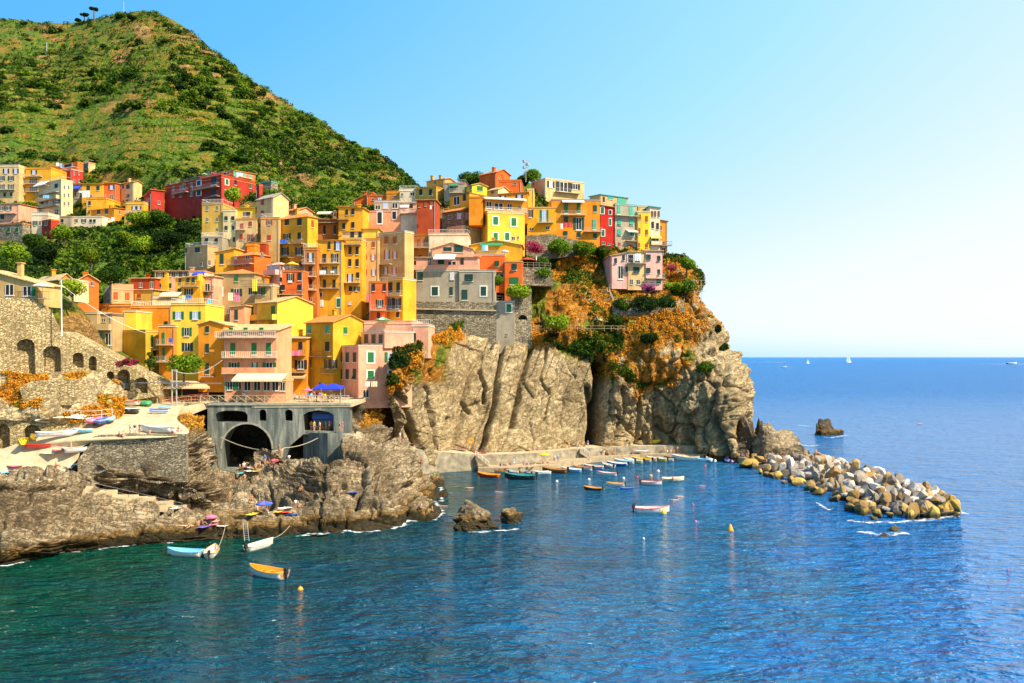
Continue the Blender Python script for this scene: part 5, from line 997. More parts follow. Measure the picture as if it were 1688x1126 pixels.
# dry grass on the headland
def cl_pts(n, seed, f):
    r = np.random.RandomState(seed); jj = r.randint(0, CW.shape[1], n); ii = r.randint(0, CW.shape[0], n); w = CW[ii, jj]; g = CG[ii, jj]; k = f(w, g, r); return w[k], g[k]
lim = lambda px: np.interp(px, [640,700,740,780,850,900,950,1000,1050,1110,1160,1190,1250], [640,565,556,545,562,574,588,618,646,636,570,540,480])
w, g = cl_pts(90000, 5, lambda w, g, r: (g[:, 1] < lim(g[:, 0]) + fbm(w, .1, 4, 51) * 22) & (fbm(w, .13, 4, 59, .6) + r.rand(len(w)) * .25 > .0) & (g[:, 0] < 1215))
scatter('dry_grass', w[:26000], np.random.RandomState(6).uniform(.15, .5, len(w[:26000])), 'dry', 12, 6, .2, 1.0)
w, g = cl_pts(60000, 6, lambda w, g, r: (g[:, 1] < lim(g[:, 0]) - 8) & (fbm(w, .12, 3, 68) + .3 * ss(500, 430, g[:, 1]) - .9 * ss(1020, 1100, g[:, 0]) * ss(480, 510, g[:, 1]) > .16) & (g[:, 0] < 1210))
scatter('green_scrub', w[:3600], np.random.RandomState(7).uniform(.3, .9, len(w[:3600])), 'leaf', 13, 11, .26, .8)
w, g = cl_pts(60000, 7, lambda w, g, r: (g[:, 1] < lim(g[:, 0]) - 4) & (fbm(w, .10, 3, 88) - .9 * ss(1020, 1100, g[:, 0]) * ss(480, 510, g[:, 1]) > .3))
scatter('dark_scrub', w[:1200], np.random.RandomState(8).uniform(.3, .9, len(w[:1200])), 'leafdark', 14, 11, .25, .8)
j_, i_ = 0, 0
ii = np.random.RandomState(9).randint(0, LW.shape[0] * LW.shape[1], 5000); w = LW.reshape(-1, 3)[ii]; w = w[fbm(w, .25, 4, 7) > -.1]
scatter('dry_grass', w[:1500], np.random.RandomState(2).uniform(.12, .4, len(w[:1500])), 'dry', 15, 10, .14, .9)
ii = np.random.RandomState(10).randint(0, SW.shape[0] * SW.shape[1], 60000); w = SW.reshape(-1, 3)[ii]; g = SG.reshape(-1, 3)[ii]
kk = (np.exp(-((g[:, 0] - 316) / 26.) ** 2 - ((g[:, 1] - 694) / 22.) ** 2) + np.exp(-((g[:, 0] - 618) / 36.) ** 2 - ((g[:, 1] - 672) / 22.) ** 2) > .45); w = w[kk]
scatter('dry_grass', w[:1500], np.random.RandomState(2).uniform(.12, .4, len(w[:1500])), 'dry', 16, 9, .16, .9)
# ---- single trees and shrubs one can point at
def tree(px, py, D, h, rx, label, m='leaf', lobk=9, n=1500, leaf=.22, trunk=.35, seed=0, cat='tree', name='tree', z0=None, umb=False, lean=0):
    base = P(px, py, D); R = empty(name, base); tag(R, label, cat); r = np.random.RandomState(seed)
    c, rr = lobes(seed + 50, lobk, rx * .75, (h * (1 - trunk)) * .42, rx * .28, rx * .5)
    if umb: c[:, 2] = c[:, 2] * .25 + h * .1; rr *= .8
    c[:, 2] += h * trunk; c[:, 0] += lean
    V, Fq = leaves(c, rr, n, leaf, seed, flat=.5 if umb else .85); link('crown', npmesh('crown', V, Fq, M[m]), R)
    b = MB(); tr = max(.08, h * .035); top = Vector((lean*.6, 0, h * (trunk + .15))); b.bar((0,0,-.8), top, tr, n=7, r2=tr*.55)
    for q, s in list(zip(c, rr))[:7]: b.bar(top * .75, Vector(q), tr*.4, n=5, r2=tr*.12)
    b.build('trunk', [M['bark']], R); return R
T = [(385,340,233,8,4.2,'olive green tree in front of the big red building','leafbright'),(182,478,166,8,4.2,'dark rounded tree behind the red orange gabled house','leaf'),(105,402,232,8,4.6,'large green tree left of the dark hollow under the hamlet','leafbright'),
 (56,420,230,9,5,'broad tree at the left below the grey stone house','leaf'),(20,440,215,8,5,'mid green tree at the left edge above the cabin','leafbright'),(75,440,208,9,5,'dense tree left of the orange gabled houses','leafdark'),(150,440,200,8,4.5,'leafy tree behind the orange gabled houses','leaf'),
 (232,372,245,5,5,'wide low tree below the small yellow house','leafbright'),(262,362,243,4,5,'bushy tree under the dark red slanted house','leaf'),(282,410,225,7,5.5,'dark tree on the slope left of the beige house','leafdark'),(305,382,232,5,4.5,'dark bushy tree below the long red building','leafdark'),
 (240,410,224,6,4.5,'bright bushy tree on the middle of the green slope','leafbright'),(205,400,232,6,4.6,'green bushy tree in the middle of the slope','leaf'),(120,498,146,6,3.4,'green tree behind the mooring mast','leafbright'),(303,622,146,5.5,4.2,'leafy tree behind the restaurant canopy','leafbright'),
 (247,604,138,5,1.4,'tall cactus like shrub beside the magenta flowers','leafdark'),(820,306,250,5,3.0,'small palm like tree beside the topmost gabled house','leaf'),(782,306,255,4.5,6,'green trees on the ridge left of the topmost gabled house','leaf'),(880,300,250,5,4.6,'round green tree on the ridge left of the beige villa','leafbright'),
 (862,302,252,3.6,3,'dark bush at the foot of the radio mast','leafdark'),(1132,452,222,7,3.2,'pale feathery tree at the tip of the headland','leafbright'),(1128,492,217,7,4,'dense green tree at the headland corner','leaf'),(1022,508,212,4,3,'green shrub left under the pink villa','leaf'),
 (1060,505,211,3.6,5,'dark hedge in front of the pink villa','leafdark'),(1098,503,212,3.2,4,'green shrub right under the pink villa','leaf'),(925,412,223,4.2,5,'green bushes under the big orange house left','leafbright'),(965,415,223,4.6,5,'green bushes under the big orange house middle','leaf'),
 (990,420,224,4,3.4,'round dark green bush under the bright red house','leafdark'),(880,440,216,4,5,'hedge behind the red umbrella','leaf'),(895,455,214,2.5,4,'bright green shrub beside the red umbrella','leafbright'),(918,538,203.5,4.6,4,'big yellow green bush over the cliff edge','leafbright'),
 (850,483,202.4,2.2,4,'green hedge on the terrace by the coral house','leafbright'),(815,465,206.5,1.8,3,'planter shrubs on the coral house terrace','leafbright'),(1108,478,220,3.4,3,'green shrub behind the magenta blossom at the headland tip','leafbright'),(752,548,201.2,6,1.3,'ivy growing on the rubble bastion','leaf'),
 (1070,560,205,2.4,3.2,'dark scrub clump in the middle of the orange slope','leafdark'),(1160,608,206,2.4,3,'green scrub clump on the right of the orange slope','leaf'),(1015,530,208,3,3,'dark scrub clump beside the cliff path','leafdark'),(1180,545,215,2.4,2,'spiky shrub on the sea side cliff edge','leafdark'),(1195,575,214,2,1.6,'low shrub on the sea side cliff edge','leaf')]
for i, t in enumerate(T):
    px, py, D, h, rx, lab, m = t; small = h < 3; bushy = any(w_ in lab for w_ in ('shrub', 'bush', 'hedge', 'scrub', 'ivy', 'cactus'))
    tree(px, py, D, h, rx, lab, m, n=int(500 + 420 * rx), leaf=.26 if D > 180 else .2, trunk=.05 if bushy else .3, seed=100 + i, cat='tree' if not bushy else 'bush', name='tree' if not bushy else 'shrub')
def blossom(px, py, D, w, h, n, label, m='bloom', seed=0):
    R = empty('flowering_shrub', P(px, py, D)); tag(R, label, 'shrub'); c, rr = lobes(seed, 10, w * .7, h * .5, h * .22, h * .4); V, Fq = leaves(c, rr, n, .17, seed); link('blossom', npmesh('blossom', V, Fq, M[m]), R)
    V, Fq = leaves(c * .95, rr * .95, n // 2, .2, seed + 1); link('leaves', npmesh('leaves', V, Fq, M['leaf']), R)
blossom(884, 412, 217, 5.0, 4.6, 1500, 'magenta bougainvillea below the amber house', seed=31)
blossom(1108, 444, 223, 2.4, 2.8, 500, 'magenta bougainvillea at the headland tip', seed=32)
blossom(1072, 478, 212.5, 4.4, 2.8, 1100, 'pink bougainvillea in front of the pink villa', 'bloompink', 33)
blossom(212, 600, 137, 3.6, 1.8, 700, 'magenta bougainvillea on the viaduct beside the olive block', seed=34)
# pines on the hill crest
for px, py, h, rx, lab in ((155,32,13,3.8,'taller of the two lone pines on the hill crest'),(139,34,9,3.2,'shorter of the two lone pines on the hill crest'),(127,37,5,3,'low pine left of the two lone pines on the crest')):
    p = hat(px, py + 4); px_, D_ = px, p.y; tree(px, HY - (p.z - H) * F / p.y, p.y, h, rx, lab, 'leafdark', lobk=8, n=1100, leaf=.45, trunk=.5, seed=int(px), umb=True, name='pine_tree')
def post(name, px, py0, py1, D, r, label, cat, m=None):
    b = MB(); a = P(px, py0, D); b.bar(a - Vector((0,0,1)), P(px, py1, D), r, n=6, r2=r*.7); o = b.build(name, [m or M['metal']]); return tag(o, label, cat)
p = hat(77, 88); post('utility_pole', 77, HY - (p.z - H) * F / p.y, 70, p.y, .3, 'grey utility pole on the left of the hill', 'pole')
p = hat(204, 24); post('antenna_mast', 204, 24, 3, p.y, .2, 'thin antenna mast on the hill summit', 'mast')
# ------------------------------------------------------------------ rocks
from mathutils import noise as mn
def rock_mesh(name, seed, sub=3, m=None, jag=.35, smooth=False, flat=1.0):
    bm = bmesh.new(); bmesh.ops.create_icosphere(bm, subdivisions=sub, radius=1); r = random.Random(seed); P_ = np.array([v.co[:] for v in bm.verts])
    for _ in range(7 if sub < 4 else 11):              # chop with random planes: angular quarry blocks
        nn = np.array([r.gauss(0, 1) for _ in range(3)]); nn /= np.linalg.norm(nn); d = r.uniform(.36, .66) if sub < 4 else r.uniform(.5, .8); k = P_ @ nn - d; P_ = P_ - np.where(k > 0, k, 0)[:, None] * nn
    P_ = P_ * (1 + jag * .25 * fbm(P_ + seed, 1.6, 4, seed)[:, None]); P_[:, 2] *= flat
    for v, c in zip(bm.verts, P_): v.co = c
    me = bpy.data.meshes.new(name); bm.to_mesh(me); bm.free(); me.materials.append(m or M['shore']); 
    if smooth: me.polygons.foreach_set('use_smooth', [True] * len(me.polygons))
    return me
def bould(name, c): 
    m, n, b = mat(name); p = geo(n).outputs['Position']; oi = N(n, 'ShaderNodeObjectInfo'); f = noise(n, p, 1.3, 6, .7); f2 = noise(n, p, .5, 3)
    cc = ramp(n, math_(n, 'ADD', math_(n, 'MULTIPLY', f, .6), math_(n, 'MULTIPLY', oi.outputs['Random'], .4)), [(.25, c[0]), (.5, c[1]), (.75, c[2])])
    sx = N(n, 'ShaderNodeSeparateXYZ'); n.links.new(p, sx.inputs[0]); z = math_(n, 'ADD', sx.outputs[2], math_(n, 'MULTIPLY', f2, -1.0))
    cc = mixc(n, ramp(n, z, [(-.2, (.9,.9,.9)), (.35, (0,0,0))]), cc, (.05,.035,.012)); n.links.new(cc, b.inputs['Base Color']); b.inputs['Roughness'].default_value = .85; bump(n, b, f, .6, .2); return m
M['bpale'] = bould('pale_boulder', [(.26,.20,.15), (.50,.41,.32), (.72,.64,.55)]); M['bgrey'] = bould('grey_boulder', [(.12,.095,.075), (.26,.21,.16), (.38,.31,.24)])
M['brust'] = bould('rusty_boulder', [(.16,.09,.03), (.32,.18,.05), (.44,.28,.10)]); M['byel'] = bould('yellow_boulder', [(.22,.13,.02), (.42,.26,.035), (.56,.38,.08)])
BR = [rock_mesh('boulder', 20 + k, 2, M['bpale']) for k in range(8)]
rb = random.Random(3); near = [(1228,772),(1290,797),(1345,815),(1392,838),(1430,856),(1500,858),(1578,852)]; farl = [(1262,745),(1330,748),(1392,766),(1440,784),(1490,800),(1530,812),(1572,838)]
def lerpl(L, t): k = min(int(t * (len(L) - 1)), len(L) - 2); f = t * (len(L) - 1) - k; a, b = L[k], L[k+1]; return Z(a[0] + (b[0]-a[0]) * f, a[1] + (b[1]-a[1]) * f, 0)
# dark rubble core under the boulders
core = []
for j, (s_, z_) in enumerate(((-.02,-1.8),(.18,.2),(.4,1.1),(.7,1.1),(.9,.1),(1.05,-1.8))):
    for i in range(40): t = i / 39; a, c = lerpl(near, t), lerpl(farl, t); q = a.lerp(c, s_); core.append((q.x, q.y, z_ * (1 if i < 34 else -.6) + rb.uniform(-.2, .2)))
cf = [(j*40+i, j*40+i+1, (j+1)*40+i+1, (j+1)*40+i) for j in range(5) for i in range(39)]; me = bpy.data.meshes.new('breakwater_core'); me.from_pydata(core, [], cf); me.materials.append(M['bgrey']); tag(link('breakwater_core', me), kind='structure')
GR = {'bpale': ('pale grey quarry boulder heaped on top of the breakwater', 'pale boulders of the breakwater'), 'bgrey': ('dark grey boulder wedged in the breakwater', 'dark grey boulders of the breakwater'),
      'brust': ('rust brown boulder in the breakwater pile', 'rust brown boulders of the breakwater'), 'byel': ('yellow stained boulder along the breakwater waterline', 'yellow boulders at the breakwater waterline')}
for i in range(294):
    t = ((i // 7) + rb.uniform(-.1, 1.1)) / 42; t = min(t, 1); s = min(max(((i % 7) + rb.uniform(0, 1)) / 7, 0), 1); q = lerpl(near, t).lerp(lerpl(farl, t), s); top = 1.55 * math.sin(math.pi * min(max(s, .0), 1)) ** .7 * (1 if t < .93 else .5)
    r = rb.uniform(.8, 1.45) * (1.5 if rb.random() < .16 else 1); edge = s < .13 or (t > .93 and s < .6)
    k = ('byel' if rb.random() < .45 else 'brust') if edge else rb.choice(['bpale'] * 4 + ['bgrey'] * 3 + ['brust'] * (4 if t > .45 or s < .4 else 2))
    o = link('boulder', BR[rb.randrange(8)], None, (q.x, q.y, top + rb.uniform(-.15, .5) * (0 if edge else 1)), (rb.uniform(0, 6), rb.uniform(0, 6), rb.uniform(0, 6)), (r * rb.uniform(.8, 1.4), r, r * rb.uniform(.6, 1)))
    o.data = o.data; omat(o, M[k]); tag(o, GR[k][0], 'boulder', GR[k][1])
def rockobj(px, py, D, rx, ry, rz, seed, label, m='darkrock', sub=5, z=None, rot=0, jag=1.0, cat='rock'):
    q = P(px, py, D); me = rock_mesh('rock', seed, sub, M[m], jag); P_ = np.empty(len(me.vertices) * 3); me.vertices.foreach_get('co', P_); P_ = P_.reshape(-1, 3); W_ = P_ * [rx, ry, rz]
    d = ridge(W_ * [1, 1, 1.6], .35, 5, seed, .62) * .28 + blocks(W_ + seed, (.5, .5, 1.1), seed + 9, .5) * .45; nn = P_ / np.linalg.norm(P_, axis=1, keepdims=True); W_ = W_ + nn * d[:, None] * min(1, rx * .35)
    me.vertices.foreach_set('co', W_.ravel()); me.update(); o = link('rock', me, None, (q.x, q.y, q.z if z is None else z), (0, 0, rot)); return tag(o, label, cat)
rockobj(1270, 722, 203, 6.4, 6, 8.6, 41, 'big dark craggy rock knoll at the root of the breakwater', m='shore', z=1.0)
rockobj(1306, 738, 199, 4.6, 4, 4.4, 42, 'lower dark rock beside the big knoll toward the sea', m='shore', z=.4)
rockobj(1235, 735, 206, 3.6, 4, 8.4, 43, 'tall dark rock wedged between cliff and knoll', m='darkrock', z=1.5)
rockobj(1252, 690, 214, 2.0, 3, 9.4, 48, 'pointed rock tooth behind the knoll', m='darkrock', z=2)
rockobj(1215, 752, 203, 2.8, 2.6, 4.2, 49, 'dark rock above the end of the quay', m='darkrock', z=1.2)
q = Z(1355, 717, 0); rockobj(1355, 717, q.y, 4.2, 4, 5.2, 44, 'dark pointed sea stack standing off the breakwater', z=.2, rot=.4)
q = Z(1376, 716, 0); rockobj(1376, 716, q.y, 4.0, 3, 2.4, 45, 'low brown rock beside the sea stack', m='shore', z=-.2)
q = Z(795, 872, 0); rockobj(790, 872, q.y + 2, 3.6, 3.0, 2.9, 46, 'golden brown rock standing alone in the cove water', m='shore', z=.1)
q = Z(768, 875, 0); rockobj(768, 875, q.y + 1.5, 2.2, 2.2, 1.3, 56, 'low ledge at the left foot of the lone cove rock', m='shore', z=.0)
q = Z(843, 862, 0); rockobj(843, 862, q.y + 1, 1.7, 1.8, 2.1, 47, 'smaller split rock right of the lone cove rock', m='shore', z=0)
q = Z(1475, 874, 0); rockobj(1475, 874, q.y, 1.0, 1.0, .75, 51, 'lone yellow rock awash off the breakwater tip', m='byel', sub=4, z=.1)
q = Z(1459, 884, 0); rockobj(1459, 884, q.y, .6, .6, .35, 52, 'tiny dark rock awash off the breakwater tip', m='brust', sub=3, z=.05)
# ------------------------------------------------------------------ foam
def foam_mat():
    m, n, b = mat('sea_foam'); p = geo(n).outputs['Position']; f = noise(n, mapping(n, p, (.55, 1.0, 1)), 1.2, 7, .75); at = N(n, 'ShaderNodeAttribute', attribute_name='mask'); s = N(n, 'ShaderNodeSeparateColor'); n.links.new(at.outputs['Color'], s.inputs[0])
    a = ramp(n, math_(n, 'ADD', f, math_(n, 'MULTIPLY', math_(n, 'SUBTRACT', s.outputs[0], 1.0), .42)), [(.44, (0,0,0)), (.54, (.95,.95,.95))]); b.inputs['Base Color'].default_value = (.80,.83,.84,1); b.inputs['Roughness'].default_value = .6
    n.links.new(a, b.inputs['Alpha']); bump(n, b, f, .6, .2); return m
M['foam'] = foam_mat()
def foam(pts, w, label=None, strength=1.0):    # soft edged ribbon of foam lying on the water, pts pixels at sea level
    L = [Z(x, y, 0) for x, y in pts]; V = []; mk = []; nseg = []
    R = []
    for a, c in zip(L[:-1], L[1:]): n = max(2, int((c - a).length / .8)); R += [a.lerp(c, i / n) for i in range(n)]
    R.append(L[-1]); n = len(R)
    for i, q in enumerate(R):
        d = (R[min(i+1, n-1)] - R[max(i-1, 0)]).normalized(); nn = Vector((-d.y, d.x, 0)); e = min(1, i / 3, (n - 1 - i) / 3)
        for k in range(7): u = k / 6 * 2 - 1; V.append((q.x + nn.x * u * w / 2, q.y + nn.y * u * w / 2, .05 + .03 * (1 - abs(u)))); mk.append([(1 - abs(u)) * e * strength, 0, 0])
    Fq = [(i*7+k, i*7+k+1, (i+1)*7+k+1, (i+1)*7+k) for i in range(n-1) for k in range(6)]
    o = link('foam', npmesh('foam', V, Fq, M['foam'], True, mask=np.array(mk))); return tag(o, kind='stuff')
_sl = []
for j in range(SW.shape[1]):
    k = np.where(SW[:, j, 2] > .02)[0]; k = k[0] if len(k) else 0; q = SW[k, j]; _sl.append((CX + q[0] * F / q[1], HY + H * F / q[1]))
_sl = np.array(_sl)
def shoreline(x0, x1, off=1.0):     # the real waterline of the shore rocks between two columns
    k = np.where((_sl[:, 0] >= x0) & (_sl[:, 0] <= x1))[0][::6]; return [(_sl[i, 0], _sl[i, 1] + off) for i in k]
for x0, x1, w in ((-20,60,4),(60,150,3.4),(150,240,3.6),(262,300,2.5),(480,560,5),(556,640,4.4),(636,700,5),(700,736,3.4)): foam(shoreline(x0, x1), w)
for pts, w in (([(745,876),(790,878),(845,874),(868,868)],4.6),([(730,804),(760,802),(778,803)],4.0),([(1375,856),(1430,862),(1480,862),(1540,856),(1596,848)],7),([(1390,872),(1450,882),(1520,878)],7),([(1540,828),(1576,840),(1600,852)],6),([(1300,700),(1325,702),(1345,704)],6),([(1345,720),(1370,722),(1400,717)],6),([(1310,732),(1335,736),(1355,733)],6),([(1340,826),(1375,846)],3)): foam(pts, w)
for px, py, L, lab in ((1288,605,30,''),(1262,597,60,''),(1640,600,110,'')): 
    a = Z(px - L/2, py, 0); c = Z(px + L/2, py + .4, 0); b = MB(); w = (a.y) * .012; b.add([(a.x,a.y,.5),(c.x,c.y-w,.5),(c.x,c.y+w,.5)], [(0,1,2)]); tag(b.build('wake', [plain('wake_foam', (.8,.83,.85), .6)]), kind='stuff')
# ------------------------------------------------------------------ boats
def hull_meshes(L=1.0, W=.40, hgt=.185, pointed=False):
    n = 11; outer = MB(); inner = MB(); gun = MB(); O = []; I = []
    for i in range(n):
        t = i / (n - 1); x = (t - .5) * L
        hw = W / 2 * (1 - max(0, (t - .35) / .65) ** 2.3) * ((.80 + .20 * min(1, t / .25)) if not pointed else (1 - max(0, (.3 - t) / .3) ** 2.2)); hw = max(hw, .004)
        top = hgt * (.72 + .40 * max(0, t - .3) ** 2 * 2 + (.15 * max(0, .3 - t) if not pointed else .5 * max(0, .3 - t))); ke = -.05 + (.12 * max(0, t - .82) / .18)
        O.append([(x, -hw, top), (x, -hw * .88, top * .35), (x, -hw * .5, ke + .01), (x, 0, ke), (x, hw * .5, ke + .01), (x, hw * .88, top * .35), (x, hw, top)])
        g = max(hw - .018, .002); I.append([(x + (.0), -g, top - .001), (x, -g * .8, .03), (x, g * .8, .03), (x, g, top - .001)])
    def loft(b, R, rev=False):
        k = len(R[0]); v = [p for r in R for p in r]; f = [(i*k+j, (i+1)*k+j, (i+1)*k+j+1, i*k+j+1) for i in range(len(R)-1) for j in range(k-1)]; f.append(tuple(range(k))); 
        b.add(v, [tuple(reversed(q)) for q in f] if rev else f)
    loft(outer, O); loft(inner, I, True)
    for s in (0, -1):
        for i in range(n-1): a, c = Vector(O[i][s]), Vector(O[i+1][s]); gun.bar(a, c, .014, n=5)
    gun.bar(O[0][0], O[0][-1], .016, n=5)
    th = MB()
    for t in (.22, .48, .70): hw = W / 2 * (1 - max(0, (t - .35) / .65) ** 2.3) * .96; th.box((t-.5)*L - .03, (t-.5)*L + .03, -hw, hw, hgt*.45, hgt*.52)
    mo = MB(); mo.box(-.5*L-.09, -.5*L-.005, -.035, .035, hgt*.55, hgt*1.25); mo.box(-.5*L-.07, -.5*L-.03, -.015, .015, -.08, hgt*.55)
    return [outer.mesh('hull', M['white'], True), inner.mesh('interior', M['white']), gun.mesh('gunwale', M['wood']), th.mesh('thwart', M['wood']), mo.mesh('outboard_motor', M['dark'])]
HM = hull_meshes(); HP = hull_meshes(W=.17, hgt=.09, pointed=True)
def tarp_mesh():
    b = MB(); n = 9; rows = []
    for i in range(n):
        t = i / (n - 1); x = (t - .5) * 1.02; hw = .21 * (1 - max(0, (t - .35) / .65) ** 2.3) * .98 + .012; top = .185 * (.75 + .8 * max(0, t - .3) ** 2); r = []
        for k in range(7): u = k / 6 * 2 - 1; r.append((x, u * hw, top + (1 - abs(u)) * .09 - (.07 if abs(u) == 1 else 0) + .008 * math.sin(i * 2.1 + k)))
        rows.append(r)
    v = [p for r in rows for p in r]; b.add(v, [(i*7+j, (i+1)*7+j, (i+1)*7+j+1, i*7+j+1) for i in range(n-1) for j in range(6)] + [tuple(range(7)), tuple(range((n-1)*7, n*7))]); return b.mesh('tarpaulin', M['white'], True)
TM = tarp_mesh()
C_ = dict(white=(.80,.78,.72), blue=(.03,.12,.50), lblue=(.20,.55,.80), orange=(.85,.33,.02), wood=(.50,.20,.04), red=(.62,.05,.03), yellow=(.85,.58,.04), green=(.06,.35,.12), black=(.03,.03,.04), teal=(.02,.22,.20), cream=(.80,.68,.42), pink=(.85,.18,.30), purple=(.22,.14,.55), grey=(.35,.35,.35), tur=(.05,.50,.55), brown=(.22,.10,.04), skin=(.62,.30,.16), tan=(.45,.20,.09))
def cm(c): return plain('painted_' + c, C_[c], .45, var=.10)
def boat(p, L, yaw, hull, ins, gun, label, motor=True, tarp=None, group=None, kayak=False, tilt=0, roll=0, cat='boat', name='rowing_boat'):
    R = empty(name, p); R.rotation_euler = (roll, tilt, yaw); R.scale = (L, L, L); tag(R, label, cat, group); S = HP if kayak else HM
    omat(link('hull', S[0], R), cm(hull)); omat(link('interior', S[1], R), cm(ins)); omat(link('gunwale', S[2], R), cm(gun))
    if tarp: omat(link('tarpaulin', TM, R), cm(tarp))
    elif not kayak: omat(link('thwart', S[3], R), cm(gun))
    if motor and not kayak: link('outboard_motor', S[4], R)
    return R
def wb(px, py, Lpx, yaw, hull, ins, gun, label, **k):
    p = Z(px, py, 0); L = Lpx * p.y / F; p.z = L * .01; return boat(p, L, math.radians(yaw), hull, ins, gun, label, group=k.pop('group', None), **k)
# four boats in front of the shore rocks
wb(304, 916, 60, 172, 'white', 'lblue', 'lblue', 'white and turquoise rowing boat moored at the shore rocks', motor=False)
wb(350, 914, 56, 100, 'white', 'white', 'orange', 'white boat with an orange stern and motor beside the turquoise boat', tarp=None)
wb(429, 904, 58, 62, 'white', 'cream', 'cream', 'cream white motor boat moored below the ladder')
wb(440, 950, 76, 152, 'white', 'orange', 'orange', 'orange lined white motor boat nearest the camera')
BL_ = [(805,787,38,160,'red','orange','orange','orange and red rowing boat at the left end of the quay',0),(826,780,26,150,'white','wood','wood','white boat with brown rim between red boat and black launch',1),(846,781,26,140,'red','lblue','white','light blue lined boat behind the black launch',1),
 (857,790,50,178,'black','teal','teal','long black launch with teal rails at the quay',1),(870,781,22,120,'black','blue','white','small dark boat with bright blue lining',1),(893,782,30,200,'white','white','white','fat white inflatable with grey motor',1),
 (914,779,42,160,'brown','wood','wood','big brown wooden boat beside the yellow umbrella',1),(942,778,36,155,'lblue','white','white','pale blue and white motor boat beside the wooden boats',1),(960,775,34,158,'white','wood','wood','white hulled wooden boat in the middle of the row',1),
 (979,773,34,158,'lblue','orange','white','blue boat with orange lining and white rim',1),(1002,770,30,120,'white','white','white','round white inflatable between two wooden boats',1),(1017,768,34,160,'blue','white','white','royal blue hulled boat with white inside',1),
 (1029,764,34,155,'white','lblue','white','white boat with pale blue inside',1),(1044,763,34,150,'cream','cream','white','cream boat with black motor left of the yellow boat',1),(1058,761,34,150,'white','yellow','yellow','white boat with bright yellow inside',1),
 (1070,760,28,150,'white','red','orange','small white boat with red inside',1),(1082,760,34,158,'yellow','cream','white','yellow hulled boat with cream inside',1),(1097,760,28,155,'white','grey','white','white boat with grey inside',1),(1109,758,30,160,'brown','wood','wood','varnished wooden boat near the white long boat',1),
 (1130,759,44,168,'white','yellow','white','long white boat with a yellow bag at the far end',0),(1153,760,28,150,'white','lblue','lblue','white boat with turquoise rim near the quay end',1)]
for px, py, L, yw, h_, i_, g_, lab, mo in BL_: wb(px, py, L, yw, h_, i_, g_, lab, motor=bool(mo))
wb(1170, 761, 26, 105, 'lblue', 'white', 'lblue', 'white covered boat with turquoise trim near the quay end', tarp='white'); wb(1200, 762, 26, 95, 'black', 'white', 'white', 'boat under a purple cover at the quay end', tarp='purple')
wb(1000, 784, 34, 160, 'white', 'white', 'red', 'white boat with red rim drifting in front of the row'); wb(977, 808, 30, 165, 'black', 'orange', 'orange', 'small black boat with orange inside in the cove'); wb(1014, 801, 30, 172, 'white', 'orange', 'orange', 'white boat with orange inside in the cove')
wb(1034, 806, 24, 8, 'blue', 'red', 'blue', 'little blue and red canoe beside the white orange boat', kayak=True, name='canoe', cat='canoe'); wb(1074, 799, 34, -18, 'white', 'cream', 'red', 'white boat with dark motor in the middle of the cove'); wb(1110, 793, 36, 4, 'cream', 'white', 'cream', 'cream boat carrying one rower in the cove', motor=False)
wb(1075, 845, 56, -4, 'white', 'white', 'red', 'long white boat with white seat beside the yellow buoy'); wb(1516, 699, 12, 20, 'orange', 'orange', 'orange', 'tiny orange canoe far out on the blue water', kayak=True, name='canoe', cat='canoe')
# buoys
def buoy(px, py, r, c, label, pear=False):
    p = Z(px, py, 0); b = MB(); k = r * p.y / F; b.lathe([(k*.1,-k*.6),(k*.8,-k*.45),(k,0),(k*.85,k*.5),(k*.45,k*.9 if not pear else k*1.5),(k*.12,k*1.05 if not pear else k*2.0)], 12); b.lathe([(k*.12,k*1.0),(k*.12,k*1.3)], 6)
    return tag(b.build('buoy', [cm(c)], smooth=True, loc=p), label, 'buoy')
for a in ((495,972,5,'orange','round orange buoy right of the orange lined boat'),(1204,875,5.5,'orange','orange pear shaped buoy alone on the blue water',True),(1094,846,5,'yellow','yellow buoy at the bow of the long white boat',True),(1162,769,2.5,'red','small red buoy in front of the covered boats'),(1050,787,2.5,'red','small red buoy left in the cove'),
  (1073,785,3,'orange','orange buoy above the boat with dark motor'),(971,791,2.5,'white','white buoy above the small black boat'),(1028,789,2.5,'white','white buoy above the boats with orange inside'),(1085,777,2.5,'white','white buoy in front of the yellow hulled boat'),(1142,832,2.2,'red','red buoy right of the swimmer with splash'),
  (1147,860,2.2,'pink','pinkish float below the red buoy'),(1061,888,2,'white','white float in the open middle of the cove'),(918,794,2.5,'white','white float below the brown wooden boat'),(1661,940,2,'red','tiny red float far right')): buoy(*a)
# horizon boats
def sailboat(px, py, hpx, label):
    p = Z(px, py, 0); k = hpx * p.y / F; R = empty('sailing_boat', p); tag(R, label, 'sailboat'); b = MB(); b.add([(-.3*k,0,.08*k),(.35*k,0,.1*k),(.2*k,-.07*k,0),(-.25*k,-.07*k,0),(.2*k,.07*k,0),(-.25*k,.07*k,0),(-.3*k,-.08*k,.08*k),(-.3*k,.08*k,.08*k)], [(6,3,2,1),(7,1,4,5),(3,5,4,2),(6,7,5,3),(6,1,7)]); b.build('hull', [M['white']], R)
    b = MB(); b.bar((0,0,.05*k),(0,0,k),.012*k); b.build('mast', [M['metal']], R); b = MB(); b.add([(-.02*k,0,.14*k),(-.32*k,.03*k,.16*k),(-.02*k,0,.97*k),(-.02*k,.01*k,.14*k)], [(0,1,2),(3,2,1)]); b.add([(.03*k,0,.12*k),(.30*k,-.02*k,.12*k),(.02*k,0,.85*k)], [(0,1,2)]); b.build('sail', [M['white']], R)
sailboat(1399, 597.5, 13, 'white sailing boat on the horizon'); sailboat(1332, 599.5, 8, 'small sailing boat left of the white one on the horizon')
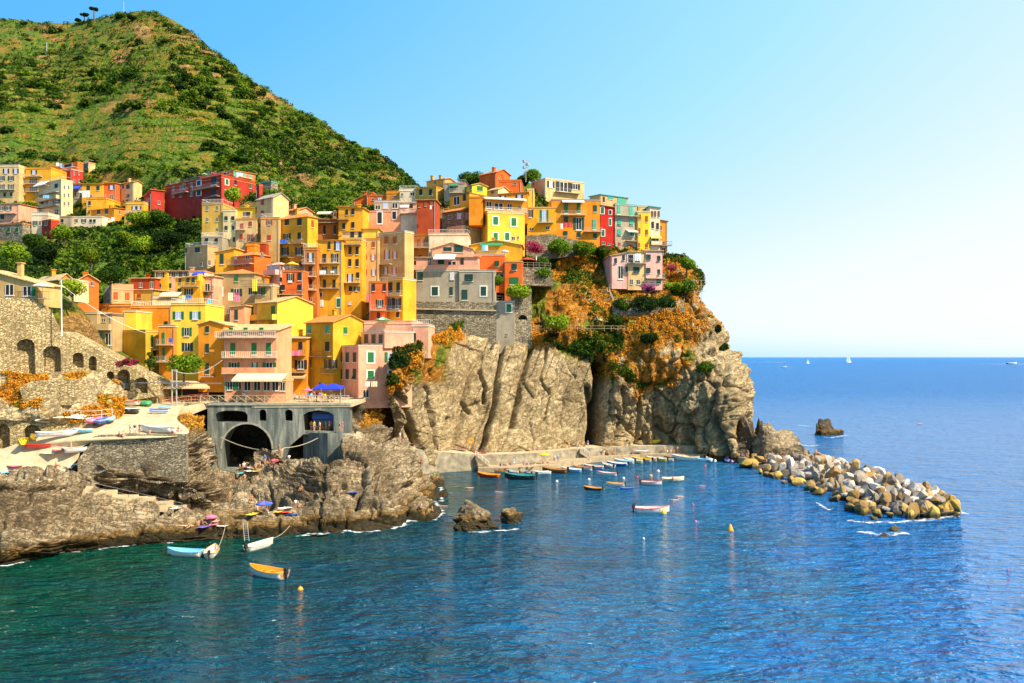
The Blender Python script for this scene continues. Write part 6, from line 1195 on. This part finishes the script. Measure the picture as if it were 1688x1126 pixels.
def speed(px, py, L, label): wb(px, py, L, 0, 'white', 'grey', 'white', label, motor=False, name='motor_boat', cat='motor boat')
speed(1292, 605.5, 9, 'little motor boat with a wake near the headland'); speed(1668, 600.5, 16, 'ferry like motor boat with long wake at the right edge')
# boats and craft on the ramp
def rb_(px, py, Lpx, yaw, *a, dz=.0, **k): p = rat(px, py); L = Lpx * p.y / F; p = p + Vector((0, 0, dz + L * .045)); return boat(p, L, math.radians(yaw), *a, **k)
rb_(108, 708, 84, 24, 'white', 'white', 'white', 'long white upturned kayak leaning along the arched wall', kayak=True, dz=1.6, roll=2.6, name='kayak', cat='kayak'); rb_(96, 726, 64, 22, 'white', 'red', 'white', 'white canoe with red inside lying below the long kayak', kayak=True, dz=.6, name='canoe', cat='canoe')
rb_(72, 739, 56, 15, 'red', 'red', 'red', 'red canoe lying on the ramp below the kayaks', kayak=True, dz=.1, name='canoe', cat='canoe'); rb_(134, 714, 30, 200, 'lblue', 'yellow', 'white', 'light blue dinghy with yellow bag at the end of the kayaks', motor=False, dz=.2)
rb_(155, 703, 32, 80, 'pink', 'white', 'white', 'boat under a pink red cover on the ramp', tarp='pink', dz=.5, motor=False); rb_(171, 702, 32, 85, 'blue', 'white', 'white', 'boat under a deep blue cover beside the pink one', tarp='blue', dz=.4, motor=False); rb_(184, 698, 26, 95, 'lblue', 'white', 'white', 'boat under a pale blue cover on the ramp', tarp='lblue', dz=.3, motor=False)
rb_(128, 746, 38, 35, 'white', 'yellow', 'white', 'white dinghy with yellow seat near the dark wall', motor=False); rb_(40, 740, 30, 80, 'yellow', 'yellow', 'yellow', 'yellow dinghy leaning on the arched wall', motor=False, roll=1.0, dz=.9); rb_(55, 733, 30, 120, 'yellow', 'orange', 'green', 'yellow and orange dinghy beside the arch', motor=False, roll=.6, dz=.8)
rb_(205, 682, 46, 176, 'black', 'white', 'white', 'white and black striped boat parked by the dry grass', motor=False); rb_(212, 672, 36, 176, 'white', 'cream', 'red', 'white boat with red rim stored behind the striped one', motor=False, dz=.5); rb_(232, 669, 32, 170, 'green', 'green', 'green', 'green boat under the restaurant canopy edge', tarp='green', motor=False)
rb_(261, 683, 28, 195, 'white', 'lblue', 'white', 'boat under a bright blue cover at the top of the ramp', tarp='blue', motor=False); rb_(272, 674, 20, 200, 'white', 'tur', 'white', 'boat with turquoise cover by the canopy posts', tarp='tur', motor=False); rb_(258, 712, 52, 176, 'white', 'white', 'cream', 'long white rowing boat on the edge of the stone wall', motor=False)
rb_(38, 783, 34, 15, 'white', 'blue', 'white', 'white sailing dinghy hull lying low on the ramp', kayak=True, name='kayak', cat='kayak'); rb_(12, 792, 40, 5, 'white', 'yellow', 'white', 'white and yellow boat at the left edge of the ramp', motor=False)
p = fr[8] + Vector((-1, 3.5, .5)); boat(p, 6.2, math.radians(2), 'yellow', 'yellow', 'yellow', 'long yellow kayak resting on the promenade', kayak=True, name='kayak', cat='kayak')
p = Z(1061,747,1.9) + Vector((0,3,0)); boat(p, 3.4, .1, 'white', 'white', 'white', 'white board lying on the quay', kayak=True, name='kayak', cat='kayak')
# ------------------------------------------------------------------ people
def skin(name, V, E, m, sub=1):
    me = bpy.data.meshes.new(name); me.from_pydata([v[:3] for v in V], E, []); o = bpy.data.objects.new('tmp_body', me); COL.objects.link(o)
    mo = o.modifiers.new('skin', 'SKIN'); mo.use_smooth_shade = True; sv = me.skin_vertices[0].data if me.skin_vertices else None
    if sv is None:
        bpy.context.view_layer.objects.active = o; bm = bmesh.new(); bm.from_mesh(me); ly = bm.verts.layers.skin.verify(); bm.to_mesh(me); bm.free(); sv = me.skin_vertices[0].data
    for s, v in zip(sv, V): s.radius = (v[3], v[3])
    sv[0].use_root = True
    if sub: sb = o.modifiers.new('sub', 'SUBSURF'); sb.levels = sub; sb.render_levels = sub
    bpy.context.view_layer.update(); dg = bpy.context.evaluated_depsgraph_get(); r = bpy.data.meshes.new_from_object(o.evaluated_get(dg)); r.name = name; r.materials.clear(); r.materials.append(m); bpy.data.objects.remove(o); return r
def pose(k):
    J = dict(pel=(0,0,.92), wa=(0,0,1.08), ch=(0,0,1.30), nk=(0,-.01,1.47), hd=(0,-.02,1.58), ht=(0,-.01,1.67), hl=(.09,0,.88), hr=(-.09,0,.88), kl=(.10,-.02,.48), kr=(-.10,-.02,.48), al=(.10,.02,.08), ar=(-.10,.02,.08), tl=(.11,-.13,.04), tr=(-.11,-.13,.04),
             sl=(.19,0,1.40), sr=(-.19,0,1.40), el=(.25,.02,1.13), er=(-.25,.02,1.13), wl=(.27,-.06,.88), wr=(-.27,-.06,.88))
    if k == 'walk': J.update(kl=(.1,-.16,.50), al=(.1,-.22,.10), tl=(.1,-.37,.07), kr=(-.1,.06,.48), ar=(-.1,.34,.16), tr=(-.1,.28,.04), el=(.24,.14,1.15), wl=(.25,.10,.90), er=(-.24,-.10,1.14), wr=(-.24,-.30,.98))
    if k == 'wave': J.update(el=(.34,-.06,1.22), wl=(.26,-.24,1.36), er=(-.30,-.10,1.18), wr=(-.12,-.28,1.14))
    if k == 'sit':
        for a in J: x, y, z = J[a]; J[a] = (x, y, z - .78)
        J.update(kl=(.14,-.38,.42), kr=(-.14,-.36,.44), al=(.13,-.58,.07), ar=(-.13,-.56,.07), tl=(.13,-.72,.04), tr=(-.13,-.70,.04), el=(.27,.10,.38), wl=(.26,.24,.14), er=(-.26,-.10,.38), wr=(-.18,-.34,.42))
    if k == 'lie':
        for a in J: x, y, z = J[a]; J[a] = (x, z - .9, .12 - y * .6)
        J.update(kl=(.12,-.42,.30), al=(.12,-.74,.08), tl=(.12,-.84,.12), el=(.33,.42,.10), wl=(.22,.66,.10))
        J['wr'] = (-.36, .05, .08); J['er'] = (-.30, .26, .09); J['kr'] = (-.1,-.42,.1); J['ar'] = (-.1,-.82,.07); J['tr'] = (-.1,-.90,.16)
    if k == 'swim':
        for a in J: x, y, z = J[a]; J[a] = (x, z - .9, -.02 + y * .5)
        J.update(el=(.36,.62,.05), wl=(.34,.88,-.02), er=(-.34,.30,.22), wr=(-.30,.60,.18), hd=(0,.70,.10), ht=(0,.76,.17))
    return J
RAD = dict(pel=.125, wa=.105, ch=.135, nk=.055, hd=.088, ht=.06, hl=.085, hr=.085, kl=.055, kr=.055, al=.036, ar=.036, tl=.034, tr=.034, sl=.055, sr=.055, el=.038, er=.038, wl=.026, wr=.026)
ED = [('pel','wa'),('wa','ch'),('ch','nk'),('nk','hd'),('hd','ht'),('pel','hl'),('hl','kl'),('kl','al'),('al','tl'),('pel','hr'),('hr','kr'),('kr','ar'),('ar','tr'),('ch','sl'),('sl','el'),('el','wl'),('ch','sr'),('sr','er'),('er','wr')]
M['skin'] = plain('skin', (.58,.30,.17), .6)
def figure(k):
    J = pose(k); ks = list(J); V = [(*J[a], RAD[a]) for a in ks]; E = [(ks.index(a), ks.index(b)) for a, b in ED]
    for s in ('l', 'r'):               # palms and five separate fingers continue the wrist
        w = Vector(J['w'+s]); e = Vector(J['e'+s]); d = (w - e).normalized(); sd_ = d.cross(Vector((0, 1, 0.3))).normalized(); palm = w + d * .07; V.append((*palm, .028)); pi = len(V) - 1; E.append((ks.index('w'+s), pi))
        for f in range(4): q = palm + d * (.07 + .01 * (f in (1, 2))) + sd_ * (f - 1.5) * .022; V.append((*q, .008)); E.append((pi, len(V) - 1))
        q = w + d * .055 + sd_ * .05; V.append((*q, .009)); E.append((pi, len(V) - 1))
    body = skin('body', V, E, M['skin'])
    def seg(pts, m): return skin('garment', [(*Vector(a).lerp(Vector(b), t), r) for a, b, t, r in pts[0]], pts[1], m)
    top = seg(([(J['pel'],J['wa'],.5,.125),(J['wa'],J['ch'],0,.125),(J['wa'],J['ch'],1,.155),(J['ch'],J['nk'],.6,.09),(J['ch'],J['sl'],1,.07),(J['sl'],J['el'],.55,.058),(J['ch'],J['sr'],1,.07),(J['sr'],J['er'],.55,.058)], [(0,1),(1,2),(2,3),(2,4),(4,5),(2,6),(6,7)]), M['white'])
    bot = seg(([(J['pel'],J['wa'],.35,.128),(J['pel'],J['wa'],-.1,.145),(J['hl'],J['kl'],.15,.105),(J['hl'],J['kl'],.6,.088),(J['hr'],J['kr'],.15,.105),(J['hr'],J['kr'],.6,.088)], [(0,1),(1,2),(2,3),(1,4),(4,5)]), M['white'])
    swim = seg(([(J['pel'],J['wa'],.25,.132),(J['pel'],J['wa'],-.25,.14),(J['hl'],J['kl'],.12,.10),(J['hr'],J['kr'],.12,.10)], [(0,1),(1,2),(1,3)]), M['white'])
    h = Vector(J['hd']); t = Vector(J['ht']); ax = (t - h).normalized(); back = Vector((0, .03, 0)) if k not in ('lie', 'swim') else Vector((0, 0, -.02)); hair = skin('hair', [(*(h + back * 1.4 + ax * .0), .082), (*(t + back + ax * .01), .075)], [(0, 1)], M['white'])
    return dict(body=body, top=top, shorts=bot, swimwear=swim, hair=hair)
FG = {k: figure(k) for k in ('stand', 'walk', 'wave', 'sit', 'lie', 'swim')}
SK = [(.62,.33,.19), (.50,.24,.12), (.70,.40,.25), (.40,.18,.09)]; HC_ = {'dark': (.03,.02,.015), 'brown': (.12,.06,.03), 'blond': (.50,.34,.12), 'grey': (.40,.38,.35)}
rp_ = random.Random(9); PH = dict(stand='standing', walk='walking', wave='gesturing', sit='sitting', lie='lying down', swim='swimming'); _used = set(); NP = [0]
def person(p, k, where, top=None, bot='red', sw=True, yaw=None, label=None):
    tr = 0
    while label is None:
        b_ = bot if tr == 0 else rp_.choice(['red','blue','black','green','yellow','white','orange','purple','tur']); t_ = top if tr == 0 else (None if sw and top is None and tr < 9 else rp_.choice(['white','red','blue','yellow','black','pink','green','orange','lblue','purple','grey']))
        nm = lambda c: {'lblue': 'pale blue', 'tur': 'turquoise', 'tan': 'tan'}.get(c, c); hh = rp_.choice(list(HC_)) 
        kk = PH[k].split()[0] if tr < 25 else PH[k]
        l = (f"bare chested person in {nm(b_)} swimwear with {hh} hair {PH[k]} {where}" if t_ is None else f"person in {nm(t_)} top and {nm(b_)} {'swimwear' if sw else 'shorts'} {PH[k]} {where}"); tr += 1
        if len(l.split()) > 16: l = l.replace('with %s hair ' % hh, '')
        if l not in _used or tr > 60: label = l; top = t_; bot = b_; hair = hh
    if 'hair' not in dir() : hair = 'brown'
    _used.add(label); hair = locals().get('hair', 'brown'); NP[0] += 1
    R = empty('person', p, rp_.uniform(0, 6.28) if yaw is None else yaw); s = rp_.uniform(.94, 1.05); R.scale = (s, s, s); tag(R, label, 'person')
    G = FG[k]; omat(link('body', G['body'], R), plain('skin', SK[rp_.randrange(4)], .6)); omat(link('hair', G['hair'], R), plain('hair', HC_[hair], .8)); omat(link('swimwear' if sw else 'shorts', G['swimwear' if sw else 'shorts'], R), cm(bot))
    if top: omat(link('top', G['top'], R), cm(top))
    return R
def qz(px, py, z): return Z(px, py, z)
pc = lambda *a: rp_.choice(a)
for px in (388,393,402,410,416,421,428,434,441,446,452,458,465,471,478,486,493,499,504,508,513,518,522,527,531,536,541,546,551,556,561):   # on the plaza behind the railing
    D = 145.3 + rp_.uniform(.8, 7); person(Vector(((px - CX) * D / F, D, zp)), pc('stand','walk','stand','wave'), 'on the plaza behind the railing', pc('white','red','blue','yellow','pink','black','lblue','orange'), pc('blue','black','white','red'), False)
for px, py, k, t, b in ((214,716,'stand','white','white'),(221,717,'stand','black','white'),(230,717,'wave','black','blue'),(196,720,'sit',None,'red'),(205,720,'sit',None,'blue'),(249,716,'sit',None,'blue'),(118,744,'stand',None,'red'),(158,693,'walk','black','grey'),(165,692,'stand','red','white'),(171,690,'stand','lblue','blue'),(288,714,'sit','white','red'),(294,712,'sit','pink','white')):
    person(rat(px, py), k, 'on the boat ramp', t, b, t is None)
for px, py, k, t, b in ((48,800,'sit',None,'red'),(84,802,'stand',None,'white'),(36,797,'sit',None,'orange')): person(rat(px, py), k, 'at the lower end of the ramp', t, b)
for px, py, k, b in ((95,766,'sit','red'),(107,765,'lie','orange'),(128,765,'lie','red')): person(sat(px, py), k, 'on the rocks below the dark wall', None, b)
for px, py, k, t, b in ((226,812,'stand','white','blue'),(253,826,'lie',None,'orange'),(262,828,'sit',None,'red'),(286,832,'lie',None,'orange'),(310,833,'sit',None,'red'),(322,830,'stand',None,'orange'),(313,828,'stand',None,'yellow'),(305,840,'lie',None,'red')): person(sat(px, py), k, 'beside the stepped path', t, b)
for px, py, k, t, b in ((300,868,'lie',None,'white'),(314,868,'lie',None,'yellow'),(328,866,'sit',None,'orange'),(334,864,'sit',None,'white'),(355,860,'lie',None,'pink')): person(sat(px, py), k, 'on the low rocks behind the moored boats', t, b)
for px, py, k, t, b in ((379,825,'stand',None,'red'),(413,828,'wave',None,'orange'),(416,824,'sit',None,'red'),(427,826,'sit','white','red'),(424,840,'sit',None,'blue'),(441,851,'sit','white','red'),(437,842,'sit','blue','blue'),(445,838,'stand','blue','white'),(466,840,'lie',None,'yellow'),(478,845,'lie',None,'red'),(488,840,'stand','white','orange'),(492,836,'sit',None,'pink'),(496,808,'sit',None,'red')): person(sat(px, py), k, 'around the blue umbrella on the rocks', t, b)
for px, py, k, t, b in ((396,773,'sit',None,'tur'),(402,770,'sit','white','white'),(412,770,'lie','white','white'),(422,772,'sit',None,'yellow'),(428,770,'sit',None,'orange'),(436,768,'stand','blue','blue'),(445,766,'sit',None,'red'),(452,764,'sit','pink','red'),(460,750,'stand',None,'orange'),(467,752,'stand',None,'yellow'),(473,753,'sit','white','blue'),(458,762,'sit','red','white'),(404,789,'sit',None,'white'),(383,795,'sit',None,'red'),(524,745,'sit','orange','red')): person(sat(px, py), k, 'on the rocks below the bridge arch', t, b)
for px, py, k, t, b in ((703,772,'stand','red','red'),(716,792,'stand','red','red'),(660,727,'stand','white','white'),(694,838,'sit',None,'black'),(713,842,'sit',None,'brown')): person(sat(px, py), k, 'on the rock promontory by the cove', t, b)
for px, k, t, b in ((513,'stand','orange','red'),(518,'stand','orange','blue'),(527,'stand','white','red'),(532,'walk',None,'orange'),(537,'stand','lblue','blue'),(543,'stand','pink','white'),(553,'stand','pink','red'),(560,'walk','red','white'),(565,'stand','red','blue'),(570,'sit','white','black')):
    D = 144.5 + rp_.uniform(0, 4); person(Vector(((px - CX) * D / F, D, P(540,714,142).z)), k, 'on the landing by the kiosk', t, b, t is None)
for px, py, t, b, k in ((700,750,'yellow','green','walk'),(724,742,None,'orange','stand'),(876,746,'green','red','stand'),(888,744,'white','orange','stand'),(938,738,'orange','yellow','stand'),(959,736,'red','red','walk'),(969,736,'blue','white','stand')):
    D = np.interp(px, [a[0] for a in FR], [a[2] for a in FR]) + 2.0; zz = np.interp(px, [a[0] for a in FR], [v.z for v in fr]); person(Vector(((px - CX) * D / F, D, zz)), k, 'on the cliff promenade', t, b, t is None)
for px, k, t, b, o in ((825,'sit','blue','red',2),(830,'sit',None,'blue',3),(836,'sit',None,'red',2),(841,'sit','red','white',3),(847,'stand','lblue','white',2),(863,'sit',None,'yellow',3),(869,'sit','blue','blue',2),(876,'sit',None,'orange',3),(882,'lie',None,'red',3),(895,'sit','red','red',3),(902,'sit','orange','orange',3),(914,'stand','white','red',4),(920,'stand','lblue','blue',4),(990,'stand','white','black',2),(996,'stand','black','white',3),(1009,'stand',None,'white',2),(1014,'stand','white','red',3),(1044,'sit','blue','blue',5),
   (1096,'walk',None,'red',5),(1106,'sit',None,'orange',4),(1111,'sit',None,'red',4),(1117,'stand','orange','red',4),(1129,'sit',None,'brown',4),(1183,'stand','red','red',4),(1218,'sit',None,'red',2),(1224,'sit','blue','blue',2),(1230,'sit',None,'orange',2),(1233,'stand','red','red',3)):
    q = Z(px, np.interp(px, [a[0] for a in QR], [a[1] for a in QR]), 1.5); D = min(q.y + o, float(np.interp(px, [a[0] for a in FR], [a[2] for a in FR])) - .6 if px < 1190 else 999); person(Vector(((px - CX) * D / F, D, q.z)), k, 'on the quay above the moored boats', t, b, t is None)
for px, py, where in ((822,811,'between the red boat and the lone rock'),(1112,824,'with orange vest left of the red buoy'),(1156,801,'splashing beside the rower boat'),(730,834,'off the rock promontory'),(774,804,'near the foam by the promontory'),(1120,818,'behind the one with orange vest')):
    person(Z(px, py, .02), 'swim', where, None, 'orange', yaw=rp_.uniform(1, 2))
person(Z(1109,792,.3), 'sit', 'in the cream boat in the cove', 'red', 'blue', False); person(Z(1100,752,1.5), 'stand', 'under the small blue awning on the quay', 'white', 'blue', False)
for px, py in ((1262,762),(1290,757),(1340,765),(1345,752)):
    q = Z(px, py, 2.4); person(q, 'stand' if px > 1335 else 'sit', 'on the breakwater boulders', None if px != 1290 else 'red', 'red')
# ------------------------------------------------------------------ parasols, towels, laundry, ladders
def parasol(p, r, h, c, label, c2=None, closed=False, side=0):
    R = empty('parasol', p); tag(R, label, 'parasol'); b = MB(); b.bar((0,0,-.2), (0,0,h), .035, n=6); b.build('pole', [M['metal']], R); b = MB(); n = 8
    if closed: b.lathe([(.05,h-1.3),(.16,h-1.0),(.10,h-.3),(.02,h+.05)], 8)
    else:
        v = [(0,0,h)] + [(r*math.cos(2*math.pi*(k+.5)/n), r*math.sin(2*math.pi*(k+.5)/n), h-r*.34) for k in range(n)] + [(r*math.cos(2*math.pi*(k+.5)/n)*.99, r*math.sin(2*math.pi*(k+.5)/n)*.99, h-r*.34-.18) for k in range(n)]
        b.add(v, [(0, 1+k, 1+(k+1)%n) for k in range(n)] + [(1+k, 9+k, 9+(k+1)%n, 1+(k+1)%n) for k in range(n)], 0)
        if c2: b.m = [k % 2 if k < n else 0 for k in range(2*n)]
    b.build('canopy', [cm(c)] + ([cm(c2)] if c2 else []), R); return R
parasol(P(870,441,213.5), 1.9, 2.6, 'red', 'red parasol on the terrace beside the closed white one'); parasol(P(884,441,213), 1, 2.9, 'white', 'closed white parasol on the stone terrace', closed=True)
q = Z(898,767.5,1.0)+Vector((0,3,0)); parasol(q, 1.25, 2.6, 'yellow', 'round yellow beach parasol on the quay'); parasol(sat(437,846)+Vector((0,0,0)), 1.25, 2.0, 'blue', 'blue parasol over sunbathers on the rocks', 'purple')
parasol(sat(452,772), .7, 1.5, 'red', 'small red parasol on the rocks under the arch', 'pink'); parasol(Vector(((507-CX)*148/F, 148, zp)), .85, 2.4, 'pink', 'pink parasol in the plaza crowd'); parasol(P(631,540,176), 1.7, 2.2, 'green', 'green and white parasol on the pink roof terrace', 'white')
parasol(P(70,492,131), 1.6, 2.5, 'cream', 'cream parasol on the cabin veranda'); parasol(P(338,296,257), 1.3, 2.0, 'green', 'green parasol on the big red building roof', 'white'); parasol(P(352,294,256), 1.0, 1.8, 'red', 'red parasol on the big red building roof'); parasol(P(482,448,186), 1.4, 2.2, 'yellow', 'yellow parasol on the small orange top terrace')
parasol(P(832,424,207), 1.1, 1.8, 'white', 'white parasol on the coral house roof'); parasol(sat(346,862), .8, 1.2, 'pink', 'small pink parasol behind the moored boats')
for px, D, lab, sc_ in ((527,147.5,'left of two deep blue market canopies on the plaza',1.0),(546,146.6,'right of two deep blue market canopies on the plaza',1.35)):
    q = Vector(((px - CX) * D / F, D + 1.5, zp)); R = empty('market_canopy', q); tag(R, lab, 'canopy'); s = 1.25 * sc_; b = MB(); b.add([(-s,-s,2.3),(s,-s,2.3),(s,s,2.7),(-s,s,2.7),(0,0,3.2),(-s,-s,2.1),(s,-s,2.1),(s,s,2.5),(-s,s,2.5)], [(0,1,4),(1,2,4),(2,3,4),(3,0,4),(0,5,6,1),(1,6,7,2),(2,7,8,3),(3,8,5,0)]); b.build('canopy', [plain('blue_canvas', (.01,.03,.50), .7)], R)
    for x in (-s, s):
        for y in (-s, s): MB().bar((x,y,0),(x,y,2.4),.04).build('post', [M['metal']], R)
def towel(p, w, l, yaw, c, label, tilt=0):
    b = MB(); n = 5; v = [(w*(i/4-.5), l*(j/(n-1)-.5), .03 + .02*math.sin(3*i+2*j)) for j in range(n) for i in range(5)]; b.add(v, [(j*5+i, j*5+i+1, (j+1)*5+i+1, (j+1)*5+i) for j in range(n-1) for i in range(4)]); b.add([(x, y, z - .03) for x, y, z in v], [(j*5+i, (j+1)*5+i, (j+1)*5+i+1, j*5+i+1) for j in range(n-1) for i in range(4)])
    return tag(b.build('towel', [cm(c)], loc=p + Vector((0,0,.12)), rot=(tilt,0,yaw)), label, 'towel')
TW = [(416,848,'yellow','yellow towel left of the blue parasol'),(460,843,'yellow','yellow towel right of the blue parasol'),(472,846,'red','red towel beside the yellow one on the rocks'),(482,848,'blue','blue towel at the right end of the sunbathers'),(352,866,'pink','pink towel behind the moored boats'),(364,868,'white','white towel behind the moored boats'),(470,838,'white','white towel above the red one'),(338,870,'purple','lilac towel behind the moored boats'),
 (410,776,'white','white towel on the rocks under the arch'),(424,778,'yellow','yellow towel on the rocks under the arch'),(396,781,'tur','turquoise towel on the rocks under the arch'),(448,770,'pink','pink towel on the rocks under the arch'),(580,812,'blue','small blue bag towel on the layered rocks'),(270,832,'orange','orange towel beside the stepped path'),(292,838,'white','white towel beside the stepped path')]
for px, py, c, l in TW: towel(sat(px, py), 1.1, 1.9, rp_.uniform(0, 3), c, l)
for px, py, c, l in ((8,779,'lblue','pale blue towel at the left edge of the ramp'),(14,785,'yellow','yellow towel at the left edge of the ramp'),(30,776,'white','white towel near the left edge of the ramp'),(22,770,'pink','pink towel near the left edge of the ramp'),(100,802,'white','white towel spread on the lower ramp'),(112,739,'white','white towel under the kayaks'),(98,742,'pink','pink towel under the kayaks'),(40,790,'orange','orange striped towel by the lower ramp'),(82,748,'white','white towel near a sunbather on the ramp')): towel(rat(px, py), 1.5, 2.4, rp_.uniform(0, 3), c, l)
for px, c, l in ((758,'pink','pink towels on the promenade under the cliff'),(792,'red','red towels on the promenade under the cliff')): D = 191; towel(Vector(((px-CX)*D/F, D, np.interp(px, [a[0] for a in FR], [v.z for v in fr])+.2)), 1.2, 3.2, 1.57, c, l)
for px, py, c, l in ((776,727,'orange','orange life ring hanging on the cliff foot'),): 
    b = MB(); R_ = .55; ns, nt_ = 18, 6; v = [((R_+.16*math.cos(2*math.pi*j/nt_))*math.cos(2*math.pi*i/ns), .16*math.sin(2*math.pi*j/nt_), (R_+.16*math.cos(2*math.pi*j/nt_))*math.sin(2*math.pi*i/ns)) for i in range(ns) for j in range(nt_)]; b.add(v, [(i*nt_+j, ((i+1)%ns)*nt_+j, ((i+1)%ns)*nt_+(j+1)%nt_, i*nt_+(j+1)%nt_) for i in range(ns) for j in range(nt_)]); tag(b.build('life_ring', [cm(c)], loc=P(px, py, 189)), l, 'life ring')
def cloth(px, py, w, h, D, c, label):    # a hanging sheet with folds
    nx = 9; b = MB(); W_, H_ = w*D/F, h*D/F; p = P(px, py, D); v = [(W_*(i/(nx-1)-.5), .08*math.sin(i*1.9)*(.4+.6*j/3), H_*(.5-j/3)) for j in range(4) for i in range(nx)]; f = [(j*nx+i, (j+1)*nx+i, (j+1)*nx+i+1, j*nx+i+1) for j in range(3) for i in range(nx-1)]
    b.add(v, f); b.add([(x, y+.025, z) for x, y, z in v], [tuple(reversed(q)) for q in f]); return tag(b.build('laundry', [cm(c)], loc=p), label, 'laundry')
for a in ((467,398,11,6,203.2,'blue','blue laundry on the big orange house balcony'),(311,490,9,6,176.3,'blue','blue laundry on the yellow house with terrace'),(391,490,9,15,181.3,'pink','pink sheet hanging at the green shuttered house'),(380,489,8,13,181.3,'cream','cream sheet hanging at the green shuttered house'),(532,449,10,6,188,'white','white laundry on the tall orange house'),(548,448,6,3,188,'white','small white laundry on the tall orange house'),
  (485,582,24,8,170.2,'pink','pink laundry on the orange plaza house'),(606,633,7,8,161,'white','white laundry on the rose pink house'),(617,633,10,9,160.9,'cream','cream laundry on the rose pink house'),(935,371,17,8,227.5,'red','red laundry on the big orange house'),(926,373,4,9,227.5,'white','white laundry beside the red laundry'),(1052,424,10,12,216,'white','white sheet on the pink villa balcony'),
  (797,409,5,9,210,'lblue','pale laundry left under the green awning'),(802,409,5,9,210,'white','pale laundry right under the green awning'),(142,320,12,11,268,'white','white sheets hanging beside the blue awning'),(135,316,10,3,268,'white','small white laundry beside the white sheets'),(420,470,8,20,179.5,'yellow','long yellow sheet by the planted terrace'),(330,457,8,11,175.4,'yellow','yellow sheet on the yellow house terrace'),(345,497,7,8,177,'lblue','pale blue laundry on the dark balcony'),
  (397,450,9,7,187,'pink','lilac laundry by the pink slanting house'),(95,271,5,6,293,'white','white laundry on the red penthouse'),(100,272,5,6,293,'pink','pink laundry on the red penthouse'),(101,273.5,3,7,292.6,'lblue','blue laundry on the red penthouse'),(606,491,3,10,183,'pink','pink towel hanging from the red orange block'),(175,362,5,6,252,'white','left white laundry at the hamlet foot'),(186,361,5,6,252,'white','right white laundry at the hamlet foot'),(281,561,6,7,153.5,'blue','blue laundry on the narrow orange house'),(710,342,3,6,211,'white','small white laundry on the brick red house'),(76,324,10,5,264,'lblue','pale blue laundry on the beige block'),(478,464,7,3,181,'white','white air conditioner cover cloth on the red orange house')): cloth(*a)
def ladder(px, py0, py1, D, w, label):
    a, c = P(px, py1, D), P(px - 3, py0, D + 2.4); b = MB()
    for s in (-w/2, w/2): b.bar(a + Vector((s,0,0)), c + Vector((s,0,0)), .035)
    for i in range(1, 10): q = a.lerp(c, i/10); b.bar(q + Vector((-w/2,0,0)), q + Vector((w/2,0,0)), .025)
    return tag(b.build('ladder', [M['metal']]), label, 'ladder')
ladder(407, 862, 892, 114.6, .6, 'metal bathing ladder going down the rocks to the water')
cable('rope', 'mooring rope from the rocks to the white orange boat', [sat(372,862), Z(358,905,.6)], .03, plain('rope', (.55,.45,.28), .9), cat='rope', sag=.5); cable('rope', 'mooring rope from the rocks to the cream white boat', [sat(478,868), Z(445,888,.6)], .03, plain('rope', (.55,.45,.28), .9), cat='rope', sag=.4)
# antennas and poles on the roofs
for px, py0, py1, D, l in ((867,300,262,244,'tall radio mast with dishes on the ridge'),(701,300,290,244,'roof antenna on the ochre ridge house'),(820,282,273,244,'roof antenna on the topmost gabled house'),(698,312,296,246,'thin antenna left on the ridge')):
    b = MB(); a = P(px, py0, D); c = P(px, py1, D); b.bar(a, c, .12 if px == 867 else .05); 
    for i in range(3 if px != 867 else 4): z = c.z - .5 - i * (.6 if px != 867 else 1.0); b.bar((c.x-.7, c.y, z), (c.x+.7, c.y, z), .04 if px != 867 else .09)
    if px == 867:
        for i, s in enumerate((-1, 1, -1)): b.lathe([(.05,-.3),(.45,-.3),(.5,.3),(.05,.35)], 8, (c.x + .5*s, c.y, c.z - .7 - i*.9))
    tag(b.build('antenna', [M['metal']]), l, 'antenna')
ridge_h = [(960,353,935,343)]
q = P(1150,488,215); b = MB()
for dx in (-.9, .9): b.bar(q + Vector((dx,0,-2)), q + Vector((dx,0,4)), .07)
for z in (1.2, 2.6, 4): b.bar(q + Vector((-1.6,0,z)), q + Vector((2,0,z)), .06)
tag(b.build('lookout_frame', [M['metal']]), 'metal frame structure on the seaward edge of the headland', 'frame')
